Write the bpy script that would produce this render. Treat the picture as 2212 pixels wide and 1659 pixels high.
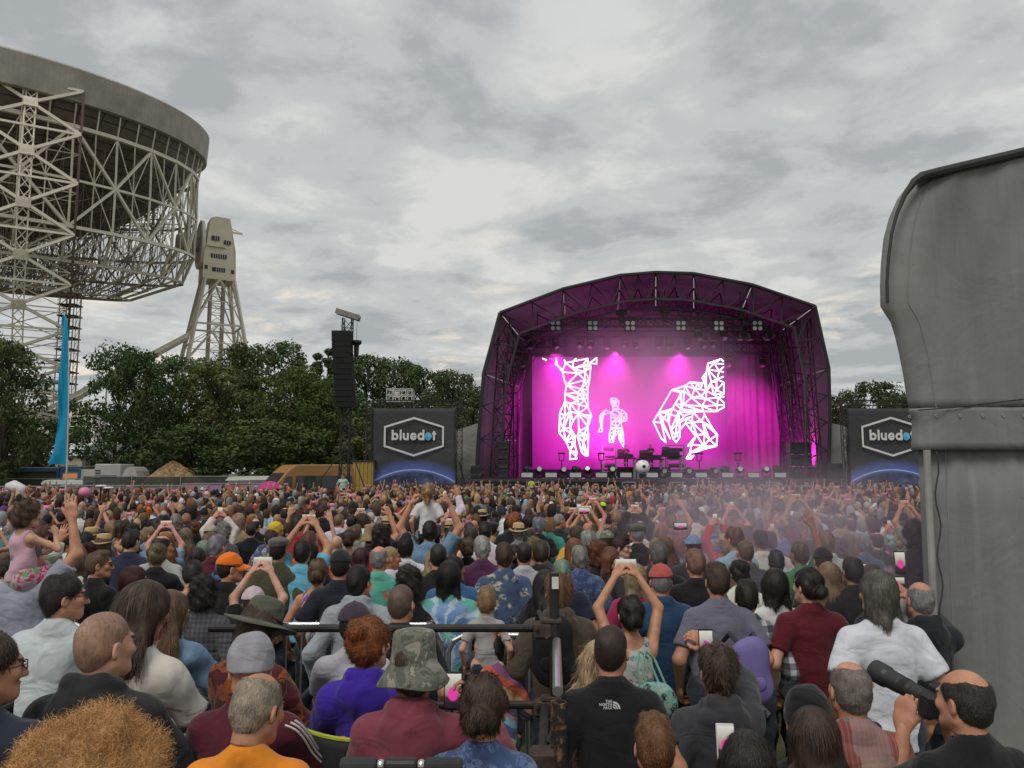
import bpy, bmesh, math, random
import numpy as np
from mathutils import Vector, Matrix, Euler, Quaternion
from mathutils.bvhtree import BVHTree

for o in list(bpy.data.objects):
    bpy.data.objects.remove(o)
SC = bpy.context.scene
COL = SC.collection
RAD = math.radians
random.seed(7)
RNG = np.random.default_rng(11)

# ------------------------------------------------------------------ camera
CAM_H = 2.45
PITCH = RAD(6.5)
FD = 1685.0                      # focal length measured on a 2212 px wide view of the place
cam_d = bpy.data.cameras.new("camera")
cam = bpy.data.objects.new("camera", cam_d)
COL.objects.link(cam)
cam.location = (0, 0, CAM_H)
cam.rotation_euler = (RAD(90) + PITCH, 0, 0)
cam_d.sensor_width = 36
cam_d.lens = 36 * FD / 2212
cam_d.clip_start = 0.05
cam_d.clip_end = 6000
SC.camera = cam

# ------------------------------------------------------------------ world: overcast evening sky
world = bpy.data.worlds.new("World")
SC.world = world
world.use_nodes = True
SUN_EL, SUN_AZ = RAD(52), RAD(205)     # soft light from high behind the viewer


def build_world():
    nt = world.node_tree
    nt.nodes.clear()
    N, L = nt.nodes.new, nt.links.new
    out = N("ShaderNodeOutputWorld")
    bg = N("ShaderNodeBackground")
    tc = N("ShaderNodeTexCoord")
    sep = N("ShaderNodeSeparateXYZ")
    L(tc.outputs["Generated"], sep.inputs[0])

    def math_(op, a, b=None, clamp=False):
        n = N("ShaderNodeMath"); n.operation = op; n.use_clamp = clamp
        for i, v in enumerate((a, b)):
            if v is None:
                continue
            if isinstance(v, (int, float)):
                n.inputs[i].default_value = v
            else:
                L(v, n.inputs[i])
        return n.outputs[0]
    zc = math_("MAXIMUM", sep.outputs[2], 0.0)
    den = math_("ADD", zc, 0.10)
    px = math_("DIVIDE", sep.outputs[0], den)
    py = math_("DIVIDE", sep.outputs[1], den)
    cmb = N("ShaderNodeCombineXYZ")
    L(px, cmb.inputs[0]); L(py, cmb.inputs[1])

    def noise(scale, detail, rough, dist, off):
        mp = N("ShaderNodeMapping"); mp.inputs["Location"].default_value = off
        mp.inputs["Rotation"].default_value = (0, 0, 0.35)
        L(cmb.outputs[0], mp.inputs[0])
        n = N("ShaderNodeTexNoise"); n.inputs["Scale"].default_value = scale
        n.inputs["Detail"].default_value = detail; n.inputs["Roughness"].default_value = rough
        n.inputs["Distortion"].default_value = dist
        L(mp.outputs[0], n.inputs["Vector"])
        return n.outputs[0]

    def ramp(fac, stops):
        r = N("ShaderNodeValToRGB"); cr = r.color_ramp
        cr.interpolation = "EASE"
        while len(cr.elements) < len(stops):
            cr.elements.new(0.5)
        for e, (p, c) in zip(cr.elements, stops):
            e.position = p; e.color = (*c, 1)
        L(fac, r.inputs[0])
        return r.outputs[0]
    big = noise(0.62, 2, 0.5, 0.1, (3.1, 1.7, 0))
    mid = noise(2.6, 8, 0.58, 0.2, (0.4, 5.2, 0))
    brk = noise(1.7, 9, 0.60, 0.25, (7.3, 2.6, 0))
    a = math_("MULTIPLY", big, 0.42)
    b = math_("MULTIPLY", mid, 0.58)
    s = math_("ADD", a, b)
    body = ramp(s, [(0.41, (0.355, 0.378, 0.39)), (0.50, (0.485, 0.50, 0.50)), (0.59, (0.62, 0.625, 0.61))])
    gap = ramp(brk, [(0.54, (0, 0, 0)), (0.68, (1, 1, 1))])
    # breaks in the cloud near the horizon show the low evening light
    warm = ramp(zc, [(0.0, (0.98, 0.79, 0.58)), (0.15, (0.92, 0.80, 0.64)), (0.38, (0.68, 0.68, 0.655))])
    sky = N("ShaderNodeTexSky"); sky.sky_type = "NISHITA"; sky.sun_disc = False
    sky.sun_elevation = SUN_EL; sky.sun_rotation = SUN_AZ
    skym = N("ShaderNodeMix"); skym.data_type = "RGBA"; skym.blend_type = "MULTIPLY"
    skym.inputs[0].default_value = 1.0
    L(sky.outputs[0], skym.inputs[6]); skym.inputs[7].default_value = (0.09, 0.09, 0.09, 1)
    mx0 = N("ShaderNodeMix"); mx0.data_type = "RGBA"; mx0.inputs[0].default_value = 0.85
    L(skym.outputs[2], mx0.inputs[6]); L(warm, mx0.inputs[7])
    mx = N("ShaderNodeMix"); mx.data_type = "RGBA"
    g1 = math_("MULTIPLY", gap, 0.85)
    L(g1, mx.inputs[0]); L(body, mx.inputs[6]); L(mx0.outputs[2], mx.inputs[7])
    L(mx.outputs[2], bg.inputs[0])
    bg.inputs[1].default_value = 1.0
    L(bg.outputs[0], out.inputs[0])


build_world()
sun_d = bpy.data.lights.new("sun", "SUN")
sun = bpy.data.objects.new("sun", sun_d)
COL.objects.link(sun)
sun_d.energy = 1.45
sun_d.angle = RAD(25)
sun_d.color = (1.0, 0.95, 0.88)
sv = Vector((math.sin(SUN_AZ) * math.cos(SUN_EL), math.cos(SUN_AZ) * math.cos(SUN_EL), math.sin(SUN_EL)))
sun.rotation_euler = (-sv).to_track_quat("-Z", "Y").to_euler()

SC.view_settings.view_transform = "Standard"
SC.view_settings.look = "None"
SC.view_settings.exposure = 0.16
SC.view_settings.gamma = 1.0
SC.view_settings.use_curve_mapping = False
SC.render.engine = "CYCLES"
SC.cycles.use_denoising = True
SC.cycles.max_bounces = 6
SC.cycles.diffuse_bounces = 3
SC.cycles.glossy_bounces = 2
SC.cycles.transmission_bounces = 2
SC.cycles.transparent_max_bounces = 8
SC.cycles.volume_bounces = 1
SC.cycles.volume_max_steps = 64
SC.cycles.sample_clamp_indirect = 4.0


# ------------------------------------------------------------------ helpers
def at(u, v, Y):
    """point of the place at depth Y seen at (u, v) of the 2212 x 1659 view"""
    a = (u - 1106.0) / FD
    b = (829.5 - v) / FD
    c, s = math.cos(PITCH), math.sin(PITCH)
    t = Y / (c - b * s)
    return Vector((a * t, Y, CAM_H + t * (s + b * c)))


def depth_for(v, z):
    """depth at which height z is seen on row v"""
    b = (829.5 - v) / FD
    c, s = math.cos(PITCH), math.sin(PITCH)
    return (z - CAM_H) * (c - b * s) / (s + b * c)


def tag(o, label=None, cat=None, group=None, kind=None):
    if label: o["label"] = label
    if cat: o["category"] = cat
    if group: o["group"] = group
    if kind: o["kind"] = kind
    return o


def empty(name, loc=(0, 0, 0), rz=0.0, label=None, cat=None, group=None, parent=None):
    o = bpy.data.objects.new(name, None)
    COL.objects.link(o)
    o.empty_display_size = 0.2
    o.location = loc
    o.rotation_euler = (0, 0, rz)
    o.parent = parent
    return tag(o, label, cat, group)


WPAR = {}


def wempty(name, loc, label=None, cat=None, group=None):
    """an empty at a thing's base whose parts are given in world coordinates"""
    o = empty(name, loc, 0, label, cat, group)
    WPAR[o.name] = Matrix.Translation(Vector(loc)).inverted()
    return o


def link(name, me, mat=None, parent=None, loc=None, color=None):
    o = bpy.data.objects.new(name, me)
    COL.objects.link(o)
    if mat is not None and len(me.materials) == 0:
        me.materials.append(mat)
    o.parent = parent
    if parent is not None and parent.name in WPAR:
        o.matrix_parent_inverse = WPAR[parent.name]
    if loc is not None:
        o.location = loc
    if color is not None:
        o.color = (*color[:3], 1)
    return o


def mesh_np(name, verts, faces, smooth=True):
    """mesh from arrays; faces = list of (k x n) int arrays, or one array, or a python list of lists"""
    me = bpy.data.meshes.new(name)
    if isinstance(faces, np.ndarray):
        faces = [faces]
    if len(faces) and isinstance(faces[0], np.ndarray) and faces[0].ndim == 2:
        verts = np.asarray(verts, np.float32)
        nv = len(verts)
        loops = np.concatenate([f.ravel() for f in faces]).astype(np.int32)
        sizes = np.concatenate([np.full(len(f), f.shape[1], np.int32) for f in faces])
        starts = np.concatenate([[0], np.cumsum(sizes)[:-1]]).astype(np.int32)
        me.vertices.add(nv); me.vertices.foreach_set("co", verts.ravel())
        me.loops.add(len(loops)); me.loops.foreach_set("vertex_index", loops)
        me.polygons.add(len(sizes)); me.polygons.foreach_set("loop_start", starts)
        me.polygons.foreach_set("loop_total", sizes)
        if smooth:
            me.polygons.foreach_set("use_smooth", np.ones(len(sizes), bool))
        me.update(calc_edges=True)
    else:
        me.from_pydata([tuple(v) for v in verts], [], [tuple(f) for f in faces])
        if smooth:
            for p in me.polygons:
                p.use_smooth = True
    return me


class MB:
    """collects boxes, bars, tubes and lofts into one mesh"""
    def __init__(s):
        s.v, s.f = [], []

    def add(s, vs, fs):
        n = len(s.v)
        s.v += [tuple(v) for v in vs]
        s.f += [tuple(i + n for i in f) for f in fs]
        return s

    def box(s, c, size, rot=None, bev=0.0):
        hx, hy, hz = size[0] / 2, size[1] / 2, size[2] / 2
        c = Vector(c)
        if bev <= 0:
            vs = [Vector((x, y, z)) for x in (-hx, hx) for y in (-hy, hy) for z in (-hz, hz)]
            fs = [(0, 1, 3, 2), (4, 6, 7, 5), (0, 4, 5, 1), (2, 3, 7, 6), (0, 2, 6, 4), (1, 5, 7, 3)]
        else:
            b = min(bev, hx * .9, hy * .9, hz * .9)
            ring = [(-hx + b, -hy), (hx - b, -hy), (hx, -hy + b), (hx, hy - b), (hx - b, hy), (-hx + b, hy), (-hx, hy - b), (-hx, -hy + b)]
            ins = [(-hx + b, -hy + b), (hx - b, -hy + b), (hx - b, -hy + b), (hx - b, hy - b), (hx - b, hy - b), (-hx + b, hy - b), (-hx + b, hy - b), (-hx + b, -hy + b)]
            vs, fs = [], []
            for z, rr in ((-hz, ins), (-hz + b, ring), (hz - b, ring), (hz, ins)):
                vs += [Vector((x, y, z)) for x, y in rr]
            for k in range(3):
                for i in range(8):
                    j = (i + 1) % 8
                    fs.append((k * 8 + i, k * 8 + j, k * 8 + 8 + j, k * 8 + 8 + i))
            fs.append(tuple(range(7, -1, -1))); fs.append(tuple(range(24, 32)))
        if rot is not None:
            vs = [rot @ v for v in vs]
        return s.add([v + c for v in vs], fs)

    def bar(s, a, b, r, r2=None, n=4, cap=True):
        a, b = Vector(a), Vector(b)
        d = b - a
        if d.length < 1e-6:
            return s
        d.normalize()
        up = Vector((0, 0, 1)) if abs(d.z) < 0.95 else Vector((0, 1, 0))
        x = d.cross(up).normalized(); y = x.cross(d)
        r2 = r if r2 is None else r2
        vs, fs = [], []
        for p, rr in ((a, r), (b, r2)):
            for i in range(n):
                t = 2 * math.pi * (i + .5) / n
                vs.append(p + x * (math.cos(t) * rr) + y * (math.sin(t) * rr))
        for i in range(n):
            j = (i + 1) % n
            fs.append((i, j, n + j, n + i))
        if cap:
            fs.append(tuple(range(n - 1, -1, -1))); fs.append(tuple(range(n, 2 * n)))
        return s.add(vs, fs)

    def tube(s, pts, rads, n=8, cap=True):
        pts = [Vector(p) for p in pts]
        if isinstance(rads, (int, float)):
            rads = [rads] * len(pts)
        vs, fs = [], []
        prev = None
        for i, p in enumerate(pts):
            d = (pts[min(i + 1, len(pts) - 1)] - pts[max(i - 1, 0)]).normalized()
            if prev is None:
                up = Vector((0, 0, 1)) if abs(d.z) < 0.9 else Vector((0, 1, 0))
                x = d.cross(up).normalized()
            else:
                x = (prev - d * prev.dot(d)).normalized()
            prev = x
            y = x.cross(d)
            for k in range(n):
                t = 2 * math.pi * k / n
                vs.append(p + x * (math.cos(t) * rads[i]) + y * (math.sin(t) * rads[i]))
        for i in range(len(pts) - 1):
            for k in range(n):
                j = (k + 1) % n
                fs.append((i * n + k, i * n + j, i * n + n + j, i * n + n + k))
        if cap:
            fs.append(tuple(range(n - 1, -1, -1)))
            fs.append(tuple(range((len(pts) - 1) * n, len(pts) * n)))
        return s.add(vs, fs)

    def lathe(s, prof, n=20, c=(0, 0, 0), sx=1.0, sy=1.0, wob=None, rot=None):
        vs, fs = [], []
        c = Vector(c)
        for r, z in prof:
            for k in range(n):
                t = 2 * math.pi * k / n
                dz = wob(t, r) if wob else 0
                v = Vector((math.cos(t) * r * sx, math.sin(t) * r * sy, z + dz))
                vs.append((rot @ v if rot is not None else v) + c)
        for i in range(len(prof) - 1):
            for k in range(n):
                j = (k + 1) % n
                fs.append((i * n + k, i * n + j, i * n + n + j, i * n + n + k))
        return s.add(vs, fs)

    def prism(s, poly, y0, y1, axis="y"):
        """poly in (x, z), extruded along y (or (y,z) along x)"""
        n = len(poly)
        mk = (lambda p, q, y: (p, y, q)) if axis == "y" else ((lambda p, q, y: (y, p, q)) if axis == "x" else (lambda p, q, y: (p, q, y)))
        vs = [mk(p, q, y0) for p, q in poly] + [mk(p, q, y1) for p, q in poly]
        fs = [(i, (i + 1) % n, n + (i + 1) % n, n + i) for i in range(n)]
        fs += [tuple(range(n - 1, -1, -1)), tuple(range(n, 2 * n))]
        return s.add(vs, fs)

    def mesh(s, name, smooth=False, fix=True):
        me = bpy.data.meshes.new(name)
        me.from_pydata(s.v, [], s.f)
        if fix:
            bm = bmesh.new(); bm.from_mesh(me)
            bmesh.ops.recalc_face_normals(bm, faces=bm.faces)
            bm.to_mesh(me); bm.free()
        if smooth:
            for p in me.polygons:
                p.use_smooth = True
        return me

    def build(s, name, mat, parent=None, smooth=False, loc=None, color=None):
        return link(name, s.mesh(name, smooth), mat, parent, loc, color)


# ------------------------------------------------------------------ materials
MATS = {}


class NB:
    """small node-building helper"""
    def __init__(s, name):
        s.m = bpy.data.materials.new(name)
        s.m.use_nodes = True
        s.nt = s.m.node_tree
        s.nt.nodes.clear()
        s.out = s.n("ShaderNodeOutputMaterial")

    def n(s, t, **kw):
        x = s.nt.nodes.new(t)
        for k, v in kw.items():
            setattr(x, k, v)
        return x

    def l(s, a, b):
        s.nt.links.new(a, b)

    def set(s, sock, v):
        if isinstance(v, bpy.types.NodeSocket):
            s.l(v, sock)
        elif isinstance(v, (tuple, list)) and len(v) == 3 and sock.type == "RGBA":
            sock.default_value = (*v, 1)
        else:
            sock.default_value = v

    def coord(s, which="Object", scale=(1, 1, 1), rot=(0, 0, 0), loc=(0, 0, 0)):
        tc = s.n("ShaderNodeTexCoord")
        mp = s.n("ShaderNodeMapping")
        s.l(tc.outputs[which], mp.inputs[0])
        mp.inputs["Scale"].default_value = scale
        mp.inputs["Rotation"].default_value = rot
        mp.inputs["Location"].default_value = loc
        return mp.outputs[0]

    def noise(s, vec, scale, detail=4, rough=.55, dist=0.0, color=False):
        x = s.n("ShaderNodeTexNoise")
        if vec is not None:
            s.l(vec, x.inputs["Vector"])
        x.inputs["Scale"].default_value = scale
        x.inputs["Detail"].default_value = detail
        x.inputs["Roughness"].default_value = rough
        x.inputs["Distortion"].default_value = dist
        return x.outputs[1 if color else 0]

    def ramp(s, fac, stops, interp="LINEAR"):
        r = s.n("ShaderNodeValToRGB"); cr = r.color_ramp; cr.interpolation = interp
        while len(cr.elements) < len(stops):
            cr.elements.new(.5)
        for e, (p, c) in zip(cr.elements, stops):
            e.position = p
            e.color = (*c, 1) if isinstance(c, (tuple, list)) else (c, c, c, 1)
        s.l(fac, r.inputs[0])
        return r.outputs[0]

    def mix(s, fac, a, b, mode="MIX"):
        x = s.n("ShaderNodeMix"); x.data_type = "RGBA"; x.blend_type = mode
        s.set(x.inputs[0], fac); s.set(x.inputs[6], a); s.set(x.inputs[7], b)
        return x.outputs[2]

    def math(s, op, a, b=0.0, clamp=False):
        x = s.n("ShaderNodeMath"); x.operation = op; x.use_clamp = clamp
        s.set(x.inputs[0], a); s.set(x.inputs[1], b)
        return x.outputs[0]

    def objcol(s):
        return s.n("ShaderNodeObjectInfo").outputs["Color"]

    def objrand(s):
        return s.n("ShaderNodeObjectInfo").outputs["Random"]

    def bump(s, h, strength=.3, dist=.02):
        b = s.n("ShaderNodeBump")
        b.inputs["Strength"].default_value = strength
        b.inputs["Distance"].default_value = dist
        s.l(h, b.inputs["Height"])
        return b.outputs[0]

    def bsdf(s, color, rough=.6, metal=0.0, spec=.4, normal=None, sheen=0.0):
        p = s.n("ShaderNodeBsdfPrincipled")
        s.set(p.inputs["Base Color"], color)
        s.set(p.inputs["Roughness"], rough)
        p.inputs["Metallic"].default_value = metal
        p.inputs["Specular IOR Level"].default_value = spec
        if sheen:
            p.inputs["Sheen Weight"].default_value = sheen
        if normal is not None:
            s.l(normal, p.inputs["Normal"])
        s.l(p.outputs[0], s.out.inputs[0])
        return p


def plain(name, color, rough=.6, metal=0.0, spec=.4, var=.25, scale=3.0, bump=0.0, bscale=40, bdist=.01, coord="Object"):
    """solid colour with mottled wear"""
    if name in MATS:
        return MATS[name]
    b = NB(name)
    v = b.coord(coord)
    f = b.noise(v, scale, 5, .6)
    lo = tuple(c * (1 - var) for c in color); hi = tuple(min(1, c * (1 + var)) for c in color)
    c = b.ramp(f, [(.3, lo), (.7, hi)])
    nrm = None
    if bump:
        nrm = b.bump(b.noise(v, bscale, 3), bump, bdist)
    b.bsdf(c, rough, metal, spec, nrm)
    MATS[name] = b.m
    return b.m


def emit(name, color, strength):
    if name in MATS:
        return MATS[name]
    b = NB(name)
    e = b.n("ShaderNodeEmission")
    e.inputs[0].default_value = (*color, 1)
    e.inputs[1].default_value = strength
    b.l(e.outputs[0], b.out.inputs[0])
    MATS[name] = b.m
    return b.m


UNIT_BAR = {}


def strut(a, b, r, mat, parent, name="strut", n=4):
    """one member as an object of its own, sharing a unit bar mesh"""
    key = (mat.name, n)
    if key not in UNIT_BAR:
        m = MB().bar((0, 0, 0), (0, 0, 1), 1.0, n=n).mesh("unit_bar")
        m.materials.append(mat)
        UNIT_BAR[key] = m
    o = bpy.data.objects.new(name, UNIT_BAR[key])
    COL.objects.link(o)
    a, b = Vector(a), Vector(b)
    d = b - a
    q = d.to_track_quat("Z", "Y")
    o.matrix_local = Matrix.LocRotScale(a, q, Vector((r, r, d.length)))
    o.parent = parent
    if parent is not None and parent.name in WPAR:
        o.matrix_parent_inverse = WPAR[parent.name]
    return o

# ================================================================== ground
def mat_ground():
    b = NB("trodden_grass")
    v = b.coord("Object")
    f = b.noise(v, .12, 6, .6)
    g = b.noise(v, 9, 4, .7)
    c = b.ramp(f, [(.35, (.075, .095, .035)), (.55, (.11, .105, .05)), (.7, (.14, .11, .07))])
    c = b.mix(.35, c, b.ramp(g, [(.3, (.03, .04, .015)), (.7, (.16, .15, .08))]))
    b.bsdf(c, .9, normal=b.bump(g, .6, .05))
    return b.m


gv = []
gs = 1500.0
me = MB()
nseg = 24
vs = [(-gs + 2 * gs * i / nseg, -300 + (gs * 2) * j / nseg, 0) for j in range(nseg + 1) for i in range(nseg + 1)]
fs = [(j * (nseg + 1) + i, j * (nseg + 1) + i + 1, (j + 1) * (nseg + 1) + i + 1, (j + 1) * (nseg + 1) + i) for j in range(nseg) for i in range(nseg)]
me.add(vs, fs)
tag(me.build("ground", mat_ground()), "trodden grass of the festival field under the crowd", "ground", kind="structure")

# ================================================================== radio telescope
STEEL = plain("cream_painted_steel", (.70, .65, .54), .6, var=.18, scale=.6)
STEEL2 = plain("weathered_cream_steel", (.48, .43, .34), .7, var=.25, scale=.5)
STEEL3 = plain("dark_rib_steel", (.24, .20, .155), .75, var=.3, scale=.5)  # darker steel tone for the rib lattice
BROWN = plain("rust_brown_steel", (.10, .07, .055), .75, var=.3, scale=.4)
TC = Vector((-99.5, 142.0, 50.5))
AX = Vector((-.866, -.5, 0))
PN = Vector((-.5, .866, 0))
TILT = RAD(9.6)
UP = Vector((0, 0, 1))
PT = PN * math.cos(TILT) + UP * math.sin(TILT)
UT = UP * math.cos(TILT) - PN * math.sin(TILT)


def dish(a, p, u):
    return TC + AX * a + PT * p + UT * u


def ring(th, r, u):
    return dish(math.cos(th) * r, math.sin(th) * r, u)


def mat_panels(name, base, rad, circ, dark):
    """sheet metal in rows: seams follow the rings and radii of the bowl"""
    b = NB(name)
    at_ = b.n("ShaderNodeAttribute"); at_.attribute_name = "ruv"
    sep = b.n("ShaderNodeSeparateXYZ"); b.l(at_.outputs["Vector"], sep.inputs[0])
    fr = b.math("FRACT", b.math("MULTIPLY", sep.outputs[0], rad))
    fc = b.math("FRACT", b.math("MULTIPLY", sep.outputs[1], circ))
    l1 = b.math("LESS_THAN", fr, .13); l2 = b.math("LESS_THAN", fc, .06)
    seam = b.math("MAXIMUM", l1, l2)
    v = b.coord("Object")
    f = b.noise(v, .25, 6, .65)
    c = b.ramp(f, [(.3, tuple(x * .72 for x in base)), (.7, tuple(min(1, x * 1.25) for x in base))])
    c = b.mix(seam, c, dark)
    b.bsdf(c, .7)
    return b.m


def telescope():
    T = wempty("radio_telescope", (TC.x, TC.y, 0), "giant cream lattice radio telescope dish rising behind the trees", "radio telescope")
    # reflecting bowl seen from below
    nr, nt = 14, 96
    V, uv, F = [], [], []
    for i in range(nr + 1):
        r = 1.5 + (37.2 - 1.5) * i / nr
        for k in range(nt):
            V.append(ring(2 * math.pi * k / nt, r, 16.2 - 19.0 * (1 - (r / 37.2) ** 3.0))); uv.append((i / nr, k / nt, 0))
    for i in range(nr):
        for k in range(nt):
            j = (k + 1) % nt
            F.append((i * nt + k, i * nt + j, (i + 1) * nt + j, (i + 1) * nt + k))
    me = mesh_np("bowl", V, F)
    a = me.attributes.new("ruv", "FLOAT_VECTOR", "POINT"); a.data.foreach_set("vector", np.array(uv, np.float32).ravel())
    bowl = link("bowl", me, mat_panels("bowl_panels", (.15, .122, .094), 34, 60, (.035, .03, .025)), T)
    sol = bowl.modifiers.new("thick", "SOLIDIFY"); sol.thickness = .15
    # rim band
    V, uv, F = [], [], []
    prof = [(37.5, 15.8), (38.3, 16.0), (38.5, 20.9), (38.2, 21.2), (37.9, 20.9), (37.5, 15.8)]
    for i, (r, u) in enumerate(prof):
        for k in range(160):
            V.append(ring(2 * math.pi * k / 160, r, u)); uv.append((i / 6, k / 160, 0))
    for i in range(len(prof) - 1):
        for k in range(160):
            j = (k + 1) % 160
            F.append((i * 160 + k, i * 160 + j, (i + 1) * 160 + j, (i + 1) * 160 + k))
    me = mesh_np("rim_band", V, F, smooth=False)
    a = me.attributes.new("ruv", "FLOAT_VECTOR", "POINT"); a.data.foreach_set("vector", np.array(uv, np.float32).ravel())
    link("rim_band", me, mat_panels("rim_sheeting", (.36, .335, .29), 1.3, 320, (.31, .285, .245)), T)
    # circumferential truss under the rim: each main member is a part
    ND = 32
    R0 = [ring(2 * math.pi * k / ND, 36.9, 12.4) for k in range(ND)]
    R1 = [ring(2 * math.pi * k / ND, 37.2, 4.0) for k in range(ND)]
    R2 = [ring(2 * math.pi * k / ND, 37.2, -3.4) for k in range(ND)]
    R4 = [ring(2 * math.pi * k / ND, 26.0, -13.2) for k in range(ND)]
    R3 = [ring(2 * math.pi * k / ND, 35.4, -8.8) for k in range(ND)]
    for k in range(ND):
        j, h = (k + 1) % ND, (k - 1) % ND
        mid = (R0[k] + R0[j]) / 2
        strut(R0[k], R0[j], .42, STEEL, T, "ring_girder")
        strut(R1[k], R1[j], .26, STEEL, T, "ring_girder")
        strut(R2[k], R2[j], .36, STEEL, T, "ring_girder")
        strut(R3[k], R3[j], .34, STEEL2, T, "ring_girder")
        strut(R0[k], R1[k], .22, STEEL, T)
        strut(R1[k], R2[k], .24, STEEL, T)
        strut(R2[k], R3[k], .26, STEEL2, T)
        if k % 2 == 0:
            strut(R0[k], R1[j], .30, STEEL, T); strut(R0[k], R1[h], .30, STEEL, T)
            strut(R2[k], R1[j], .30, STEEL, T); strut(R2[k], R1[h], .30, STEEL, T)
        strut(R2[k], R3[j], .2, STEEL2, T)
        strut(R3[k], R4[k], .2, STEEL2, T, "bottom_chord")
        if k % 2 == 0:
            strut(R4[k], R4[(k + 2) % ND], .22, STEEL2, T, "bottom_chord")
    fine = MB()
    for k in range(ND):                       # hanger posts between rim and ring girder
        for s in (0, .5):
            th = 2 * math.pi * (k + s) / ND
            fine.bar(ring(th, 37.4, 16), ring(th, 36.9, 12.4), .12)
        j = (k + 1) % ND
        m0 = (R0[k] + R0[j]) / 2; m1 = (R1[k] + R1[j]) / 2; m2 = (R2[k] + R2[j]) / 2
        fine.bar(m0, m1, .1); fine.bar(m1, m2, .1)
        fine.bar(R0[k], m1, .09); fine.bar(R0[j], m1, .09)
        fine.bar(R2[k], m1, .09); fine.bar(R3[k], m2, .1); fine.bar(R3[j], m2, .1)
    link("hanger_lattice", fine.mesh("hanger_lattice"), STEEL, T)["kind"] = "stuff"
    ribs = MB()
    for k in range(ND):
        th = 2 * math.pi * k / ND
        top = lambda r: ring(th, r, 15.4 - 19.0 * (1 - (r / 37.2) ** 3.0))
        bot = lambda r: ring(th, r, -13.6 + 12 * max(0, (r - 20) / 16) ** 2.6)
        rs = [4, 9, 14, 19, 24, 29, 34]
        for i in range(len(rs) - 1):
            a, b = rs[i], rs[i + 1]
            ribs.bar(top(a), top(b), .09); ribs.bar(bot(a), bot(b), .10)
            ribs.bar(top(a), bot(b), .06); ribs.bar(bot(a), top(b), .06); ribs.bar(top(b), bot(b), .07)
            mm = (top(b) + bot(b)) / 2
            ribs.bar(mm, (top(a) + bot(a)) / 2, .05)
        for r in (9, 19, 29):
            t2 = 2 * math.pi * (k + 1) / ND
            ribs.bar(bot(r), ring(t2, r, -13.6 + 12 * max(0, (r - 20) / 16) ** 2.6), .12)
            ribs.bar(top(r), ring(t2, r, 15.4 - 19.0 * (1 - (r / 37.2) ** 3.0)), .10)
            ribs.bar(mm, ring(t2, r, 0), .06)
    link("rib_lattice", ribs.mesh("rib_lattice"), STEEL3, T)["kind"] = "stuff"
    # wheel girders with crossed bracing
    GUS = []
    for a0, a1 in ((-15.2, -1.5), (1.5, 15.2)):
        am = (a0 + a1) / 2
        fine = MB()
        ph = [RAD(-16.5 + 11.2 * i) for i in range(11)]
        W = lambda a, t, R: TC + AX * a + (-PN * math.cos(t) - UP * math.sin(t)) * R
        for i, t in enumerate(ph):
            R = 40.0
            if i:
                p = ph[i - 1]
                for a in (a0, a1):
                    strut(W(a, p, R), W(a, t, R), .26, BROWN if a == a0 else STEEL, T, "wheel_rim")
                    strut(W(a, p, R - 7), W(a, t, R - 7), .25, STEEL, T, "wheel_rim")
                c = W(am, (p + t) / 2, R)
                for a in (a0, a1):
                    strut(c, W(a, p, R), .30, STEEL, T, "brace"); strut(c, W(a, t, R), .30, STEEL, T, "brace")
                q = (c - TC).normalized()
                m = MB().box((0, 0, 0), (1.9, 1.5, .5))
                g = m.build("gusset_plate", STEEL, T, loc=c)
                ex, ez = AX, q
                g.rotation_euler = Matrix((ex, ez.cross(ex), ez)).transposed().to_euler()
                # laced centre column
                for s in (-.7, .7):
                    fine.bar(W(am + s, p, R), W(am + s, t, R), .13)
                for q_ in range(4):
                    t0 = p + (t - p) * q_ / 4; t1 = p + (t - p) * (q_ + 1) / 4
                    fine.bar(W(am - .7, t0, R), W(am + .7, t1, R), .07); fine.bar(W(am + .7, t0, R), W(am - .7, t1, R), .07)
            strut(W(a0, t, R), W(a1, t, R), .22, STEEL, T, "brace")
            for a in (a0, a1):
                strut(W(a, t, R), W(a, t, R - 7), .2, STEEL2, T, "spoke")
                fine.bar(W(a, t, R), W(a, t + RAD(11.6), R - 7), .13)
                fine.bar(W(a, t, R - 7), TC + AX * a + UP * -3, .14)
                fine.bar(W(a, t, R - 7), W(a, t + RAD(11.6), R - 14), .1)
                fine.bar(W(a, t, R - 14), W(a, t + RAD(11.6), R - 14), .12)
                fine.bar(W(a, t, R - 7), W(a, t, R - 14), .1)
            fine.bar(W(a0, t, R - 7), W(a1, t, R - 7), .12)
            fine.bar(W(a0, t, R - 7), W(a1, t + RAD(11.6), R - 7), .1)
            fine.bar(W(a1, t, R - 7), W(a0, t + RAD(11.6), R - 7), .1)
            fine.bar(W(a0, t, R - 14), W(a1, t, R - 14), .1)
        link("wheel_lattice", fine.mesh("wheel_lattice"), STEEL, T)["kind"] = "stuff"
    # the two bearing towers
    WIN = plain("dark_window_glass", (.03, .03, .035), .25)
    CLAD = plain("cream_cladding", (.74, .68, .53), .65, var=.1, scale=.4)
    for sgn in (-1, 1):
        base = Vector((TC.x, TC.y, 0)) + AX * (42.2 * sgn)
        X, Yv = AX * -sgn, PN
        P = lambda x, y, z: base + X * x * 1.0 + Yv * y + UP * z   # x towards the dish
        tw = MB()
        zb, zt = 43.0, 56.5
        prof = [(3.4, zb), (3.4, zb + 6.2), (3.0, zb + 6.3), (2.2, zt - .4), (1.2, zt), (-1.7, zt), (-3.0, zb + 6), (-3.2, zb)]
        n = len(prof)
        for y in (-3.0, 3.0):
            for x, z in prof:
                k = 1.0 if z < zt - 2 else .8
                tw.v.append(tuple(P(x, y * k, z)))
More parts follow.
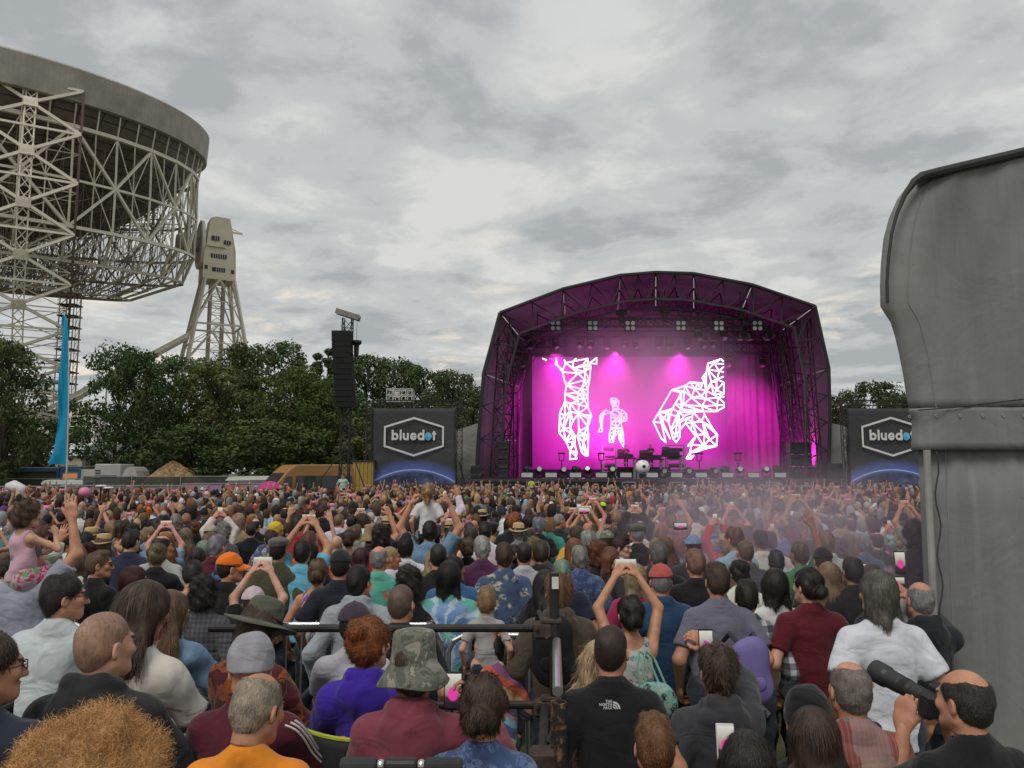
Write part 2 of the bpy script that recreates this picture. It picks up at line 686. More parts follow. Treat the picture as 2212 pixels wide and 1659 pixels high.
        tw.f = [(i, (i + 1) % n, n + (i + 1) % n, n + i) for i in range(n)] + [tuple(range(n)), tuple(range(2 * n - 1, n - 1, -1))]
        cab = tw.build("tower_cabin", CLAD, T)
        rt = Matrix((X, Yv, UP)).transposed()
        def win(x, z, w, h):
            m = MB()
            m.box(P(x, -3.04, z), (w, .12, h), rt)
            o = m.build("window", WIN, cab)
            mm = MB()
            for q in range(1, int(w / .45)):
                mm.box(P(x - w / 2 + q * .45, -3.14, z), (.08, .08, h), rt)
            if mm.v:
                mm.build("mullion", CLAD, cab)
        win(1.2, zb + 8.6, 1.6, 1.0); win(-1.2, zb + 8.0, 1.4, .8); win(.4, zb + 4.8, 3.2, .9); win(.3, zb + 1.9, 2.6, .9)
        win(2.8, zb + 2.2, .6, .8); win(-2.5, zb + 1.8, .6, .8)
        m = MB().box(P(.9, -3.2, zb + 6.9), (3.6, .5, .35), rt); m.build("ledge", CLAD, cab)
        m = MB(); m.bar(P(-1.5, 0, zt - 2.2), P(-4.6, -1, zt - 2.6), .25); m.bar(P(-1.5, 0, zt - 1.2), P(-4.6, -1, zt - 2.5), .1)
        m.build("hoist_beam", STEEL, T)
        # trunnion bearing disc
        rotX = X.to_track_quat("Z", "Y").to_matrix()
        m = MB().lathe([(0, -.4), (4.9, -.4), (5.2, -.3), (5.2, .3), (4.9, .4), (0, .4)], 40, P(3.75, 0, 50.5), rot=rotX)
        m.build("bearing_disc", STEEL, T, smooth=False)
        m = MB().bar(P(3, 0, 50.5), P(8.5, 0, 50.5), 1.6, n=12); m.build("trunnion", STEEL2, T)
        zs = [0, 8, 17, 25, 33, 43]
        hw = lambda z: 2.9 + (43 - z) / 43 * 7.4
        C4 = lambda z: [P(hw(z) * sx, hw(z) * sy, z) for sx, sy in ((-1, -1), (1, -1), (1, 1), (-1, 1))]
        fine = MB()
        for i in range(len(zs) - 1):
            A, B = C4(zs[i]), C4(zs[i + 1])
            for k in range(4):
                j = (k + 1) % 4
                strut(A[k], B[k], .42, STEEL, T, "tower_leg")
                strut(B[k], B[j], .26, STEEL, T, "brace")
                m_ = (B[k] + B[j]) / 2
                strut(A[k], m_, .18, STEEL, T, "brace"); strut(A[j], m_, .18, STEEL, T, "brace")
                q1 = (A[k] + B[k]) / 2; q2 = (A[j] + B[j]) / 2
                fine.bar(q1, q2, .12); fine.bar(q1, m_, .1); fine.bar(q2, m_, .1)
        for sx, sy in ((-1.3, -1.3), (1.3, -1.3), (1.3, 1.3), (-1.3, 1.3)):
            strut(P(sx, sy, 0), P(sx, sy, 43), .25, STEEL2, T, "lift_shaft_post")
        for i in range(22):
            z = i * 2
            c = [P(sx * 1.3, sy * 1.3, z) for sx, sy in ((-1, -1), (1, -1), (1, 1), (-1, 1))]
            for k in range(4):
                fine.bar(c[k], c[(k + 1) % 4], .09); fine.bar(c[k], c[(k + 1) % 4] + UP * 2, .07)
        link("tower_lattice", fine.mesh("tower_lattice"), STEEL, T)["kind"] = "stuff"
        strut(P(5.0, -4.5, 31), P(38, -9, 8), .55, STEEL, T, "raking_strut")
        strut(P(5.0, 4.5, 31), P(38, 9, 8), .55, STEEL, T, "raking_strut")
        for q in (12, 20, 28):
            strut(P(q, -5.5, 31 - (q - 5) * .7), P(q, -5.5, 4), .18, STEEL, T, "strut_post")
    # stair tower and aerial mast beside the wheel
    sx = at(143, 800, 150); base = Vector((sx.x, 150, 0))
    st = MB(); land = []
    for dx in (-1.4, 1.4):
        for dy in (-1.2, 1.2):
            st.bar(base + Vector((dx, dy, 0)), base + Vector((dx, dy, 46)), .12)
    for i in range(20):
        z = 2.2 * i + 2
        m = MB().box(base + Vector((0, 0, z)), (3.4, 3.0, .22)); m.build("landing", BROWN, T)
        st.bar(base + Vector((-1.3, -1.2, z)), base + Vector((1.3, -1.2, z + 2.2)), .1)
        st.bar(base + Vector((-1.6, -1.5, z + 1)), base + Vector((1.6, -1.5, z + 1)), .06)
        for dx in (-1.6, 0, 1.6):
            st.bar(base + Vector((dx, -1.5, z)), base + Vector((dx, -1.5, z + 1)), .05)
    link("stair_frame", st.mesh("stair_frame"), STEEL2, T)["kind"] = "stuff"
    b2 = at(161, 800, 150); mm = MB()
    for dx in (-.35, .35):
        mm.bar((b2.x + dx, 150, 0), (b2.x + dx, 150, 46), .07)
    for i in range(30):
        z = 1.5 * i
        mm.bar((b2.x - .35, 150, z), (b2.x + .35, 150, z + 1.5), .05); mm.bar((b2.x - .5, 150, z), (b2.x + .5, 150, z), .05)
    mm.build("cable_ladder", STEEL2, T)


telescope()


# ================================================================== trees
def mat_leaf():
    b = NB("foliage")
    v = b.coord("Object")
    f = b.noise(v, .35, 3, .6); g = b.noise(v, 3.0, 3, .6)
    c = b.mix(b.ramp(f, [(.35, 0.), (.65, 1.)]), (.05, .082, .028), (.10, .125, .042))
    c = b.mix(.35, c, b.ramp(g, [(.3, (.032, .05, .018)), (.7, (.125, .145, .055))]))
    c = b.mix(.9, c, b.mix(1.0, c, b.objcol(), "MULTIPLY"))
    p = b.bsdf(c, .65, spec=.25)
    tr = b.n("ShaderNodeBsdfTranslucent"); b.l(c, tr.inputs[0])
    ms = b.n("ShaderNodeMixShader"); ms.inputs[0].default_value = .18
    b.l(p.outputs[0], ms.inputs[1]); b.l(tr.outputs[0], ms.inputs[2]); b.l(ms.outputs[0], b.out.inputs[0])
    return b.m


LEAF = mat_leaf()
BARK = plain("bark", (.07, .055, .04), .9, var=.4, scale=6, bump=.6, bscale=14, bdist=.05)


def tree_mesh(seed, h, w, trunk_h, nclump, nleaf, leaf, pointed=False):
    r = np.random.default_rng(seed)
    tr = MB()
    tr.tube([(0, 0, -.3), (.05, 0, h * .12), (-.1, .1, h * .35), (.1, -.1, h * .62), (0, 0, h * .85)],
            [.36, .27, .21, .13, .03], 8)
    cl = []
    for i in range(nclump):
        t = (i + .5) / nclump
        z = trunk_h + (h - trunk_h) * (t ** .85)
        tt = (z - trunk_h) / (h - trunk_h)
        prof = (1 - tt) * .9 + .1 if pointed else math.sqrt(max(0.03, 1 - (2 * tt - .82) ** 2 / 1.6))
        if tt < .22 and not pointed:
            prof *= .55 + 2.0 * tt
        ang = r.uniform(0, 2 * math.pi)
        rad = w / 2 * prof * math.sqrt(r.uniform(.15, 1.0)) * r.uniform(.85, 1.12)
        c = np.array([math.cos(ang) * rad, math.sin(ang) * rad, min(z + r.normal(0, .35), h - .4)])
        cl.append(c)
        if i % 3 == 0:
            z0 = max(trunk_h * .55, c[2] - rad * .7 - .6)
            mid = (c[0] * .5, c[1] * .5, (z0 + c[2]) / 2 + .2)
            tr.tube([(0, 0, z0), mid, tuple(c)], [.11, .07, .02], 5)
    cl = np.array(cl)
    per = nleaf // nclump
    P, O = [], []
    for c in cl:
        s = r.uniform(.6, 1.25) * w * .115
        d = r.normal(0, 1, (per, 3)); d /= np.linalg.norm(d, axis=1)[:, None]
        q = d * (s * r.uniform(.35, 1.0, (per, 1)) ** .6) * np.array([1.15, 1.15, .72])
        P.append(c + q); O.append(q / (s + 1e-6))
    P = np.concatenate(P); O = np.concatenate(O)
    n = len(P)
    nrm = r.normal(0, .45, (n, 3)) + O * 1.1; nrm[:, 2] = nrm[:, 2] + .45
    nrm /= np.linalg.norm(nrm, axis=1)[:, None]
    tv = r.normal(0, 1, (n, 3)); u = np.cross(nrm, tv); u /= np.linalg.norm(u, axis=1)[:, None]
    wv = np.cross(nrm, u)
    L = leaf * r.uniform(.55, 1.3, (n, 1))
    V = np.stack([P - u * L, P + wv * L * .55 + nrm * L * .15, P + u * L, P - wv * L * .55 + nrm * L * .12], 1).reshape(-1, 3)
    F = np.arange(4 * n, dtype=np.int32).reshape(-1, 4)
    return tr.mesh("trunk", True), mesh_np("crown", V, F, smooth=False)


TREES = [tree_mesh(s, 14, 10.5, 2.6, 95, 7200, .21) for s in (1, 2, 3, 4)]
TREES_SPIRE = [tree_mesh(s, 15, 4.5, 3, 50, 3000, .2, True) for s in (9,)]
TREES_BUSH = [tree_mesh(s, 8, 7, .8, 50, 3600, .17) for s in (21, 22)]


def put_tree(kind, seed, u, vtop, Y, width, label, group, tint=(1, 1, 1)):
    top = at(u, vtop, Y)
    tr, cr = kind[seed % len(kind)]
    hh = {id(TREES): 14, id(TREES_SPIRE): 15, id(TREES_BUSH): 8}[id(kind)]
    ww = {id(TREES): 10.5, id(TREES_SPIRE): 4.5, id(TREES_BUSH): 7}[id(kind)]
    t = empty("tree", (top.x, Y, 0), random.uniform(0, 6.28), label, "tree", group)
    sz = top.z / hh
    t.scale = (width / ww, width / ww, sz)
    link("trunk", tr, BARK, t)
    k_ = random.uniform(.8, 1.25)
    link("crown", cr, LEAF, t, color=(tint[0] * k_ * random.uniform(.85, 1.2), tint[1] * k_, tint[2] * k_))
    return t


LEFT = "trees in front of the telescope"
g = (.85, .95, .8)
put_tree(TREES, 0, 22, 742, 58, 6.4, "leafy tree in front of the telescope's wheel girder, left of the blue flag", LEFT, g)
put_tree(TREES, 1, -40, 722, 60, 7.0, "tall leafy tree at the far left in front of the dish", LEFT, g)
put_tree(TREES, 1, 262, 755, 72, 7.5, "tall dark tree right of the blue flag, standing before the lattice tower", LEFT, (.75, .9, .75))
put_tree(TREES, 2, 318, 765, 68, 7.0, "bushy tree above the wood chip heap", LEFT, (.8, .9, .7))
put_tree(TREES, 3, 395, 775, 75, 8.5, "dark tree at the foot of the telescope tower", LEFT, (.8, .95, .8))
put_tree(TREES, 0, 470, 790, 72, 8.0, "broad tree behind the off-road car", LEFT, (.95, 1, .75))
put_tree(TREES, 1, 532, 748, 84, 9.0, "tall tree just right of the telescope tower legs", LEFT, (.7, .8, .7))
put_tree(TREES, 2, 595, 742, 86, 9.0, "tall round tree behind the gold van", LEFT, (.8, .95, .7))
put_tree(TREES, 3, 640, 800, 70, 8.0, "yellow-green tree behind the gold van roof", LEFT, (1.15, 1.15, .7))
put_tree(TREES_SPIRE, 0, 685, 762, 100, 4.6, "narrow pointed conifer left of the line array speaker", "pointed conifers", (.7, .75, .7))
put_tree(TREES_SPIRE, 0, 709, 752, 102, 4.6, "narrow pointed conifer touching the line array speaker's left edge", "pointed conifers", (.7, .75, .7))
put_tree(TREES, 0, 700, 815, 74, 8.5, "broad tree behind the line array tower base", LEFT, (1, 1.05, .7))
put_tree(TREES, 2, 795, 772, 95, 10, "tree right of the line array speaker", LEFT, (.8, .9, .75))
put_tree(TREES, 3, 858, 782, 96, 10, "tree behind the scissor lift cage", LEFT, (.75, .85, .7))
put_tree(TREES, 1, 920, 800, 94, 10, "tree behind the left festival banner's top right corner", LEFT, (.7, .8, .7))
put_tree(TREES, 0, 978, 812, 90, 9, "tree between the left banner and the stage", LEFT, (.75, .8, .7))
put_tree(TREES, 2, 1022, 846, 84, 7, "small tree against the stage's left side", LEFT, (.7, .75, .65))
put_tree(TREES_BUSH, 0, 790, 905, 70, 9, "light green bushy tree behind the banner's left post", LEFT, (1.2, 1.1, .75))
put_tree(TREES, 3, 745, 850, 88, 10, "dark tree behind the speaker tower", LEFT, (.7, .8, .7))
put_tree(TREES_BUSH, 1, 560, 910, 66, 9, "low bushy tree right behind the off-road car and van", LEFT, (.8, .9, .7))
put_tree(TREES_BUSH, 0, 650, 925, 66, 8.5, "low bushy tree over the gold van", LEFT, (.85, .9, .65))
put_tree(TREES_BUSH, 1, 420, 920, 66, 9, "low bushy tree behind the parked cars", LEFT, (.75, .85, .7))
put_tree(TREES_BUSH, 0, 720, 930, 80, 9, "low dark bushy tree behind the speaker tower base", LEFT, (.7, .8, .65))
put_tree(TREES_BUSH, 1, 860, 890, 82, 11, "low bushy tree behind the banner", LEFT, (.75, .85, .65))
put_tree(TREES_BUSH, 1, 950, 900, 80, 10, "low bushy tree right of the scissor lift", LEFT, (.75, .85, .65))
put_tree(TREES_BUSH, 0, 15, 900, 64, 8, "low bushy tree over the site cabins", LEFT, (.8, .9, .75))
put_tree(TREES_BUSH, 1, 85, 905, 66, 7, "low bushy tree left of the flag", LEFT, (.8, .9, .75))
RIGHT = "trees right of the stage"
put_tree(TREES, 1, 1812, 850, 82, 6, "sparse tree against the stage's right side", RIGHT, (.8, .8, .75))
put_tree(TREES, 2, 1895, 826, 92, 9, "round tree rising over the right festival banner", RIGHT, (.85, .85, .75))
put_tree(TREES, 0, 1955, 850, 90, 9, "tree beside the grey tent, behind the right banner", RIGHT, (.8, .8, .75))
put_tree(TREES_BUSH, 0, 1850, 900, 84, 11, "low tree behind the right banner's left post", RIGHT, (.7, .72, .65))
put_tree(TREES, 3, 2080, 835, 95, 11, "tree hidden mostly by the grey tent", RIGHT, (.8, .8, .75))
for i, (u, Y, w) in enumerate(((200, 150, 16), (330, 150, 17), (460, 150, 17), (590, 150, 17), (720, 150, 17), (850, 150, 17), (980, 150, 17), (1110, 160, 17), (1240, 160, 17), (1700, 160, 18), (1830, 150, 17), (1960, 150, 17), (2090, 150, 18), (70, 150, 17), (-60, 150, 17))):
    put_tree(TREES, i, u, 885, Y, w, "distant dark tree of the wood behind the site", "distant trees of the wood", (.7, .78, .7))

# ================================================================== the stage
BLACK = plain("black_paint", (.018, .018, .02), .5, var=.3, scale=2)
BLACKCLOTH = plain("black_drape", (.015, .015, .017), .9, var=.3, scale=1.5, bump=.4, bscale=2, bdist=.2)
ALU = plain("truss_aluminium", (.30, .30, .31), .45, metal=.6, var=.2, scale=3)
DKTRUSS = plain("dark_truss", (.022, .022, .024), .55, metal=.0, var=.3, scale=3)
GLASSDK = plain("dark_glass", (.02, .022, .025), .12, var=.1, spec=.6)
LENS = plain("lamp_lens", (.45, .47, .48), .15, var=.1)
SY = 55.0
Z4 = lambda x, y: (1014.9 + x * .37201, 576.0 + y * .37201)
FRONT = [(30, 1300), (50, 1000), (80, 620), (175, 268), (540, 130), (875, 50), (1080, 33), (1300, 40), (1640, 105), (2005, 230), (2085, 590), (2092, 900), (2075, 1300)]
REAR = [(250, 1300), (270, 1010), (290, 700), (330, 455), (560, 335), (860, 262), (1080, 240), (1300, 250), (1560, 300), (1745, 420), (1800, 690), (1815, 950), (1820, 1300)]
STAGE = wempty("festival_stage", (at(1416, 1000, SY).x, SY, 0), "arched festival stage with dark roof skin glowing magenta inside", "stage")


def pvc():
    b = NB("stage_skin")
    v = b.coord("Object")
    f = b.noise(v, .5, 5, .6)
    c = b.ramp(f, [(.3, (.07, .065, .07)), (.7, (.13, .125, .13))])
    b.bsdf(c, .55, normal=b.bump(b.noise(v, .9, 3, .6), .5, .25))
    return b.m


SKIN = pvc()
FP = [at(*Z4(*p), SY) for p in FRONT]
RP = [at(*Z4(*p), SY + 14) for p in REAR]
FP[0].z = FP[-1].z = RP[0].z = RP[-1].z = .0
n = len(FP)
for i in range(n - 1):          # each bay of the roof is a panel with its own thickness
    m = MB()
    steps = 4
    nrm = (FP[i + 1] - FP[i]).cross(RP[i] - FP[i]).normalized()
    if nrm.z < 0 and abs(nrm.z) > .2:
        nrm = -nrm
    if abs(nrm.z) <= .2 and (nrm.x > 0) != (FP[i].x > STAGE.location.x):
        nrm = -nrm
    vs = []
    for k in range(steps + 1):
        t = k / steps
        a, b = FP[i].lerp(RP[i], t), FP[i + 1].lerp(RP[i + 1], t)
        sag = -.18 * math.sin(math.pi * t)
        e = (b - a) * .004
        vs += [a + e, b - e, a + e + nrm * .12, b - e + nrm * .12]
        if 0 < k < steps:
            vs[-4] = vs[-4] + nrm * sag * .0
    fs = []
    for k in range(steps):
        q = 4 * k
        fs += [(q, q + 1, q + 5, q + 4), (q + 2, q + 6, q + 7, q + 3), (q, q + 4, q + 6, q + 2), (q + 1, q + 3, q + 7, q + 5)]
    fs += [(0, 2, 3, 1), (4 * steps, 4 * steps + 1, 4 * steps + 3, 4 * steps + 2)]
    m.add(vs, fs).build("roof_panel", SKIN, STAGE)
# black keder edge along the front and the arch truss behind it
m = MB()
for i in range(n - 1):
    strut(FP[i], FP[i + 1], .13, BLACK, STAGE, "front_edge", 6)
ctr = Vector((STAGE.location.x, SY, 5))


def arch(dy, k, mat_, rad, web, every=6, lo=0, hi=None):
    pts = [FP[i].lerp(RP[i], dy / 14) for i in range(n)]
    inn = [ctr + Vector(((p.x - ctr.x) * (1 - k / 14), p.y - ctr.y, (p.z - ctr.z) * (1 - k / 11))) for p in pts]
    fine = MB()
    for i in range(lo, (hi or n) - 1):
        a, b, c, d = pts[i], pts[i + 1], inn[i], inn[i + 1]
        strut(c, d, rad, mat_, STAGE, "arch_chord")
        L = (b - a).length
        q = max(2, int(L / web))
        for k_ in range(q):
            t0, t1, tm = k_ / q, (k_ + 1) / q, (k_ + .5) / q
            fine.bar(a.lerp(b, t0), c.lerp(d, tm), rad * .55); fine.bar(c.lerp(d, tm), a.lerp(b, t1), rad * .55)
    o = link("arch_web", fine.mesh("arch_web"), mat_, STAGE)


arch(.6, 1.7, DKTRUSS, .10, 1.7)
arch(5, 1.5, DKTRUSS, .10, 1.9)
arch(9.5, 1.3, DKTRUSS, .10, 2.0)

# deck, skirt, rear drape
DECK = plain("stage_deck", (.05, .045, .05), .35, var=.3, scale=1)
xl, xr = at(1026, 1030, SY).x, at(1792, 1030, SY).x
ZD = 2.05
m = MB().box(((xl + xr) / 2, SY + 6.5, ZD - .1), (xr - xl + .6, 15.4, .2)); m.build("deck", DECK, STAGE)
nk = 26
for i in range(nk):
    w = (xr - xl + .5) / nk
    m = MB().box((xl - .25 + w * (i + .5), SY - 1.24, (ZD - .22) / 2), (w - .02, .05, ZD - .24))
    m.build("skirt_panel", BLACKCLOTH, STAGE)
# rear drape in pleats
m = MB()
y0 = SY + 13.4
xa, xb = RP[1].x + .2, RP[-2].x - .2
NP = 120
zt = at(1416, 672, y0).z
vs, fs = [], []
for i in range(NP + 1):
    x = xa + (xb - xa) * i / NP
    yy = y0 + .12 * math.sin(i * 1.9) + .05 * math.sin(i * 5.1)
    zz = zt - 1.5 * abs(2 * i / NP - 1) ** 2.2
    vs += [(x, yy, ZD), (x, yy, zz)]
for i in range(NP):
    fs.append((2 * i, 2 * i + 2, 2 * i + 3, 2 * i + 1))
m.add(vs, fs)
DRAPE = plain("grey_rear_drape", (.16, .15, .16), .8, var=.12, scale=.6)
dr = m.build("rear_drape", DRAPE, STAGE, smooth=True)
m = MB()
pb_ = [Vector((p.x, p.y + .12, p.z)) for p in RP]
m.add(pb_, [tuple(range(len(pb_)))])
rw = m.build("rear_wall", SKIN, STAGE)
so = rw.modifiers.new("thick", "SOLIDIFY"); so.thickness = .1
# LED wall
SCY = SY + 11.0


def mat_led():
    b = NB("led_picture_haze_glow")
    v = b.coord("Object")
    f = b.noise(v, .3, 2, .5)
    sp = b.n("ShaderNodeSeparateXYZ"); b.l(b.coord("Generated"), sp.inputs[0])
    g = None
    for cx, cz, kx, kz in ((.22, .5, 22., 4.5), (.76, .5, 16., 4.5), (.42, .3, 40., 8.)):      # haze glow round each figure, painted into the screen colour
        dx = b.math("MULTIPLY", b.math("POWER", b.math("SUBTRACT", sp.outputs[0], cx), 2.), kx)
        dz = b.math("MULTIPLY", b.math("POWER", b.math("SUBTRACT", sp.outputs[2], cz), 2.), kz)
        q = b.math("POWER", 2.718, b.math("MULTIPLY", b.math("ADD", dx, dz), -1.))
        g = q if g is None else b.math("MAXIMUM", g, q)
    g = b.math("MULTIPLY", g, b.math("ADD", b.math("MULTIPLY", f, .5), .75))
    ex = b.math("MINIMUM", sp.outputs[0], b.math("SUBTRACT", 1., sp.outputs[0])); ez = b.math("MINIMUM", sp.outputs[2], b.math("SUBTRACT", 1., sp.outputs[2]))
    ed = b.math("MULTIPLY", b.math("MINIMUM", ex, ez), 7., True)  # screen colour painted darker at its edges, as if lost in haze
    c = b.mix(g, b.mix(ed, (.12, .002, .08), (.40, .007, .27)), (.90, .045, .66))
    e = b.n("ShaderNodeEmission"); b.l(c, e.inputs[0]); e.inputs[1].default_value = 1.0
    b.l(e.outputs[0], b.out.inputs[0])
    return b.m


LED = wempty("led_video_wall", at(1380, 1010, SCY) * 1, "glowing magenta video wall showing white wireframe figures at the back of the stage", "video wall")
LED.location.z = ZD; WPAR[LED.name] = Matrix.Translation(LED.location).inverted()
s0, s1 = at(1150, 1014, SCY), at(1568, 771, SCY)
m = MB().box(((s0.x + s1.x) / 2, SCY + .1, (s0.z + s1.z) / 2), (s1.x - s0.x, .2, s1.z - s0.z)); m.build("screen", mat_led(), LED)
m = MB()
for fx in (0, .2, .4, .6, .8, 1):
    x = s0.x + (s1.x - s0.x) * fx
    m.bar((x, SCY + .35, ZD), (x, SCY + .35, s1.z), .08)
m.build("support_frame", DKTRUSS, LED)
WHITE = emit("led_white", (1, .93, 1), 2.6)


def wire(name, conv, pts, edges, w):
    """picture on the wall: bright strips 3 mm proud of the screen"""
    P = [at(*conv(*p), SCY - .02) for p in pts]
    m = MB()
    for k, (i, j) in enumerate(edges):
        a, b = P[i], P[j]
        d = (b - a); d.y = 0
        if d.length < 1e-4:
            continue
        d.normalize(); nn = Vector((-d.z, 0, d.x)) * w / 2
        yy = -.02 - .0007 * (k % 60)
        o = Vector((0, yy, 0))
        m.add([a + nn + o - d * w * .3, b + nn + o + d * w * .3, b - nn + o + d * w * .3, a - nn + o - d * w * .3], [(0, 1, 2, 3)])
    link(name, m.mesh(name, fix=False), WHITE, LED)


def poly_edges(*chains):
    e = []
    for c in chains:
        e += list(zip(c[:-1], c[1:]))
    return e


C1 = lambda x, y: ((2100 + x / 3.4568) / 1.8228, (1380 + y / 3.4568) / 1.8228)
C2 = lambda x, y: ((2520 + x / 3.4568) / 1.8228, (1380 + y / 3.4568) / 1.8228)
# tall figure with raised arms
TP = [(130, 110), (320, 195), (310, 105), (400, 270), (420, 130), (440, 170), (540, 150), (540, 250), (580, 110), (680, 190), (740, 110), (740, 200), (770, 170), (860, 100), (860, 185),
      (700, 290), (780, 225), (610, 310), (400, 295), (700, 405), (765, 400), (450, 470), (420, 400), (650, 525), (740, 540), (430, 590), (600, 575), (740, 620), (430, 700), (610, 690), (700, 680), (500, 720), (740, 770),
      (500, 830), (620, 740), (610, 860), (360, 850), (430, 890), (790, 890), (740, 920), (360, 950), (540, 960), (410, 1070), (500, 1050), (350, 1120), (740, 1040), (620, 1100), (600, 1160), (750, 1160), (690, 1140), (510, 1120), (570, 1170), (440, 1230), (560, 1260), (680, 1250), (500, 1360), (590, 1390), (660, 1390), (740, 1430), (710, 1430), (500, 1480), (590, 1470), (580, 1440)]
TE = poly_edges((0, 1, 3, 18, 22, 21, 25, 28, 36, 40, 44, 52, 55, 60, 61, 62, 56, 53, 51, 50, 43), (2, 1, 18), (4, 5, 6, 8), (5, 7, 9, 10, 6), (5, 3, 5, 17, 18), (6, 7, 17), (7, 11, 9, 15, 7), (10, 11, 16, 12, 14, 13, 12), (11, 15, 16, 20, 24, 27, 32, 38, 45, 48, 58),
                (17, 15, 19, 17, 21, 19, 20, 15), (21, 23, 19, 24, 23, 20), (21, 26, 23, 27), (25, 26, 29, 25, 30), (26, 30, 23), (30, 27, 26), (28, 31, 29, 34, 30, 32, 34, 28), (28, 33, 31, 35, 34), (33, 37, 36, 28, 37), (33, 35, 38, 32, 35), (33, 41, 35, 39, 38), (37, 40, 42, 37, 33, 42), (41, 43, 42, 44, 36), (33, 43),
                (35, 46, 45, 35), (46, 47, 49, 45, 39), (46, 49, 48, 47, 57, 54, 47), (49, 54, 48), (54, 58, 59, 57), (54, 59), (42, 52, 50, 42), (50, 53, 52), (53, 55, 51, 52), (55, 56), (55, 62), (43, 51), (40, 37), (44, 42))
wire("tall_wireframe_figure", C1, TP, TE, .115)
# small figure
SP = [(1060, 650), (1130, 650), (1165, 690), (1160, 760), (1080, 760), (1045, 690), (1090, 790), (1140, 790), (980, 810), (1060, 850), (1210, 810), (1270, 860), (1180, 860), (910, 880), (960, 870), (900, 940), (940, 960), (920, 1030), (940, 1090), (880, 1110), (930, 1110), (1270, 960), (1210, 970), (1050, 910), (1130, 930), (1160, 900), (1060, 990), (1190, 980), (1110, 960), (1050, 1060), (1210, 1060), (1130, 1040), (1030, 1140), (1225, 1140), (1110, 1100), (1170, 1110), (1035, 1250), (1090, 1250), (1110, 1160), (1160, 1200), (1230, 1240), (1225, 1310), (1070, 1180), (1190, 1180), (1105, 700), (1105, 740)]
SE = poly_edges((0, 1, 2, 3, 4, 5, 0), (0, 44, 1), (5, 44, 2), (5, 45, 2), (4, 45, 3), (44, 45), (0, 45, 1), (4, 6, 9, 8, 13, 15, 17, 19, 20, 18, 16, 14, 9), (13, 14), (13, 16, 15), (15, 14, 8), (17, 16), (17, 18), (3, 7, 10, 11, 21, 22, 12, 10), (7, 12, 11, 22), (12, 21), (6, 7), (6, 12), (7, 9), (9, 23, 24, 9, 25, 24), (12, 25, 22), (23, 26, 28, 24), (26, 24, 27, 28), (25, 27), (22, 27, 30), (26, 29, 31, 26), (28, 31, 27), (29, 30, 31, 34, 29, 32), (31, 35, 30, 33, 40, 41), (34, 32, 42, 34, 38, 42, 36, 32), (38, 37, 36), (38, 35, 39, 43, 35, 33, 43, 40, 39), (35, 34), (34, 37, 42), (39, 41), (30, 43))
wire("small_wireframe_figure", C1, SP, SE, .065)
# crouching figure cut off by the wall's right edge
QP = [(1100, 115), (1135, 150), (925, 175), (1010, 175), (1135, 185), (920, 260), (1075, 280), (1135, 225), (1135, 295), (845, 375), (870, 420), (900, 300), (1050, 395), (1135, 355), (970, 425), (1040, 430), (1140, 435), (680, 430), (610, 480), (850, 445), (790, 460), (740, 520), (820, 530), (900, 550), (970, 470), (1040, 540), (1140, 590), (430, 540), (600, 550), (560, 580), (700, 640), (830, 620), (900, 660), (1000, 600), (1060, 640), (1145, 630), (590, 740), (840, 760), (1050, 745), (1145, 740), (1145, 715), (250, 850), (370, 845), (440, 790), (560, 800), (480, 730), (530, 640), (520, 840), (720, 840), (860, 830), (1040, 830), (1145, 770), (180, 970), (290, 985), (390, 980), (410, 880), (500, 890), (420, 1080), (540, 980), (600, 890), (640, 920), (710, 900), (710, 980), (620, 990), (690, 1080), (830, 960), (850, 970), (880, 880), (490, 1160), (540, 1180), (450, 1200), (290, 1200), (350, 1250), (410, 1200), (490, 1250), (750, 1160), (880, 1140), (770, 1150), (1050, 1150), (980, 1050), (945, 1215), (860, 1300), (1040, 1300), (700, 1280), (650, 1300), (680, 1390), (800, 1370), (910, 1305), (630, 1470), (690, 1475), (730, 1430), (540, 1080)]
QE = poly_edges((0, 1), (0, 2, 3, 0), (3, 4), (2, 5, 3, 6, 5, 12, 6, 7), (6, 8), (6, 12, 13), (2, 11, 9, 10, 11, 5), (5, 14, 12, 15, 14), (12, 16, 26), (9, 10, 23, 11), (10, 19, 17, 18, 27, 41, 52, 71, 72), (17, 21, 18, 30, 21, 20, 19, 22, 20, 17), (21, 22, 23, 31, 21), (23, 24, 14), (23, 14), (24, 25, 16), (24, 33, 25, 15), (25, 26, 33, 23), (15, 25, 16), (26, 34, 33), (35, 34, 32, 23), (31, 32, 30, 31), (18, 28, 30, 36, 28, 27), (28, 29, 46, 36), (30, 37, 32, 38, 37, 36, 49, 37), (38, 34, 40), (38, 39), (38, 50, 37), (49, 50, 51), (27, 29, 43, 41, 42, 43, 45, 46, 45, 44, 36), (45, 36), (44, 48, 49, 44), (29, 44), (42, 55, 43, 47, 44), (47, 48, 59), (47, 56, 55, 54, 42, 53), (41, 53, 52), (41, 54, 57, 58, 56, 57), (53, 72, 53, 73, 41), (54, 70, 57, 68, 56, 91, 68), (56, 68), (58, 47, 59, 58, 60, 63, 91, 69, 68, 70, 74, 69), (58, 91), (60, 61, 48, 65, 67, 49), (60, 62, 61), (63, 62, 65, 66, 62, 64, 63), (64, 77, 62), (62, 76, 66, 79, 67), (66, 78, 79), (64, 75, 77, 76, 80, 66), (76, 81, 77), (78, 80, 82, 78), (80, 81, 82), (77, 83, 81, 85, 83, 84, 77), (81, 87, 86, 85, 88, 89, 85), (85, 82), (89, 90))
wire("crouching_wireframe_figure", C2, QP, QE, .115)

# magenta wash lamps on the rear of the lighting truss
LAMPS = []


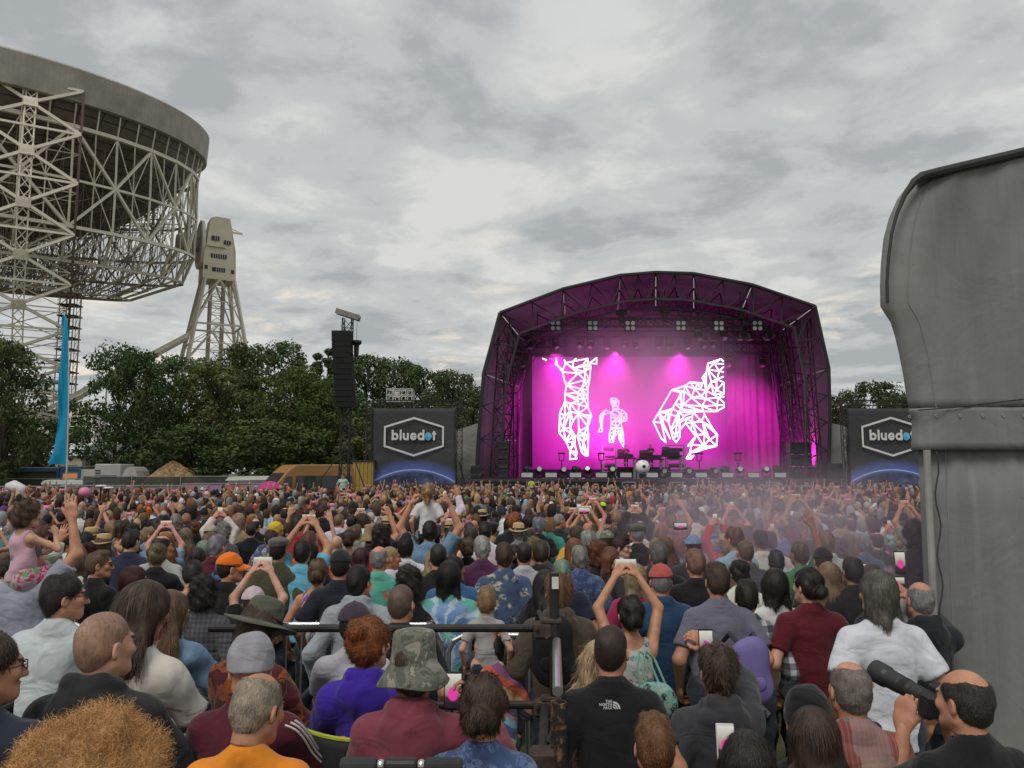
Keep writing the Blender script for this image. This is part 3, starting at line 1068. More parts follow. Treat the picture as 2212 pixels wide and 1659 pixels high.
def moving_head(p, parent=None, up=False, name="moving_head_light", lab=None, grp=None, rz=0.0, pitch=.0, sc=1.0):
    """yoke, head and base of a stage light; hangs down unless up"""
    s = 1 if up else -1
    t = empty(name, p, rz, lab, "stage light", grp)
    t.scale = (sc, sc, sc)
    MB().box((0, 0, s * .09), (.42, .34, .18), bev=.03).build("base", BLACK, t)
    for sx in (-.24, .24):
        MB().box((sx, 0, s * .38), (.06, .14, .46), bev=.02).build("yoke_arm", BLACK, t)
    rot = Matrix.Rotation(pitch, 3, "X")
    h = MB().lathe([(0, -.26), (.14, -.25), (.19, -.12), (.20, .1), (.17, .24), (.15, .25)], 14, (0, 0, s * .52), rot=rot @ Matrix.Rotation(RAD(90), 3, "X")).build("head", BLACK, t, True)
    MB().lathe([(0, .245), (.15, .245)], 14, (0, 0, s * .52), rot=rot @ Matrix.Rotation(RAD(90), 3, "X")).build("lens", LENS, t)
    return t


def box_truss(a, b, w, name, label, cat="truss", mat_=None, parent=None, group=None, panel=None):
    mat_ = mat_ or DKTRUSS
    a, b = Vector(a), Vector(b)
    if parent is None:
        parent = wempty(name, a, label, cat, group)
    d = (b - a); L = d.length; d.normalize()
    up = UP if abs(d.z) < .9 else Vector((0, 1, 0))
    x = d.cross(up).normalized() * w / 2; y = x.normalized().cross(d) * w / 2
    cs = [x + y, x - y, -x - y, -x + y]
    for c in cs:
        strut(a + c, b + c, w * .075, mat_, parent, "chord", 6)
    web = MB()
    q = max(2, int(L / (panel or w * 1.1)))
    for k in range(q):
        p0, p1 = a + d * L * k / q, a + d * L * (k + 1) / q
        for i in range(4):
            c0, c1 = cs[i], cs[(i + 1) % 4]
            web.bar(p0 + c0, p1 + c1, w * .045) if k % 2 == 0 else web.bar(p0 + c1, p1 + c0, w * .045)
            web.bar(p0 + c0, p0 + c1, w * .04)
    link("lacing", web.mesh("lacing"), mat_, parent)["kind"] = "stuff"
    return parent


# overhead lighting trusses and the lights on them
yF, yM, yR = SY + 3.0, SY + 6.5, SY + 9.5
def xz(u, v, Y):
    return at(u, v, Y)
tr1a, tr1b = xz(1205, 697, yF), xz(1660, 700, yF); tr1b.z = tr1a.z
box_truss(tr1a, tr1b, .6, "lighting_truss", "front overhead lighting truss carrying blinders under the stage roof", group="overhead lighting trusses")
tr2a, tr2b = xz(1130, 722, yM), xz(1660, 722, yM)
box_truss(tr2a, tr2b, .5, "lighting_truss", "middle overhead lighting truss with a row of moving heads", group="overhead lighting trusses")
tr3a, tr3b = xz(1105, 757, yR), xz(1215, 757, yR)
box_truss(tr3a, tr3b, .6, "lighting_truss", "short rear truss above the tall wireframe figure", group="overhead lighting trusses")
tr4a, tr4b = xz(1562, 752, yR), xz(1670, 752, yR)
box_truss(tr4a, tr4b, .9, "lighting_truss", "short deep rear truss right of the crouching figure", group="overhead lighting trusses")
GH = "moving lights hanging in the stage roof"
for i, u in enumerate((1146, 1200, 1252, 1276, 1312, 1350, 1372, 1424, 1445, 1484, 1519, 1540)):
    p = xz(u, 730, yM); p.z = tr2a.z - .3
    moving_head(p, lab="black moving light hanging from the middle lighting truss", grp=GH, rz=random.uniform(-.6, .6), pitch=random.uniform(.5, 1.3), sc=1.15)
for i, u in enumerate((1508, 1562, 1598, 1617, 1655)):
    p = xz(u, 708, yF); p.z = tr1a.z - .35
    moving_head(p, lab="large black moving light hanging from the front lighting truss", grp=GH, rz=random.uniform(-.6, .6), pitch=random.uniform(.6, 1.4), sc=1.3)
for u in (1130, 1190, 1572, 1645):
    p = xz(u, 757, yR); p.z = tr3a.z - .45
    moving_head(p, lab="black moving light under a short rear truss", grp=GH, rz=.3, pitch=1.2, sc=1.2)
for u, q in ((1200, 0), (1280, 0), (1361, 0), (1470, 0), (1552, 1), (1635, 1)):
    p = xz(u, 704, yF - .6)
    t = empty("blinder_light", p, 0, "square four-lamp blinder on the front lighting truss", "stage light", "four-lamp blinders")
    MB().box((0, 0, 0), (.85, .2, .85), bev=.04).build("housing", BLACK, t)
    for sx in (-.2, .2):
        for sz in (-.2, .2):
            MB().lathe([(0, -.02), (.12, -.03), (.16, 0)], 12, (sx, -.14, sz), rot=Matrix.Rotation(RAD(90), 3, "X")).build("lamp", LENS, t)
for u, v in ((1436, 672), (1600, 670), (1342, 676)):
    p = xz(u, v, yF)
    t = wempty("hoist_motor", p, "chain hoist motor above the front lighting truss", "hoist", "chain hoists")
    MB().box(p, (.8, .4, .35), bev=.06).build("motor_body", BLACK, t)
    MB().box(p - UP * .5, (.4, .35, .7), bev=.06).build("chain_bag", BLACK, t)
    strut(p, p + UP * 1.6, .03, BLACK, t, "chain")
# side towers inside the stage
ST_LAB = ["behind the left loudspeaker stack on stage", "inside the stage's right wall, middle of three", "right behind the stage's right front edge", "right behind the stage's left front edge", "deep in the stage by the right end of the drape"]
for u0, u1, y in ((1100, 1098, SY + 6), (1732, 1688, SY + 4), (1762, 1735, SY + 1.5), (1070, 1090, SY + 2), (1712, 1668, SY + 8)):
    a = at(u0, 1020, y); a.z = ZD; b = at(u1, 690 if y < SY + 5 else 715, y)
    box_truss(a, b, .75, "side_tower", "dark lattice tower leaning %s" % ST_LAB.pop(0), "truss", group="lattice towers beside the stage opening", panel=1.6)
a, b = at(1600, 808, SY + 6), at(1722, 783, SY + 3)
# cables
m = MB()
for u0, v0, u1, v1, sagv in ((1105, 790, 1165, 760, .8), (1098, 850, 1150, 765, 1.2), (1100, 700, 1105, 860, .3)):
    A, B = at(u0, v0, SY + 6), at(u1, v1, SY + 6)
    m.tube([A.lerp(B, t) - UP * sagv * math.sin(math.pi * t) for t in (0, .2, .4, .6, .8, 1)], .035, 5)
m.build("cable_run", BLACK, STAGE)

# floor package: lights along the stage lip
GF = "lights standing along the front of the stage"
for zx in (400, 545, 687, 830, 1125, 1272, 1418, 1568, 1722):
    p = at(*Z4(zx, 1190), SY + 1.2); p.z = ZD
    moving_head(p, up=True, lab="black moving light standing on the front of the stage", grp=GF, rz=random.uniform(-.3, .3), pitch=random.uniform(-.5, .3), sc=1.15)
for zx in (335, 617, 1480, 1785):
    p = at(*Z4(zx, 1175), SY + 1.6); p.z = ZD
    moving_head(p, up=True, lab="black moving light turned sideways on the stage floor", grp=GF, rz=1.5, pitch=.3, sc=1.25)
for zx in (332, 472, 613, 763, 905, 1057, 1199, 1342, 1495, 1645, 1800):
    p = at(*Z4(zx, 1200), SY - .2); p.z = ZD
    t = empty("flood_panel", p, 0, "small pale strobe panel lying at the stage edge", "stage light", "strobe panels at the stage edge")
    MB().box((0, 0, .24), (.92, .2, .44), bev=.03).build("housing", BLACK, t)
    MB().box((0, -.115, .25), (.78, .03, .3)).build("face", LENS, t)
for zx in (533, 763, 1333, 1558):
    p = at(*Z4(zx, 1175), SY + 2.4); p.z = ZD
    t = empty("stand_light", p, 0, "cage light on a thin stand on the stage", "stage light", "cage lights on stands")
    MB().bar((0, 0, 0), (0, 0, 1.3), .04, n=6).build("pole", BLACK, t)
    MB().lathe([(0, 0), (.35, 0), (.33, .04), (.05, .08)], 12).build("foot", BLACK, t)
    c = MB()
    for sx in (-.15, .15):
        for sy in (-.15, .15):
            c.bar((sx, sy, 1.3), (sx * 1.3, sy * 1.3, 1.8), .025)
    c.box((0, 0, 1.3), (.34, .34, .05)); c.box((0, 0, 1.82), (.5, .5, .12)); c.build("cage", DKTRUSS, t)

# keyboards, racks and the two musicians
def rack(u0, u1, v0, v1, Y, name, label):
    a, b = at(u0, v1, Y), at(u1, v0, Y)
    t = wempty(name, ((a.x + b.x) / 2, Y, ZD), label, "rack")
    z0 = ZD
    m = MB()
    for x in (a.x, b.x):
        for y in (Y - .3, Y + .3):
            m.bar((x, y, z0), (x, y, b.z), .05)
    for k in range(5):
        z = z0 + (b.z - z0) * (k + 1) / 5
        for y in (Y - .3, Y + .3):
            m.bar((a.x, y, z), (b.x, y, z), .04)
    m.build("frame", ALU, t)
    for k in range(4):
        z = z0 + (b.z - z0) * (k + .6) / 4.2
        w = (b.x - a.x) * random.uniform(.55, .85)
        MB().box(((a.x + b.x) / 2 + random.uniform(-.1, .1), Y, z), (w, .5, .3), bev=.03).build("module", BLACK, t)
    return t


rack(1302, 1330, 962, 1020, SY + 6, "equipment_rack", "tall open equipment rack left of the musicians")
rack(1440, 1478, 962, 1020, SY + 6, "equipment_rack", "tall open equipment rack right of the musicians")
def desk(u0, u1, v, Y, label):
    a, b = at(u0, v, Y), at(u1, v, Y)
    t = wempty("keyboard_desk", ((a.x + b.x) / 2, Y, ZD), label, "desk")
    cx = (a.x + b.x) / 2; W = b.x - a.x
    MB().box((cx, Y, a.z), (W, .8, .12), bev=.02).build("top", BLACK, t)
    for x in (a.x + .08, b.x - .08):
        MB().bar((x, Y - .3, ZD), (x, Y - .3, a.z), .06).build("leg", ALU, t)
        MB().bar((x, Y + .3, ZD), (x, Y + .3, a.z), .06).build("leg", ALU, t)
    MB().bar((a.x, Y - .35, a.z - .35), (b.x, Y - .35, a.z - .35), .06).build("rail", ALU, t)
    MB().box((cx, Y, a.z + .2), (W * .8, .5, .26), bev=.03).build("keyboard", BLACK, t)
    MB().box((cx - W * .2, Y + .1, a.z + .5), (W * .35, .3, .34), rot=Matrix.Rotation(-.4, 3, "X"), bev=.03).build("mixer", BLACK, t)
    return t


desk(1328, 1372, 990, SY + 5, "synthesiser desk with metal legs on the left of the stage centre")
desk(1375, 1432, 992, SY + 5, "wide synthesiser desk behind the football on the stage")
desk(1425, 1472, 985, SY + 5.4, "equipment desk stacked high beside the right rack")

# stacks of loudspeakers at both stage ends
def spk(u0, u1, v0, v1, Y, label, grp, rows=2):
    a, b = at(u0, v1, Y), at(u1, v0, Y)
    z0 = ZD
    t = wempty("loudspeaker_stack", ((a.x + b.x) / 2, Y, z0), label, "loudspeaker", grp)
    H = (b.z - z0) / rows
    for k in range(rows):
        c = MB().box(((a.x + b.x) / 2, Y, z0 + H * (k + .5)), (b.x - a.x, .9, H - .04), bev=.04).build("cabinet", BLACK, t)
        for q in (-.25, .25):
            MB().lathe([(0, -.02), (.18 * H, -.03), (.26 * H, 0)], 14, ((a.x + b.x) / 2 + q * (b.x - a.x), Y - .47, z0 + H * (k + .5)), rot=Matrix.Rotation(RAD(90), 3, "X")).build("driver", DKTRUSS, t)


spk(1075, 1098, 953, 1024, SY + .4, "black loudspeaker stack at the left end of the stage front", "loudspeaker stacks on stage", 4)
spk(1018, 1040, 1005, 1040, SY - .5, "low black bass cabinet left of the stage", "bass cabinets beside the stage", 1)
spk(1783, 1814, 1000, 1040, SY - .5, "low black bass cabinet right of the stage", "bass cabinets beside the stage", 1)
spk(1705, 1745, 955, 1024, SY + 2, "dark equipment stack at the right end of the stage", "loudspeaker stacks on stage", 3)
# grey side sheets
GREYSHEET = plain("grey_sheet", (.27, .27, .26), .7, var=.15, scale=.8, bump=.6, bscale=1.2, bdist=.2)
def sheet(pts, Y, label):
    P = [at(u, v, Y) for u, v in pts]
    m = MB().prism([(p.x, max(0, p.z)) for p in P], Y, Y + .06)
    o = m.build("tarpaulin", GREYSHEET); tag(o, label, "tarpaulin", "grey sheets beside the stage")


sheet([(985, 930), (1038, 912), (1034, 1100), (985, 1100)], SY + 1.5, "grey tarpaulin hanging between the left banner and the stage")
sheet([(1788, 912), (1830, 922), (1830, 1100), (1782, 1100)], SY + 1.5, "grey tarpaulin hanging between the stage and the right banner")
# pit barrier rails in front of the deck
for zx0, zx1 in ((330, 410), (885, 960), (1165, 1240), (1722, 1800)):
    a, b = at(*Z4(zx0, 1252), SY - 2.5), at(*Z4(zx1, 1252), SY - 2.5)
    t = wempty("pit_step_rail", (a.x, SY - 2.5, 0), "pale handrail of the steps in front of the stage", "handrail", "pit step handrails")
    for p in (a, b):
        strut((p.x, p.y, 0), (p.x, p.y, a.z), .04, ALU, t, "post")
    strut((a.x, a.y, a.z), (b.x, a.y, a.z), .05, ALU, t, "rail")
# football tossed above the crowd
def mat_ball():
    b = NB("football_leather")
    v = b.coord("Object")
    vo = b.n("ShaderNodeTexVoronoi"); b.l(v, vo.inputs["Vector"]); vo.inputs["Scale"].default_value = 2.6; vo.inputs["Randomness"].default_value = .2
    c = b.ramp(vo.outputs["Distance"], [(.22, (.02, .02, .02)), (.27, (.75, .75, .75))], "CONSTANT")
    b.bsdf(c, .4)
    return b.m


bm = bmesh.new(); bmesh.ops.create_icosphere(bm, subdivisions=3, radius=.42)
me = bpy.data.meshes.new("beach_football"); bm.to_mesh(me); bm.free()
for p in me.polygons: p.use_smooth = True
o = link("beach_football", me, mat_ball(), loc=at(1388, 1009, 46)); tag(o, "big inflatable black and white football in the air before the stage", "ball")

# lamps of the stage lighting
def spot(p, tgt, e, size=RAD(95)):
    d = bpy.data.lights.new("stage_lamp", "SPOT"); d.energy = e; d.color = (1.0, .02, .62); d.spot_size = size; d.spot_blend = .8; d.shadow_soft_size = .4
    o = bpy.data.objects.new("stage_lamp", d); COL.objects.link(o); o.location = p
    o.rotation_euler = (Vector(tgt) - Vector(p)).to_track_quat("-Z", "Y").to_euler()


xm = STAGE.location.x
for u in (1200, 1330, 1470, 1620):
    p = xz(u, 740, yM); spot(p - UP * .9, (p.x, SY + 13, 4.5), 10000)
spot(Vector((xb - 2.5, SY + 4, ZD + 1.0)), (xb + 3, SY + 7, 8.5), 4500, RAD(110))
spot(Vector((xa + 5, SY + 5, ZD + 1.0)), (xm + 4, SY + 5, 16), 4000, RAD(120))


# smoke: thin in the stage, and a drift over the crowd
def mat_smoke(name, dens, color, nscale, radial=True, lo=.42, hi=.72):
    b = NB(name)
    v = b.coord("Object")
    g = b.coord("Generated")
    f = b.ramp(b.noise(v, nscale, 3, .55), [(lo, 0.), (hi, 1.)])
    d = f
    if radial:
        sub = b.n("ShaderNodeVectorMath"); sub.operation = "SUBTRACT"; b.l(g, sub.inputs[0]); sub.inputs[1].default_value = (.5, .5, .5)
        ln = b.n("ShaderNodeVectorMath"); ln.operation = "LENGTH"; b.l(sub.outputs[0], ln.inputs[0])
        fall = b.ramp(ln.outputs["Value"], [(.05, 1.), (.5, 0.)], "EASE")
        d = b.math("MULTIPLY", b.math("ADD", d, .25), fall)
    dd = b.math("MULTIPLY", d, dens)
    vol = b.n("ShaderNodeVolumePrincipled")
    vol.inputs["Color"].default_value = (*color, 1)
    vol.inputs["Anisotropy"].default_value = .1
    b.l(dd, vol.inputs["Density"])
    b.l(vol.outputs[0], b.out.inputs["Volume"])
    return b.m


def smoke_box(name, c, size, mat_, label):
    m = MB().box((0, 0, 0), size)
    o = m.build(name, mat_, loc=c)
    tag(o, label, "smoke", kind="stuff")
    return o


smoke_box("stage_smoke", (xm - .6, SY + 4.5, 9.6), (21.5, 12.5, 14.4), mat_smoke("stage_smoke_air", .27, (.86, .84, .86), .16, True, .33, .75), "thin theatre smoke hanging under the stage roof")
smoke_box("crowd_smoke", (2.95, 9.6, 1.75), (4.0, 10.5, 2.3), mat_smoke("crowd_smoke_air", .42, (.82, .68, .82), .8, True), "drift of pinkish smoke over the crowd before the stage")

# ================================================================== banners beside the stage
def mat_banner():
    b = NB("banner_print")
    v = b.coord("Object")
    sep = b.n("ShaderNodeSeparateXYZ"); b.l(v, sep.inputs[0])
    # printed planet: circle of radius R centred below the banner
    R, cz = 5.2, -2.55
    x2 = b.math("POWER", sep.outputs[0], 2.0)
    dz = b.math("SUBTRACT", sep.outputs[2], cz)
    r = b.math("SQRT", b.math("ADD", x2, b.math("POWER", dz, 2.0)))
    d = b.math("SUBTRACT", r, R)
    cloud = b.noise(v, 1.4, 6, .65, .4)
    inside = b.ramp(cloud, [(.4, (.025, .03, .06)), (.62, (.06, .09, .20)), (.8, (.25, .3, .4))])
    glow = b.ramp(b.math("ADD", b.math("MULTIPLY", d, .62), .12), [(0., (.05, .07, .16)), (.10, (.10, .16, .42)), (.125, (.50, .62, .85)), (.16, (.09, .14, .42)), (.62, (.045, .046, .05))])
    inb = b.math("LESS_THAN", d, -.19)
    c = b.mix(inb, glow, inside)
    b.bsdf(c, .75, normal=b.bump(b.noise(v, .8, 3, .6, .6), .7, .12))
    return b.m


BANNERM = mat_banner()
LETTER = plain("white_letter_print", (.62, .62, .62), .7, var=.05)
CYAN1 = plain("cyan_dot_print", (.06, .36, .58), .7, var=.05)
CYAN2 = plain("pale_cyan_dot_print", (.12, .48, .70), .7, var=.05)


def ring2(cx, cz, r0, r1, a0=0., a1=360., n=28):
    """flat annulus sector polygons (x, z)"""
    q = []
    for k in range(n):
        t0, t1 = RAD(a0 + (a1 - a0) * k / n), RAD(a0 + (a1 - a0) * (k + 1) / n)
        q.append([(cx + r1 * math.cos(t0), cz + r1 * math.sin(t0)), (cx + r1 * math.cos(t1), cz + r1 * math.sin(t1)), (cx + r0 * math.cos(t1), cz + r0 * math.sin(t1)), (cx + r0 * math.cos(t0), cz + r0 * math.sin(t0))])
    return q


def banner(u0, u1, v0, Y, label, sgn):
    a, b = at(u0, v0, Y), at(u1, v0, Y)
    W = b.x - a.x; H = a.z
    cx = (a.x + b.x) / 2
    t = empty("festival_banner", (cx, Y, 0), 0, label, "banner", "festival banners beside the stage")
    # sheet with slight billow
    nx, nz = 24, 24
    vs, fs = [], []
    for i in range(nz + 1):
        for k in range(nx + 1):
            x = -W / 2 + W * k / nx; z = .3 + (H - .3) * i / nz
            y = .10 * math.sin(3.1 * k / nx + 1) * math.sin(math.pi * i / nz) + .02 * math.sin(9 * k / nx + 5 * i / nz)
            vs.append((x, y, z))
    for i in range(nz):
        for k in range(nx):
            q = i * (nx + 1) + k
            fs.append((q, q + 1, q + nx + 2, q + nx + 1))
    sh = MB().add(vs, fs)
    s_ = link("sheet", sh.mesh("sheet", True, False), BANNERM, t)
    so = s_.modifiers.new("thick", "SOLIDIFY"); so.thickness = .02
    # print: hexagon outline and word, laid on the sheet
    k = W / 6.0
    yy = -.16
    def flat(name, polys, mat_, dy=0.0):
        m = MB()
        for p in polys:
            nn = len(p)
            m.add([(x, yy + dy, z) for x, z in p], [tuple(range(nn))])
        return link(name, m.mesh(name, fix=False), mat_, s_)
    hc = H * .715
    hexo = [(0, 1.42), (2.16, .75), (2.16, -.72), (0, -1.42), (-2.16, -.72), (-2.16, .75)]
    inn = [(0, 1.27), (2.03, .645), (2.03, -.62), (0, -1.27), (-2.03, -.62), (-2.03, .645)]
    S = lambda p: (p[0] * k, hc + p[1] * k)
    flat("hexagon_print", [[S(hexo[i]), S(hexo[(i + 1) % 6]), S(inn[(i + 1) % 6]), S(inn[i])] for i in range(6)], LETTER)
    # letters built from bowls and stems; x-height .5, stroke .17
    def rect(x0, z0, x1, z1):
        return [(x0, z0), (x1, z0), (x1, z1), (x0, z1)]
    def put(name, polys, ox, mat_=LETTER, dy=0.0):
        flat(name, [[S((x * .85 + ox, (z - .17) * .95)) for x, z in p] for p in polys], mat_, dy)
    r1, r0 = .285, .115
    base = -.08
    bowl = lambda x: ring2(x, base + r1 - .02, r0, r1)
    xs = -1.60
    put("letter_b", bowl(.30), xs); put("letter_b", [rect(0, base - .02, .17, base + .78)], xs, dy=-.004)
    put("letter_l", [rect(.68, base - .02, .85, base + .78)], xs)
    put("letter_u", ring2(1.20, base + .235, .09, .255, 180, 360) + [rect(.945, base + .235, 1.11, base + .54), rect(1.29, base + .235, 1.455, base + .54)], xs)
    put("letter_u", [rect(1.30, base - .02, 1.457, base + .3)], xs, dy=-.004)
    put("letter_e", ring2(1.84, base + r1 - .02, r0, r1, 20, 330), xs); put("letter_e", [rect(1.70, base + .19, 2.12, base + .31)], xs, dy=-.004)
    put("letter_d", bowl(2.47), xs); put("letter_d", [rect(2.60, base - .02, 2.77, base + .78)], xs, dy=-.004)
    disc = lambda a0, a1: [[(3.09 + .30 * math.cos(RAD(a0 + (a1 - a0) * q / 24)), base + .27 + .30 * math.sin(RAD(a0 + (a1 - a0) * q / 24))) for q in range(25)]]
    put("cyan_dot", disc(-35, 145), xs, CYAN2); put("cyan_dot", disc(145, 325), xs, CYAN1)
    put("letter_t", [rect(3.50, base - .02, 3.67, base + .68)], xs, dy=-.004); put("letter_t", [rect(3.42, base + .40, 3.76, base + .54)], xs)
    # truss frame
    for x in (-W / 2 - .25, W / 2 + .25):
        box_truss((cx + x, Y + .1, 0), (cx + x, Y + .1, H + .55), .36, "banner_tower", "black lattice post at the %s edge of the %s festival banner" % ("left" if x < 0 else "right", sgn), "truss", group="lattice posts of the banners", mat_=DKTRUSS)
    box_truss((cx - W / 2, Y + .1, H + .38), (cx + W / 2, Y + .1, H + .38), .34, "banner_beam", "black lattice beam along the top of the %s festival banner" % sgn, "truss", mat_=DKTRUSS)
    for sx in (-1, 1):
        x = cx + sx * (W / 2 + .25)
        m = MB().bar((x, Y + .1, 3.2), (x + sx * .9, Y - .6, .05), .06); tag(m.build("brace_pole", DKTRUSS), "slanting black brace pole %s of the %s festival banner" % ("left" if sx < 0 else "right", sgn), "pole", "brace poles of the banner posts")
    return t


banner(806, 985, 882, SY - 1.5, "tall dark festival banner with white hexagon left of the stage", "left")
banner(1831, 2011, 882, SY - 1.5, "tall dark festival banner partly hidden by the grey tent", "right")

# ================================================================== line array tower
YL = 47.0
LA = wempty("line_array_tower", (at(752, 1000, YL).x, YL, 0), "tall lattice mast with hanging black line array loudspeaker", "speaker tower")
top = at(752, 688, YL); lx = top.x
box_truss((lx, YL, 0), (lx, YL, top.z), .52, "", "", parent=LA, mat_=DKTRUSS)
p = at(752, 680, YL)
m = MB()
bx = Matrix.Rotation(RAD(22), 3, "Y") @ Matrix.Rotation(RAD(-35), 3, "Z")
for s in (-.16, .16):
    m.box(p + Vector((0, s * 1.4, 0)), (1.5, .1, .32), Matrix.Rotation(RAD(18), 3, "Y"))
m.box(p, (1.4, .5, .06), Matrix.Rotation(RAD(18), 3, "Y"))
m.build("top_beam", plain("grey_beam", (.20, .19, .18), .6), LA)
a0, a1 = at(739, 716, YL - .6), at(741, 879, YL - .6)
nb = 14
ARRB = plain("array_grille", (.006, .006, .007), .8, var=.2)
for i in range(nb):
    t = (i + .5) / nb
    c = a0.lerp(a1, t)
    c.y += .35 * t * t
    H = (a0.z - a1.z) / nb
    c.x += .15 * t * t
    MB().box(c, (1.12, .75, H * .995), Matrix.Rotation(.05 * t, 3, "X"), bev=.012).build("array_cabinet", ARRB, LA)
for dx in (-.4, .4):
    strut(Vector((a0.x + dx * .2, YL - .5, a0.z)), Vector((a0.x + dx * .2, YL - .3, top.z)), .02, BLACK, LA, "hoist_chain")
pb = at(770, 750, YL)
MB().lathe([(0, -.6), (.14, -.55), (.17, .1), (.32, .25), (.3, .4), (0, .45)], 12, pb).build("motor_bag", BLACK, LA)
strut(pb, Vector((pb.x, YL, top.z)), .015, BLACK, LA, "hoist_chain")
for dx in (-1.6, 1.3):
    strut(at(752, 955, YL), Vector((lx + dx * 1.6, YL - 1.2, 0)), .035, BLACK, LA, "guy_line")
m = MB().box((lx, YL, .15), (2.4, 2.4, .3)); m.build("base_plate", DKTRUSS, LA)

# scissor lift cage over the left banner
YS = 62
a, b = at(835, 866, YS), at(890, 840, YS)
SL = wempty("scissor_lift", ((a.x + b.x) / 2, YS, 0), "pale grey scissor lift cage raised above the left banner", "lift")
m = MB()
for x in np.linspace(a.x, b.x, 5):
    for y in (YS, YS + 1.3):
        m.bar((x, y, a.z), (x, y, b.z), .05)
for z in (a.z, (a.z + b.z) / 2, b.z):
    for y in (YS, YS + 1.3):
        m.bar((a.x, y, z), (b.x, y, z), .05)
    for x in (a.x, b.x):
        m.bar((x, YS, z), (x, YS + 1.3, z), .05)
PALE = plain("pale_grey_metal", (.48, .48, .46), .5, var=.15)
m.build("cage", PALE, SL)
MB().box(((a.x + b.x) / 2, YS + .65, a.z), (b.x - a.x, 1.4, .15)).build("floor", PALE, SL)
MB().box(((a.x + b.x) / 2 - .2, YS + .1, (a.z + b.z) / 2), (.4, .25, .5), bev=.05).build("control_box", PALE, SL)
for k in range(7):
    z0 = .6 + (a.z - .6) * k / 7; z1 = .6 + (a.z - .6) * (k + 1) / 7
    strut((a.x + .2, YS + .3, z0), (b.x - .2, YS + .3, z1), .06, DKTRUSS, SL, "scissor_arm"); strut((b.x - .2, YS + .9, z0), (a.x + .2, YS + .9, z1), .06, DKTRUSS, SL, "scissor_arm")
MB().box(((a.x + b.x) / 2, YS + .6, .45), (2.2, 1.3, .5), bev=.08).build("chassis", PALE, SL)

# ================================================================== compound behind the crowd
PAINTS = {}


def paint(name, col, rough=.3):
    return plain(name, col, rough, var=.06, scale=1.2, spec=.5)


RUBBER = plain("tyre_rubber", (.02, .02, .02), .85, var=.2)
HUB = plain("wheel_hub", (.35, .35, .36), .4, metal=.5, var=.1)
CHROME = plain("lamp_glass", (.6, .6, .62), .15, var=.1)


def vehicle(name, label, loc, heading, L, W, prof, wins, wheels, body, roof=None, zsplit=None, group=None):
    """side profile (x along length, z) extruded over the width; heading = direction of the nose (rz of +x)"""
    t = empty(name, loc, heading, label, name.replace("_", " ").split()[-1], group)
    m = MB()
    n = len(prof)
    rings = []
    for k, (y, ins) in enumerate(((-W / 2, .10), (-W / 2 + .09, 0), (W / 2 - .09, 0), (W / 2, .10))):
        zmax = max(z for x, z in prof); zmin = min(z for x, z in prof)
        for x, z in prof:
            tt = max(0, (z - zmin) / (zmax - zmin) - .45)
            yy = y * (1 - .14 * tt) if True else y
            cx = sum(p[0] for p in prof) / n; cz = (zmax + zmin) / 2
            m.v.append((x + (cx - x) * ins * .18, yy, z + (cz - z) * ins * .35))
    for k in range(3):
        for i in range(n):
            j = (i + 1) % n
            m.f.append((k * n + i, k * n + j, (k + 1) * n + j, (k + 1) * n + i))
    m.f += [tuple(range(n)), tuple(range(4 * n - 1, 3 * n - 1, -1))]
    m.build("body", body, t, smooth=False)
    zmax = max(z for x, z in prof); zmin = min(z for x, z in prof)
    for poly in wins:                       # side glass on both flanks
        for s in (-1, 1):
            mm = MB()
            q = []
            for x, z in poly:
                tt = max(0, (z - zmin) / (zmax - zmin) - .45)
                q.append((x, s * (W / 2 * (1 - .14 * tt) + .05), z))
            k = len(q)
            mm.add(q + [(x, y - s * .09, z) for x, y, z in q], [tuple(range(k)), tuple(range(2 * k - 1, k - 1, -1))] + [(i, (i + 1) % k, k + (i + 1) % k, k + i) for i in range(k)])
            mm.build("side_window", GLASSDK, t)
    for x, r in wheels:
        for s in (-1, 1):
            rot = Matrix.Rotation(RAD(90), 3, "X")
            w = MB().lathe([(r * .55, -.11), (r * .9, -.12), (r, -.07), (r, .07), (r * .9, .12), (r * .55, .11)], 20, (x, s * (W / 2 - .12), r), rot=rot).build("tyre", RUBBER, t, True)
            MB().lathe([(0, -.1), (r * .55, -.11), (r * .58, 0), (r * .55, .11), (0, .1)], 16, (x, s * (W / 2 - .12), r), rot=rot).build("wheel_rim", HUB, t)
    return t


def quad_part(t, name, pts, mat_, off=.01):
    q = [Vector(p) for p in pts]
    nrm = (q[1] - q[0]).cross(q[2] - q[0]).normalized() * off
    m = MB().add([p + nrm for p in q] + [p - nrm for p in q], [(0, 1, 2, 3), (7, 6, 5, 4), (0, 4, 5, 1), (1, 5, 6, 2), (2, 6, 7, 3), (3, 7, 4, 0)])
    return m.build(name, mat_, t)


# gold minibus
GOLD = paint("gold_metallic_paint", (.29, .155, .045), .32)
p = at(655, 1040, 47.5)
VAN = vehicle("gold_minibus", "gold high-roof minibus parked behind the crowd", (p.x - .5, 48.6, 0), RAD(180 + 42), 6.2, 2.0,
              [(3.0, .35), (3.05, .85), (2.85, 1.12), (2.15, 1.35), (1.25, 2.38), (.7, 2.78), (-2.9, 2.82), (-3.1, 2.5), (-3.15, .5), (-3.0, .35)],
              [[(1.75, 1.36), (1.02, 1.36), (1.0, 2.12), (1.32, 2.12)], [(.78, 1.38), (-.75, 1.38), (-.75, 2.15), (.72, 2.15)], [(-.85, 1.38), (-2.9, 1.40), (-2.85, 2.15), (-.85, 2.15)]],
              [(2.05, .36), (-1.95, .36)], GOLD)
VAN.scale = (1.06, 1.06, 1.06)
quad_part(VAN, "windscreen", [(2.10, -.78, 1.42), (2.10, .78, 1.42), (1.36, .74, 2.30), (1.36, -.74, 2.30)], GLASSDK, .02)
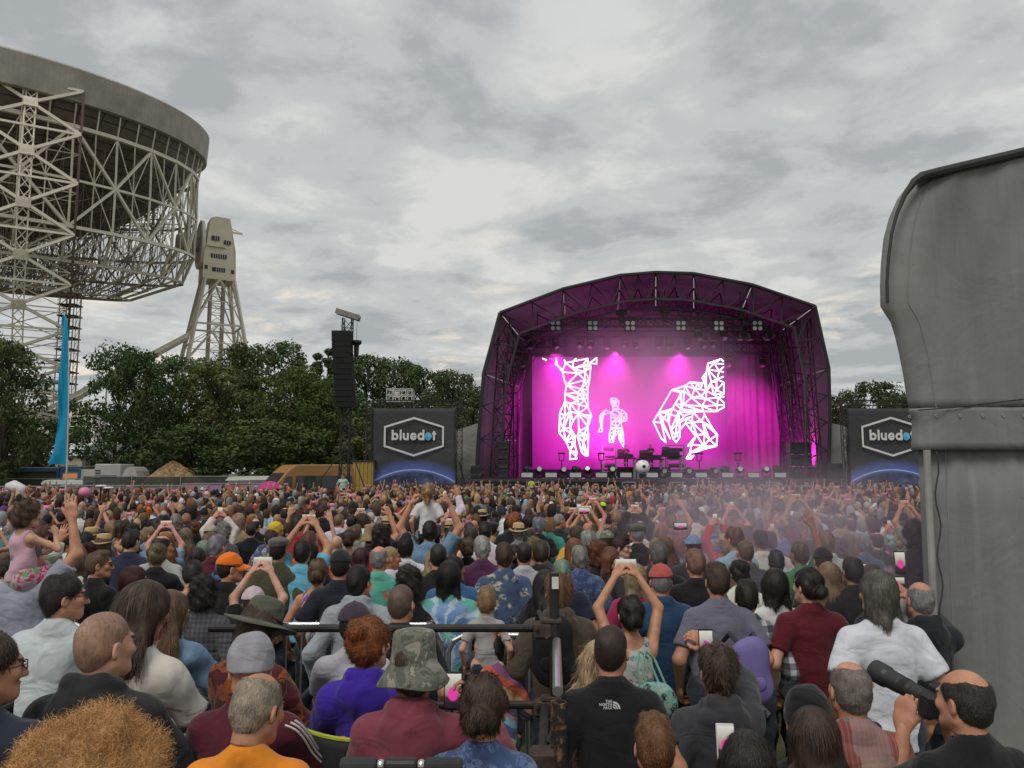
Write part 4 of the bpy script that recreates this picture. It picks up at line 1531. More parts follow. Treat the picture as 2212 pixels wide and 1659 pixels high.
for s in (-1, 1):
    MB().box((2.95, s * .72, .98), (.18, .36, .24), bev=.05).build("headlight", CHROME, VAN)
    MB().box((1.85, s * 1.14, 1.5), (.14, .22, .36), bev=.05).build("wing_mirror", BLACK, VAN)
MB().box((3.03, 0, .98), (.08, .95, .22), bev=.02).build("grille", BLACK, VAN)
MB().box((3.02, 0, .5), (.16, 1.9, .28), bev=.05).build("bumper", BLACK, VAN)
for y in (-1.0, 1.0):
    MB().box((-.9, y * 1.005, 1.18), (3.9, .03, .06)).build("rubbing_strip", BLACK, VAN)
# white-roofed off-road car, grey flanks
ORC = paint("grey_green_car_paint", (.12, .125, .12), .4)
p = at(527, 1035, 51)
V2 = vehicle("off_road_car", "dark off-road car with a pale roof beside the gold minibus", (p.x, 51, 0), RAD(180), 3.9, 1.8,
             [(2.0, .45), (2.0, 1.05), (1.1, 1.2), (.75, 1.95), (-1.9, 1.98), (-2.0, 1.2), (-2.0, .45)],
             [[(.98, 1.25), (.3, 1.25), (.3, 1.82), (.72, 1.82)], [(.15, 1.25), (-.75, 1.25), (-.75, 1.82), (.15, 1.82)], [(-.9, 1.25), (-1.85, 1.25), (-1.8, 1.82), (-.9, 1.82)]],
             [(1.25, .38), (-1.25, .38)], ORC)
V2["category"] = "car"
CREAM = paint("cream_roof_paint", (.62, .62, .56), .4)
MB().prism([(.95, 1.96), (.7, 2.2), (-1.8, 2.26), (-1.97, 2.0)], -.80, .80).build("roof", CREAM, V2)
quad_part(V2, "windscreen", [(1.09, -.76, 1.26), (1.09, .76, 1.26), (.80, .70, 1.88), (.80, -.70, 1.88)], GLASSDK, .02)
for s in (-1, 1):
    MB().lathe([(0, 0), (.12, .01), (.13, -.03)], 12, (2.02, s * .6, .9), rot=Matrix.Rotation(RAD(90), 3, "Y")).build("headlight", CHROME, V2)
# two estates behind mesh
for u, col, lab, nm in ((408, (.10, .10, .105), "dark estate car behind the mesh fence near the wood chip heap", "estate_car"), (452, (.10, .075, .05), "brown hatchback behind the mesh fence next to the off-road car", "hatchback_car")):
    p = at(u, 1040, 55)
    V3 = vehicle(nm, lab, (p.x, 55, 0), RAD(180), 4.2, 1.75,
                 [(2.1, .35), (2.1, .8), (1.2, .98), (.5, 1.5), (-1.6, 1.52), (-2.05, 1.0), (-2.1, .35)],
                 [[(1.0, 1.0), (.1, 1.0), (.1, 1.42), (.52, 1.42)], [(0, 1.0), (-1.0, 1.0), (-1.0, 1.42), (0, 1.42)]], [(1.35, .31), (-1.3, .31)], paint(nm + "_paint", col))
# white van front edge behind minibus and small yellow site machine
p = at(737, 1030, 53)
V4 = vehicle("white_pickup", "small white truck behind the gold minibus", (p.x + .6, 53, 0), RAD(180), 4.4, 1.8,
             [(2.0, .4), (2.0, 1.1), (1.5, 1.3), (1.1, 2.2), (-.2, 2.25), (-.3, 1.2), (-2.2, 1.15), (-2.2, .5)], [[(1.35, 1.3), (.1, 1.3), (.1, 2.0), (1.02, 2.0)]], [(1.3, .36), (-1.4, .36)], paint("white_van_paint", (.6, .6, .6)))
V4["category"] = "truck"
p = at(783, 1010, 53)
YT = wempty("yellow_container", (p.x, 53, 0), "yellow storage unit between the speaker tower and the left banner", "container")
YEL = paint("yellow_container_paint", (.34, .22, .05), .5)
a, b = at(762, 1000, 53), at(806, 1000, 53)
MB().box(((a.x + b.x) / 2, 53.6, 1.6), (b.x - a.x, 1.2, 3.2)).build("box_body", YEL, YT)
for x in np.linspace(a.x + .15, b.x - .15, 5):
    MB().box((x, 52.97, 1.6), (.08, .06, 3.1)).build("rib", YEL, YT)
MB().box(((a.x + b.x) / 2, 53.6, 3.26), (b.x - a.x + .2, 1.4, .1)).build("lid", DKTRUSS, YT)

# site cabins
BLUEF = plain("blue_cabin_frame", (.07, .16, .30), .5, var=.15)
CABW = plain("cabin_wall", (.42, .42, .38), .6, var=.1, scale=.7)
def cabin(u0, u1, vtop, Y, label, wall, door=True):
    a, b = at(u0, vtop, Y), at(u1, vtop, Y)
    H = a.z; cx = (a.x + b.x) / 2; W = b.x - a.x
    t = wempty("site_cabin", (cx, Y, 0), label, "cabin")
    MB().box((cx, Y + 1.5, H / 2), (W - .2, 2.9, H - .2)).build("wall", wall, t)
    for x in (a.x + .1, b.x - .1):
        MB().box((x, Y, H / 2), (.2, .22, H)).build("corner_post", BLUEF, t)
    MB().box((cx, Y, H - .14), (W, .24, .28)).build("roof_beam", BLUEF, t)
    MB().box((cx, Y + 1.5, H + .04), (W + .1, 3.2, .08)).build("roof", PALE, t)
    if door:
        w = MB().box((cx - .05, Y + .02, H * .66), (1.25, .1, 1.0)).build("window", CREAM, t)
        MB().box((cx - .05, Y - .04, H * .66), (1.05, .06, .8)).build("pane", emit("lit_cabin_window", (.75, .28, .10), .55), w)
        MB().box((cx + 1.5, Y + .02, H * .5), (1.4, .08, H * .86)).build("door", CREAM, t)
    return t


cabin(132, 176, 1008, 62, "grey site cabin with blue frame and a lit window behind the flag", CABW)
cabin(-40, 130, 1011, 62.5, "long brown site cabin with blue roof beam left of the flag", plain("brown_cabin_wall", (.10, .085, .06), .8), False)
# portable toilets
TOIL = plain("green_toilet_plastic", (.03, .085, .075), .5, var=.1)
TROOF = plain("pale_toilet_roof", (.50, .53, .52), .5, var=.08)
for k, u in enumerate((107, 139, 171)):
    p = at(u, 1040, 57)
    t = wempty("portable_toilet", (p.x, 57, 0), "green portable toilet with pale domed roof, one of a row behind the fence", "toilet", "portable toilets behind the fence")
    zt = at(u, 1046, 57).z
    MB().box((p.x, 57.5, zt / 2), (1.06, 1.05, zt), bev=.04).build("cubicle", TOIL, t)
    m = MB(); n_ = 10
    vs, fs = [], []
    for i in range(n_ + 1):
        x = -.56 + 1.12 * i / n_
        z = zt + .30 * math.sqrt(max(0, 1 - (x / .575) ** 2)) + .02
        for y in (56.93, 58.1):
            vs.append((p.x + x, y, z))
        for y in (56.93, 58.1):
            vs.append((p.x + x, y, zt - .02))
    for i in range(n_):
        q = 4 * i
        fs += [(q, q + 1, q + 5, q + 4), (q, q + 4, q + 6, q + 2), (q + 1, q + 3, q + 7, q + 5)]
    m.add(vs, fs).build("roof", TROOF, t)
    d = MB(); d.tube([(p.x - .35 + .0, 56.95, .1), (p.x - .35, 56.93, zt - .35), (p.x - .2, 56.93, zt - .12), (p.x + .2, 56.93, zt - .12), (p.x + .35, 56.93, zt - .35), (p.x + .35, 56.95, .1)], .03, 6)
    d.build("door_frame", TROOF, t)
# generators with lettering-sized plates
GEN = plain("grey_generator_paint", (.36, .36, .33), .5, var=.12, scale=1.5)
def generator(u0, u1, vtop, Y, label, rounded):
    a, b = at(u0, vtop, Y), at(u1, vtop, Y)
    H = a.z; cx, W = (a.x + b.x) / 2, b.x - a.x
    t = wempty("generator", (cx, Y, 0), label, "generator")
    if rounded:
        poly = [(a.x, .4), (b.x, .4), (b.x, H * .6)] + [(cx + W / 2 * math.cos(RAD(q)), H * .6 + H * .4 * math.sin(RAD(q))) for q in (20, 45, 70, 90, 110, 135, 160)] + [(a.x, H * .6)]
        MB().prism(poly, Y, Y + 2.2).build("tank", GEN, t)
    else:
        MB().box((cx, Y + 1.1, H / 2 + .2), (W, 2.2, H - .4), bev=.08).build("canopy", GEN, t)
        for k in range(7):
            MB().box((a.x + .3, Y - .02, H - .5 - k * .2), (.4, .05, .07)).build("louvre", BLACK, t)
        MB().box((cx + .3, Y - .02, H * .45), (1.1, .04, .5)).build("hatch", PALE, t)
    MB().box((cx + .1, Y - .03, H * .7), (W * .6, .03, .14)).build("name_plate", BLACK, t)
    MB().box((cx, Y + 1.1, .25), (W + .2, 2.0, .3)).build("skid", DKTRUSS, t)
    return t


generator(204, 262, 1002, 60, "grey boxy generator with louvres right of the portable toilets", False)
generator(263, 299, 1008, 60, "grey round-topped fuel tank beside the generator", True)
# wood chip heap
CHIP = NB("wood_chips")
v_ = CHIP.coord("Object")
vo = CHIP.n("ShaderNodeTexVoronoi"); CHIP.l(v_, vo.inputs["Vector"]); vo.inputs["Scale"].default_value = 4.0
CHIP.bsdf(CHIP.mix(.5, CHIP.ramp(CHIP.noise(v_, 2.2, 5, .7), [(.35, (.13, .075, .03)), (.65, (.42, .28, .13))]), CHIP.ramp(vo.outputs["Distance"], [(.1, (.45, .30, .15)), (.6, (.12, .07, .03))])), .9, normal=CHIP.bump(vo.outputs["Distance"], .8, .1))
p = at(372, 1035, 62)
m = MB(); r_ = random.Random(4)
hz = at(372, 997, 62).z
vs, fs = [], []
NR, NT = 16, 40
for i in range(NR + 1):
    for k in range(NT):
        t = 2 * math.pi * k / NT; f = i / NR
        rr = f * 4.0 * (1 + .12 * math.sin(3 * t + 1))
        z = hz * (1 - f ** 1.25) + r_.uniform(-.12, .12) * (1 - f)
        vs.append((math.cos(t) * rr, math.sin(t) * rr, max(-.05, z)))
for i in range(NR):
    for k in range(NT):
        j = (k + 1) % NT
        fs.append((i * NT + k, i * NT + j, (i + 1) * NT + j, (i + 1) * NT + k))
tag(m.add(vs, fs).build("wood_chip_heap", CHIP.m, loc=(p.x, 62, 0)), "conical heap of pale wood chips behind the mesh fence", "heap")
# observatory buildings behind
ROOFW = plain("white_sheet_roof", (.55, .56, .57), .35, var=.1)
WALLB = plain("beige_wall", (.36, .33, .26), .7)
def shed(u0, u1, vtop, veave, Y, label, roofm, wallm, curved=False, depth=6):
    a, b = at(u0, vtop, Y), at(u1, veave, Y)
    cx, W = (a.x + b.x) / 2, b.x - a.x
    t = wempty("workshop_building", (cx, Y, 0), label, "building")
    MB().box((cx, Y + depth / 2, b.z / 2), (W, depth, b.z)).build("wall", wallm, t)
    if curved:
        poly = [(Y - .3, b.z)] + [(Y - .3 + (depth + .6) * (1 - math.cos(RAD(q))) / 2, b.z + (a.z - b.z) * math.sin(RAD(q))) for q in range(15, 180, 15)] + [(Y + depth + .3, b.z)]
        MB().prism(poly, a.x - .2, b.x + .2, "x").build("roof", roofm, t)
    else:
        poly = [(Y - .4, b.z), (Y + depth / 2, a.z), (Y + depth + .4, b.z)]
        MB().prism(poly, a.x - .2, b.x + .2, "x").build("roof", roofm, t)
    k = max(2, int(W / 2.2))
    for i in range(k):
        MB().box((a.x + W * (i + .5) / k, Y - .02, b.z * .62), (W / k * .6, .08, b.z * .3)).build("window", GLASSDK, t)
    return t


shed(-60, 178, 955, 985, 84, "low building with a bright white curved roof behind the site cabins", ROOFW, WALLB, True)
shed(182, 300, 955, 1000, 86, "low building with dark grey-green sloping roof behind the generators", plain("grey_green_roof", (.11, .135, .125), .6), plain("brown_wall", (.06, .05, .04), .8))
shed(-60, 100, 915, 945, 110, "beige service building under the telescope", WALLB, WALLB)
# service gantry left of the first tree
g0, g1 = at(150, 936, 90), at(213, 936, 90)
GT = wempty("service_gantry", ((g0.x + g1.x) / 2, 90, 0), "cream steel gantry with a round-ended beam and handrail right of the flag", "gantry")
MB().tube([g0, g1], .42, 12).build("beam", STEEL, GT)
for x in (g0.x + .6, (g0.x + g1.x) / 2, g1.x - .6):
    strut((x, 90, 0), (x, 90, g0.z), .2, STEEL, GT, "post")
for dz in (.8, 1.4, 2.0):
    strut(Vector((g0.x, 90, g0.z + dz)), Vector((g1.x, 90, g0.z + dz)), .05, STEEL, GT, "handrail")
for x in np.linspace(g0.x, g1.x, 5):
    strut((x, 90, g0.z), (x, 90, g0.z + 2), .05, STEEL, GT, "rail_post")
strut(at(150, 900, 92), at(196, 868, 92), .35, STEEL, GT, "inclined_beam")
strut(at(186, 875, 92), at(183, 936, 92), .14, STEEL, GT, "brace"); strut(at(190, 875, 92), at(205, 936, 92), .14, STEEL, GT, "brace")

# ================================================================== fences
def mat_mesh(name, col):
    b = NB(name); v = b.coord("Object")
    c = b.ramp(b.noise(v, .5, 5, .6), [(.3, tuple(x * .6 for x in col)), (.7, tuple(x * 1.4 for x in col))])
    p = b.bsdf(c, .9)
    tr = b.n("ShaderNodeBsdfTransparent"); ms = b.n("ShaderNodeMixShader"); ms.inputs[0].default_value = .72
    b.l(tr.outputs[0], ms.inputs[1]); b.l(p.outputs[0], ms.inputs[2]); b.l(ms.outputs[0], b.out.inputs[0])
    return b.m


MESHM = mat_mesh("dark_debris_netting", (.03, .035, .03))


def fence(u0, u1, vt, Y, step, sheetm, label, grp):
    a, b = at(u0, vt, Y), at(u1, vt, Y)
    t = wempty("mesh_fence", ((a.x + b.x) / 2, Y, 0), label, "fence", grp)
    k = max(1, round((b.x - a.x) / step)); w = (b.x - a.x) / k
    for i in range(k):
        x0 = a.x + w * i
        m = MB(); n_ = 10
        vs, fs = [], []
        for q in range(n_ + 1):
            x = x0 + .04 + (w - .08) * q / n_
            y = Y + .06 * math.sin(q * 1.3 + i) * .6
            vs += [(x, y, .1), (x, y, a.z * .55 + .02 * math.sin(q)), (x, Y, a.z - .03 - .03 * math.sin(math.pi * q / n_))]
        for q in range(n_):
            fs += [(3 * q, 3 * q + 3, 3 * q + 4, 3 * q + 1), (3 * q + 1, 3 * q + 4, 3 * q + 5, 3 * q + 2)]
        m.add(vs, fs)
        so = m.build("panel", sheetm[i % len(sheetm)], t, smooth=True)
        s_ = so.modifiers.new("thick", "SOLIDIFY"); s_.thickness = .01
        strut((x0, Y, 0), (x0, Y, a.z + .05), .028, ALU, t, "post", 6)
    strut((b.x, Y, 0), (b.x, Y, a.z + .05), .028, ALU, t, "post", 6)
    strut((a.x, Y + .02, a.z), (b.x, Y + .02, a.z), .03, ALU, t, "top_rail", 6)
    return t


def mat_print(name, cols, sc):
    b = NB(name); v = b.coord("Object")
    f = b.noise(v, sc, 3, .5, .6)
    c = b.ramp(f, [(.25 + .5 * i / (len(cols) - 1), q) for i, q in enumerate(cols)])
    b.bsdf(c, .8)
    return b.m


PR1 = plain("black_fence_cover", (.025, .025, .03), .85, var=.3, scale=1)
PR2 = mat_print("grey_fence_print", [(.06, .05, .06), (.12, .10, .11), (.05, .045, .06)], .5)
PR3 = mat_print("colourful_fence_print", [(.10, .06, .06), (.30, .08, .06), (.12, .17, .22), (.28, .06, .20), (.10, .08, .12)], .45)
fence(-90, 140, 1051, 40, 3.4, [PR1], "black covered fence behind the crowd left of the flag", None)
fence(140, 395, 1049, 40.3, 3.4, [PR2, PR2, PR3], "printed fence with purple and red panels behind the crowd", None)
fence(395, 582, 1045, 40.6, 3.4, [PR3, PR2], "printed fence in front of the off-road car", None)
fence(180, 600, 1029, 56, 3.5, [MESHM], "dark netting fence in front of the parked cars", None)
fence(-80, 180, 1034, 59.5, 3.5, [MESHM], "dark netting fence by the site cabins", None)
fence(728, 800, 1022, 56.5, 3.0, [MESHM], "dark netting fence right of the gold minibus", None)
fence(1985, 2250, 1040, 52, 3.0, [PR1], "black fence behind the crowd by the grey tent", None)
# feather flag
CY = plain("cyan_flag_cloth", (.0, .23, .42), .7, var=.12, scale=.8, bump=.3, bscale=2.2, bdist=.1)
YF = 27.0
pb = at(141, 1075, YF)
FL = wempty("feather_flag", (pb.x, YF, 0), "tall bright cyan feather flag on a thin pole above the crowd", "flag")
tp = at(137, 680, YF)
outl = [(133, 681, 143), (131, 700, 147), (132, 720, 148), (131, 760, 148.5), (130, 800, 148.5), (129, 840, 148), (127, 880, 147.5), (126, 905, 147), (121, 930, 146.5), (117, 950, 146), (113, 975, 145.5), (109, 990, 145), (107, 1004, 144)]
vs, fs = [], []
NX = 8
for i, (ul, v, ur) in enumerate(outl):
    for k in range(NX + 1):
        q = at(ul + (ur - ul) * k / NX, v, YF)
        q.y += (.10 * math.sin(k / NX * 4.2 + i * .9) + .05 * math.sin(k * 2.1 - i * 1.7)) * (1 - k / NX)
        vs.append(q)
for i in range(len(outl) - 1):
    for k in range(NX):
        a = i * (NX + 1) + k
        fs.append((a, a + 1, a + NX + 2, a + NX + 1))
o = link("flag_cloth", MB().add(vs, fs).mesh("flag_cloth", True, False), CY, FL)
s_ = o.modifiers.new("thick", "SOLIDIFY"); s_.thickness = .012
ss = o.modifiers.new("sub", "SUBSURF"); ss.levels = 1; ss.render_levels = 2
MB().tube([Vector((at(141, 1075, YF).x, YF, 0)), at(142, 1060, YF), at(145, 1000, YF), at(148.5, 860, YF), at(148.5, 760, YF), at(145, 690, YF), at(136, 677, YF)], [.03, .03, .026, .022, .018, .012, .006], 8).build("pole", PALE, FL)

# ================================================================== grey tent at the right
def mat_tent():
    b = NB("grey_tent_canvas")
    v = b.coord("Object", (1, 1, .25))
    f = b.noise(v, 2.2, 5, .6, .3)
    v2 = b.coord("Object", (7, 7, .35))
    g = b.noise(v2, 1.0, 4, .6)
    v3 = b.coord("Object", (1, 1, 1), (0, .8, .3))
    wr = b.noise(v3, 1.3, 4, .6, 1.2)
    c = b.ramp(f, [(.3, (.145, .15, .146)), (.7, (.225, .23, .222))])
    c = b.mix(b.math("MULTIPLY", b.ramp(g, [(.55, 0.), (.75, 1.)]), .55), c, (.29, .295, .28))
    st = b.noise(b.coord("Object"), 7, 6, .7)
    c = b.mix(b.ramp(st, [(.66, 0.), (.72, .6)]), c, (.06, .06, .055))
    h = b.math("ADD", b.math("MULTIPLY", wr, .7), b.math("MULTIPLY", f, .5))
    cr = b.noise(b.coord("Object", (1, 1, .55), (.3, .7, .2)), 3.5, 4, .55, .6)
    b.bsdf(c, .8, normal=b.bump(b.math("ADD", h, b.math("MULTIPLY", cr, .12)), .45, .06))
    return b.m


TENTM = mat_tent()
SEAMM = plain("tent_seam", (.20, .205, .20), .5, var=.2, scale=5)
GALVT = plain("eyelet_metal", (.45, .45, .44), .4, metal=.6)
TRIM = plain("black_tent_edge", (.03, .03, .032), .6)
YT_ = 5.6
TENT = wempty("grey_tent", (at(2100, 1000, YT_).x, YT_, 0), "tall dark grey canvas tent tower at the right edge", "tent")
# side wall whose outline bulges out under the roof
prof = [(1992, 384), (1975, 392), (1955, 420), (1938, 460), (1926, 505), (1919, 560), (1916, 610), (1917, 655), (1925, 668), (1940, 690), (1950, 720), (1960, 760), (1970, 810), (1977, 860), (1983, 884)]
def wall(prof, right, Y, ybulge, name, botv=None, back=2.6):
    """front sheet from the outline to the right plus the side sheet going back"""
    vs, fs = [], []
    N1, N2 = 40, 6
    for (u, v) in prof:
        row = []
        a = at(u, v, Y); b = at(right, v + (330 - 384) / (2212 - 1992) * (right - u) * (1 if v < 400 else max(0, (700 - v) / 300)), Y)
        for k in range(N2, 0, -1):
            dy_ = back * (k / N2) ** 1.3 + .12
            row.append(Vector((a.x + (a.x / Y + .12) * dy_ - .05, Y + dy_, a.z)))
        for k in range(N1 + 1):
            t = k / N1
            p = a.lerp(b, t)
            t = t * 2.2
            p.y = Y + .12 * (1 - min(1, t * 5)) ** 2 + .014 * math.sin(t * 19 + v * .006 + 2 * math.sin(v * .011)) * (0.3 + t) + .006 * math.sin(t * 47 + v * .017)
            row.append(p)
        vs += row
    w = N1 + 1 + N2
    for i in range(len(prof) - 1):
        for k in range(w - 1):
            q = i * w + k
            fs.append((q, q + 1, q + w + 1, q + w))
    o = link(name, MB().add(vs, fs).mesh(name, True, False), TENTM, TENT)
    for col in ((N2 + 2,) if name != "valance" else ()):      # welded seams
        sv = []
        for i in range(len(prof)):
            p_ = vs[i * w + col]
            sv += [p_ + Vector((-.004, -.004, 0)), p_ + Vector((.004, -.004, 0))]
        link("seam", MB().add(sv, [(2 * i, 2 * i + 1, 2 * i + 3, 2 * i + 2) for i in range(len(prof) - 1)]).mesh("seam", True, False), SEAMM, o)
    if name == "valance":
        for k in range(N2, w, 2):
            q_ = vs[1 * w + k]
            MB().lathe([(.006, -.002), (.011, -.003), (.012, 0)], 10, q_ + Vector((0, -.012, -.03)), rot=Matrix.Rotation(RAD(90), 3, "X")).build("eyelet", GALVT, o)
    s_ = o.modifiers.new("thick", "SOLIDIFY"); s_.thickness = .015; s_.offset = 1
    return o


wall(prof, 2900, YT_, .1, "upper_wall")
wall([(1981, 880), (1981, 888), (1988, 896), (1987, 930), (1986, 955), (1985, 971)], 2900, YT_ - .05, .1, "valance")
wall([(2000, 966), (2007, 1100), (2016, 1300), (2024, 1500), (2031, 1640), (2040, 1760), (2046, 1850)], 2900, YT_ + .02, .1, "lower_wall")
# roof edge
e = [at(u, v, YT_ - .02) for u, v in ((1917, 655), (1916, 610), (1919, 560), (1926, 505), (1938, 460), (1955, 420), (1975, 392), (1992, 381), (2030, 371), (2212, 328), (2900, 160))]
MB().tube(e, [.012, .012, .012, .012, .014, .018, .028, .036, .036, .036, .036], 8).build("roof_edge", TRIM, TENT)
m = MB()
vs = [p for p in e[6:]] + [p + Vector((2.3, 3.2, .15)) for p in e[6:]]
k = len(e[6:])
m.add(vs, [(i, i + 1, k + i + 1, k + i) for i in range(k - 1)])
o = m.build("roof_sheet", TENTM, TENT); s_ = o.modifiers.new("thick", "SOLIDIFY"); s_.thickness = .02
# corner pole, lacing rope
MB().tube([Vector((at(2026, 1500, YT_ - .05).x + .015, YT_ - .06, 0)), at(2024, 1500, YT_ - .06), at(2014, 1240, YT_ - .06), at(2002, 972, YT_ - .06)], .024, 10).build("corner_pole", plain("grey_pole", (.30, .30, .28), .5), TENT)
rp = []
for i in range(26):
    v = 975 + 22.5 * i
    u = 2022 + (v - 975) * .034 + 5 * math.sin(i * 1.1)
    rp.append(at(u, v, YT_ - .045))
MB().tube(rp, .006, 5).build("lacing_rope", plain("dark_rope", (.05, .05, .045), .9), TENT)
MB().tube([at(1983, 886, YT_ - .06), at(2060, 880, YT_ - .06), at(2212, 862, YT_ - .06), at(2900, 790, YT_ - .06)], .005, 5).build("seam_rope", TRIM, TENT)

# ================================================================== viewing platform and rails
SCAFF = plain("black_scaffold_tube", (.028, .026, .024), .5, metal=.3, var=.5, scale=6, bump=.3, bscale=30, bdist=.004)
RUST = NB("rusty_black_post")
v_ = RUST.coord("Object")
RUST.bsdf(RUST.mix(RUST.ramp(RUST.noise(v_, 22, 6, .7), [(.52, 0.), (.60, 1.)]), (.022, .02, .018), (.20, .11, .05)), .75, normal=RUST.bump(RUST.noise(v_, 26, 5, .7), .6, .006))
RUST = RUST.m
GALV = plain("galvanised_tube", (.55, .55, .56), .28, metal=.85, var=.1, scale=8)
PFZ = .65
YRAIL = 4.9
xr_ = at(1197, 1400, YRAIL).x
PF = wempty("viewing_platform", (-3, 2.0, 0), "raised viewing platform deck behind the scaffold rail", "platform")
for i in range(32):
    y = -1.3 + i * .2
    MB().box((-3.35 + xr_ / 2, y, PFZ - .02), (7.6, .19, .04)).build("deck_board", plain("deck_plywood", (.10, .08, .06), .8, var=.3, scale=2), PF)
for x in (-6.5, -4.2, -1.9, xr_ - .1):
    for y in (-1.2, 1.8, 4.8):
        strut((x, y, 0), (x, y, PFZ - .05), .03, SCAFF, PF, "leg", 8)
for y in (-1.2, 1.8, 4.8):
    strut((-7, y, PFZ - .1), (xr_, y, PFZ - .1), .03, SCAFF, PF, "ledger", 8)
SR = wempty("scaffold_rail", (xr_, YRAIL, PFZ), "black scaffold guard rail with rusty clamps in front of the platform", "railing")
zr = at(800, 1357, YRAIL).z
for z, u0 in ((zr, 452), (zr - .45, 700)):
    a = at(u0, 1357, YRAIL); a.z = z
    if u0 == 452:
        a.x = -6.5 if False else a.x
    MB().tube([a, Vector((xr_ - .06, YRAIL, z))], .0245, 12).build("rail_tube", SCAFF, SR)
zt_ = at(1197, 1237, YRAIL - .05).z
MB().tube([Vector((xr_, YRAIL - .06, 0)), Vector((xr_, YRAIL - .06, zt_))], .03, 12).build("corner_post", SCAFF, SR)
MB().box((xr_ + .004, YRAIL - .095, zt_ - .055), (.04, .012, .07)).build("white_tape", plain("white_tape", (.55, .55, .52), .6), SR)
for z in (zr, zr - .45):
    m = MB()
    m.box((xr_ - .07, YRAIL - .05, z), (.11, .09, .10), bev=.015)
    m.box((xr_ - .02, YRAIL - .06, z + .055), (.13, .07, .035), bev=.01)
    m.bar((xr_ - .11, YRAIL - .12, z + .02), (xr_ - .11, YRAIL + .03, z + .02), .011, n=6)
    m.bar((xr_ - .05, YRAIL - .12, z - .03), (xr_ - .05, YRAIL + .03, z - .03), .011, n=6)
    m.build("coupler", plain("brown_rust", (.07, .05, .04), .8, metal=.3, var=.4, scale=20), SR)
# side rail running back towards the viewer and its near post
n0, n1 = at(1201, 1368, YRAIL - .12), at(1205, 1518, 3.72)
n1.z = n0.z = (n0.z + n1.z) / 2
MB().tube([Vector((xr_ + .01, YRAIL - .1, n0.z)), n1 + Vector((0, -.0, 0))], .0245, 12).build("side_rail", GALV, SR)
pz = at(1207, 1516, 3.62).z
q = at(1207, 1516, 3.62)
MB().lathe([(.030, .0), (.037, 0), (.037, pz), (.030, pz), (.030, pz - .06), (0, pz - .06)], 18, (q.x, 3.62, 0)).build("near_post", RUST, SR, False)
MB().box((q.x - .07, 3.62, pz - .25), (.13, .10, .11), bev=.02).build("coupler", plain("brown_rust", (.07, .05, .04)), SR)
MB().tube([Vector((q.x - .07, 3.66, pz - .22)), Vector((xr_ - .06, YRAIL - .02, zr - .45))], .0245, 10).build("side_rail", SCAFF, SR)
MB().box((q.x - .05, 3.60, pz - .55), (.10, .08, .10), bev=.02).build("coupler", plain("brown_rust", (.07, .05, .04)), SR)
# crowd barriers on the grass
def barrier(x0, x1, Y, z, label):
    t = wempty("crowd_barrier", ((x0 + x1) / 2, Y, 0), label, "barrier", "silver crowd barriers")
    r = .022
    MB().tube([(x0, Y, .05), (x0, Y, z - .12), (x0 + .04, Y, z - .04), (x0 + .12, Y, z), (x1 - .12, Y, z), (x1 - .04, Y, z - .04), (x1, Y, z - .12), (x1, Y, .05)], r, 10).build("frame", GALV, t)
    MB().tube([(x0, Y, .25), (x1, Y, .25)], .016, 8).build("lower_rail", GALV, t)
    for x in np.linspace(x0 + .12, x1 - .12, int((x1 - x0) / .13)):
        strut((x, Y, .25), (x, Y, z), .008, GALV, t, "upright", 6)
    for x in (x0 + .2, x1 - .2):
        MB().tube([(x, Y - .3, .02), (x, Y, .2), (x, Y + .3, .02)], .016, 8).build("foot", GALV, t)


YB = 6.3
zb_ = at(100, 1350, YB).z
xs_ = [at(-150, 1350, YB).x, at(205, 1350, YB).x, at(480, 1350, YB).x, at(760, 1350, YB).x, at(962, 1350, YB).x]
for i in range(4):
    barrier(xs_[i] + .03, xs_[i + 1] - .03, YB, zb_, "silver tubular crowd barrier standing in the grass before the platform rail")
barrier(at(972, 1350, YB).x, at(1175, 1350, YB).x, YB - .15, zb_ - .05, "silver crowd barrier with rounded corner behind the toddler's sling")

# ================================================================== people: implicit surfaces meshed with surface nets
def smin(a, b, k):
    h = np.maximum(k - np.abs(a - b), 0) / k
    return np.minimum(a, b) - h * h * k * .25


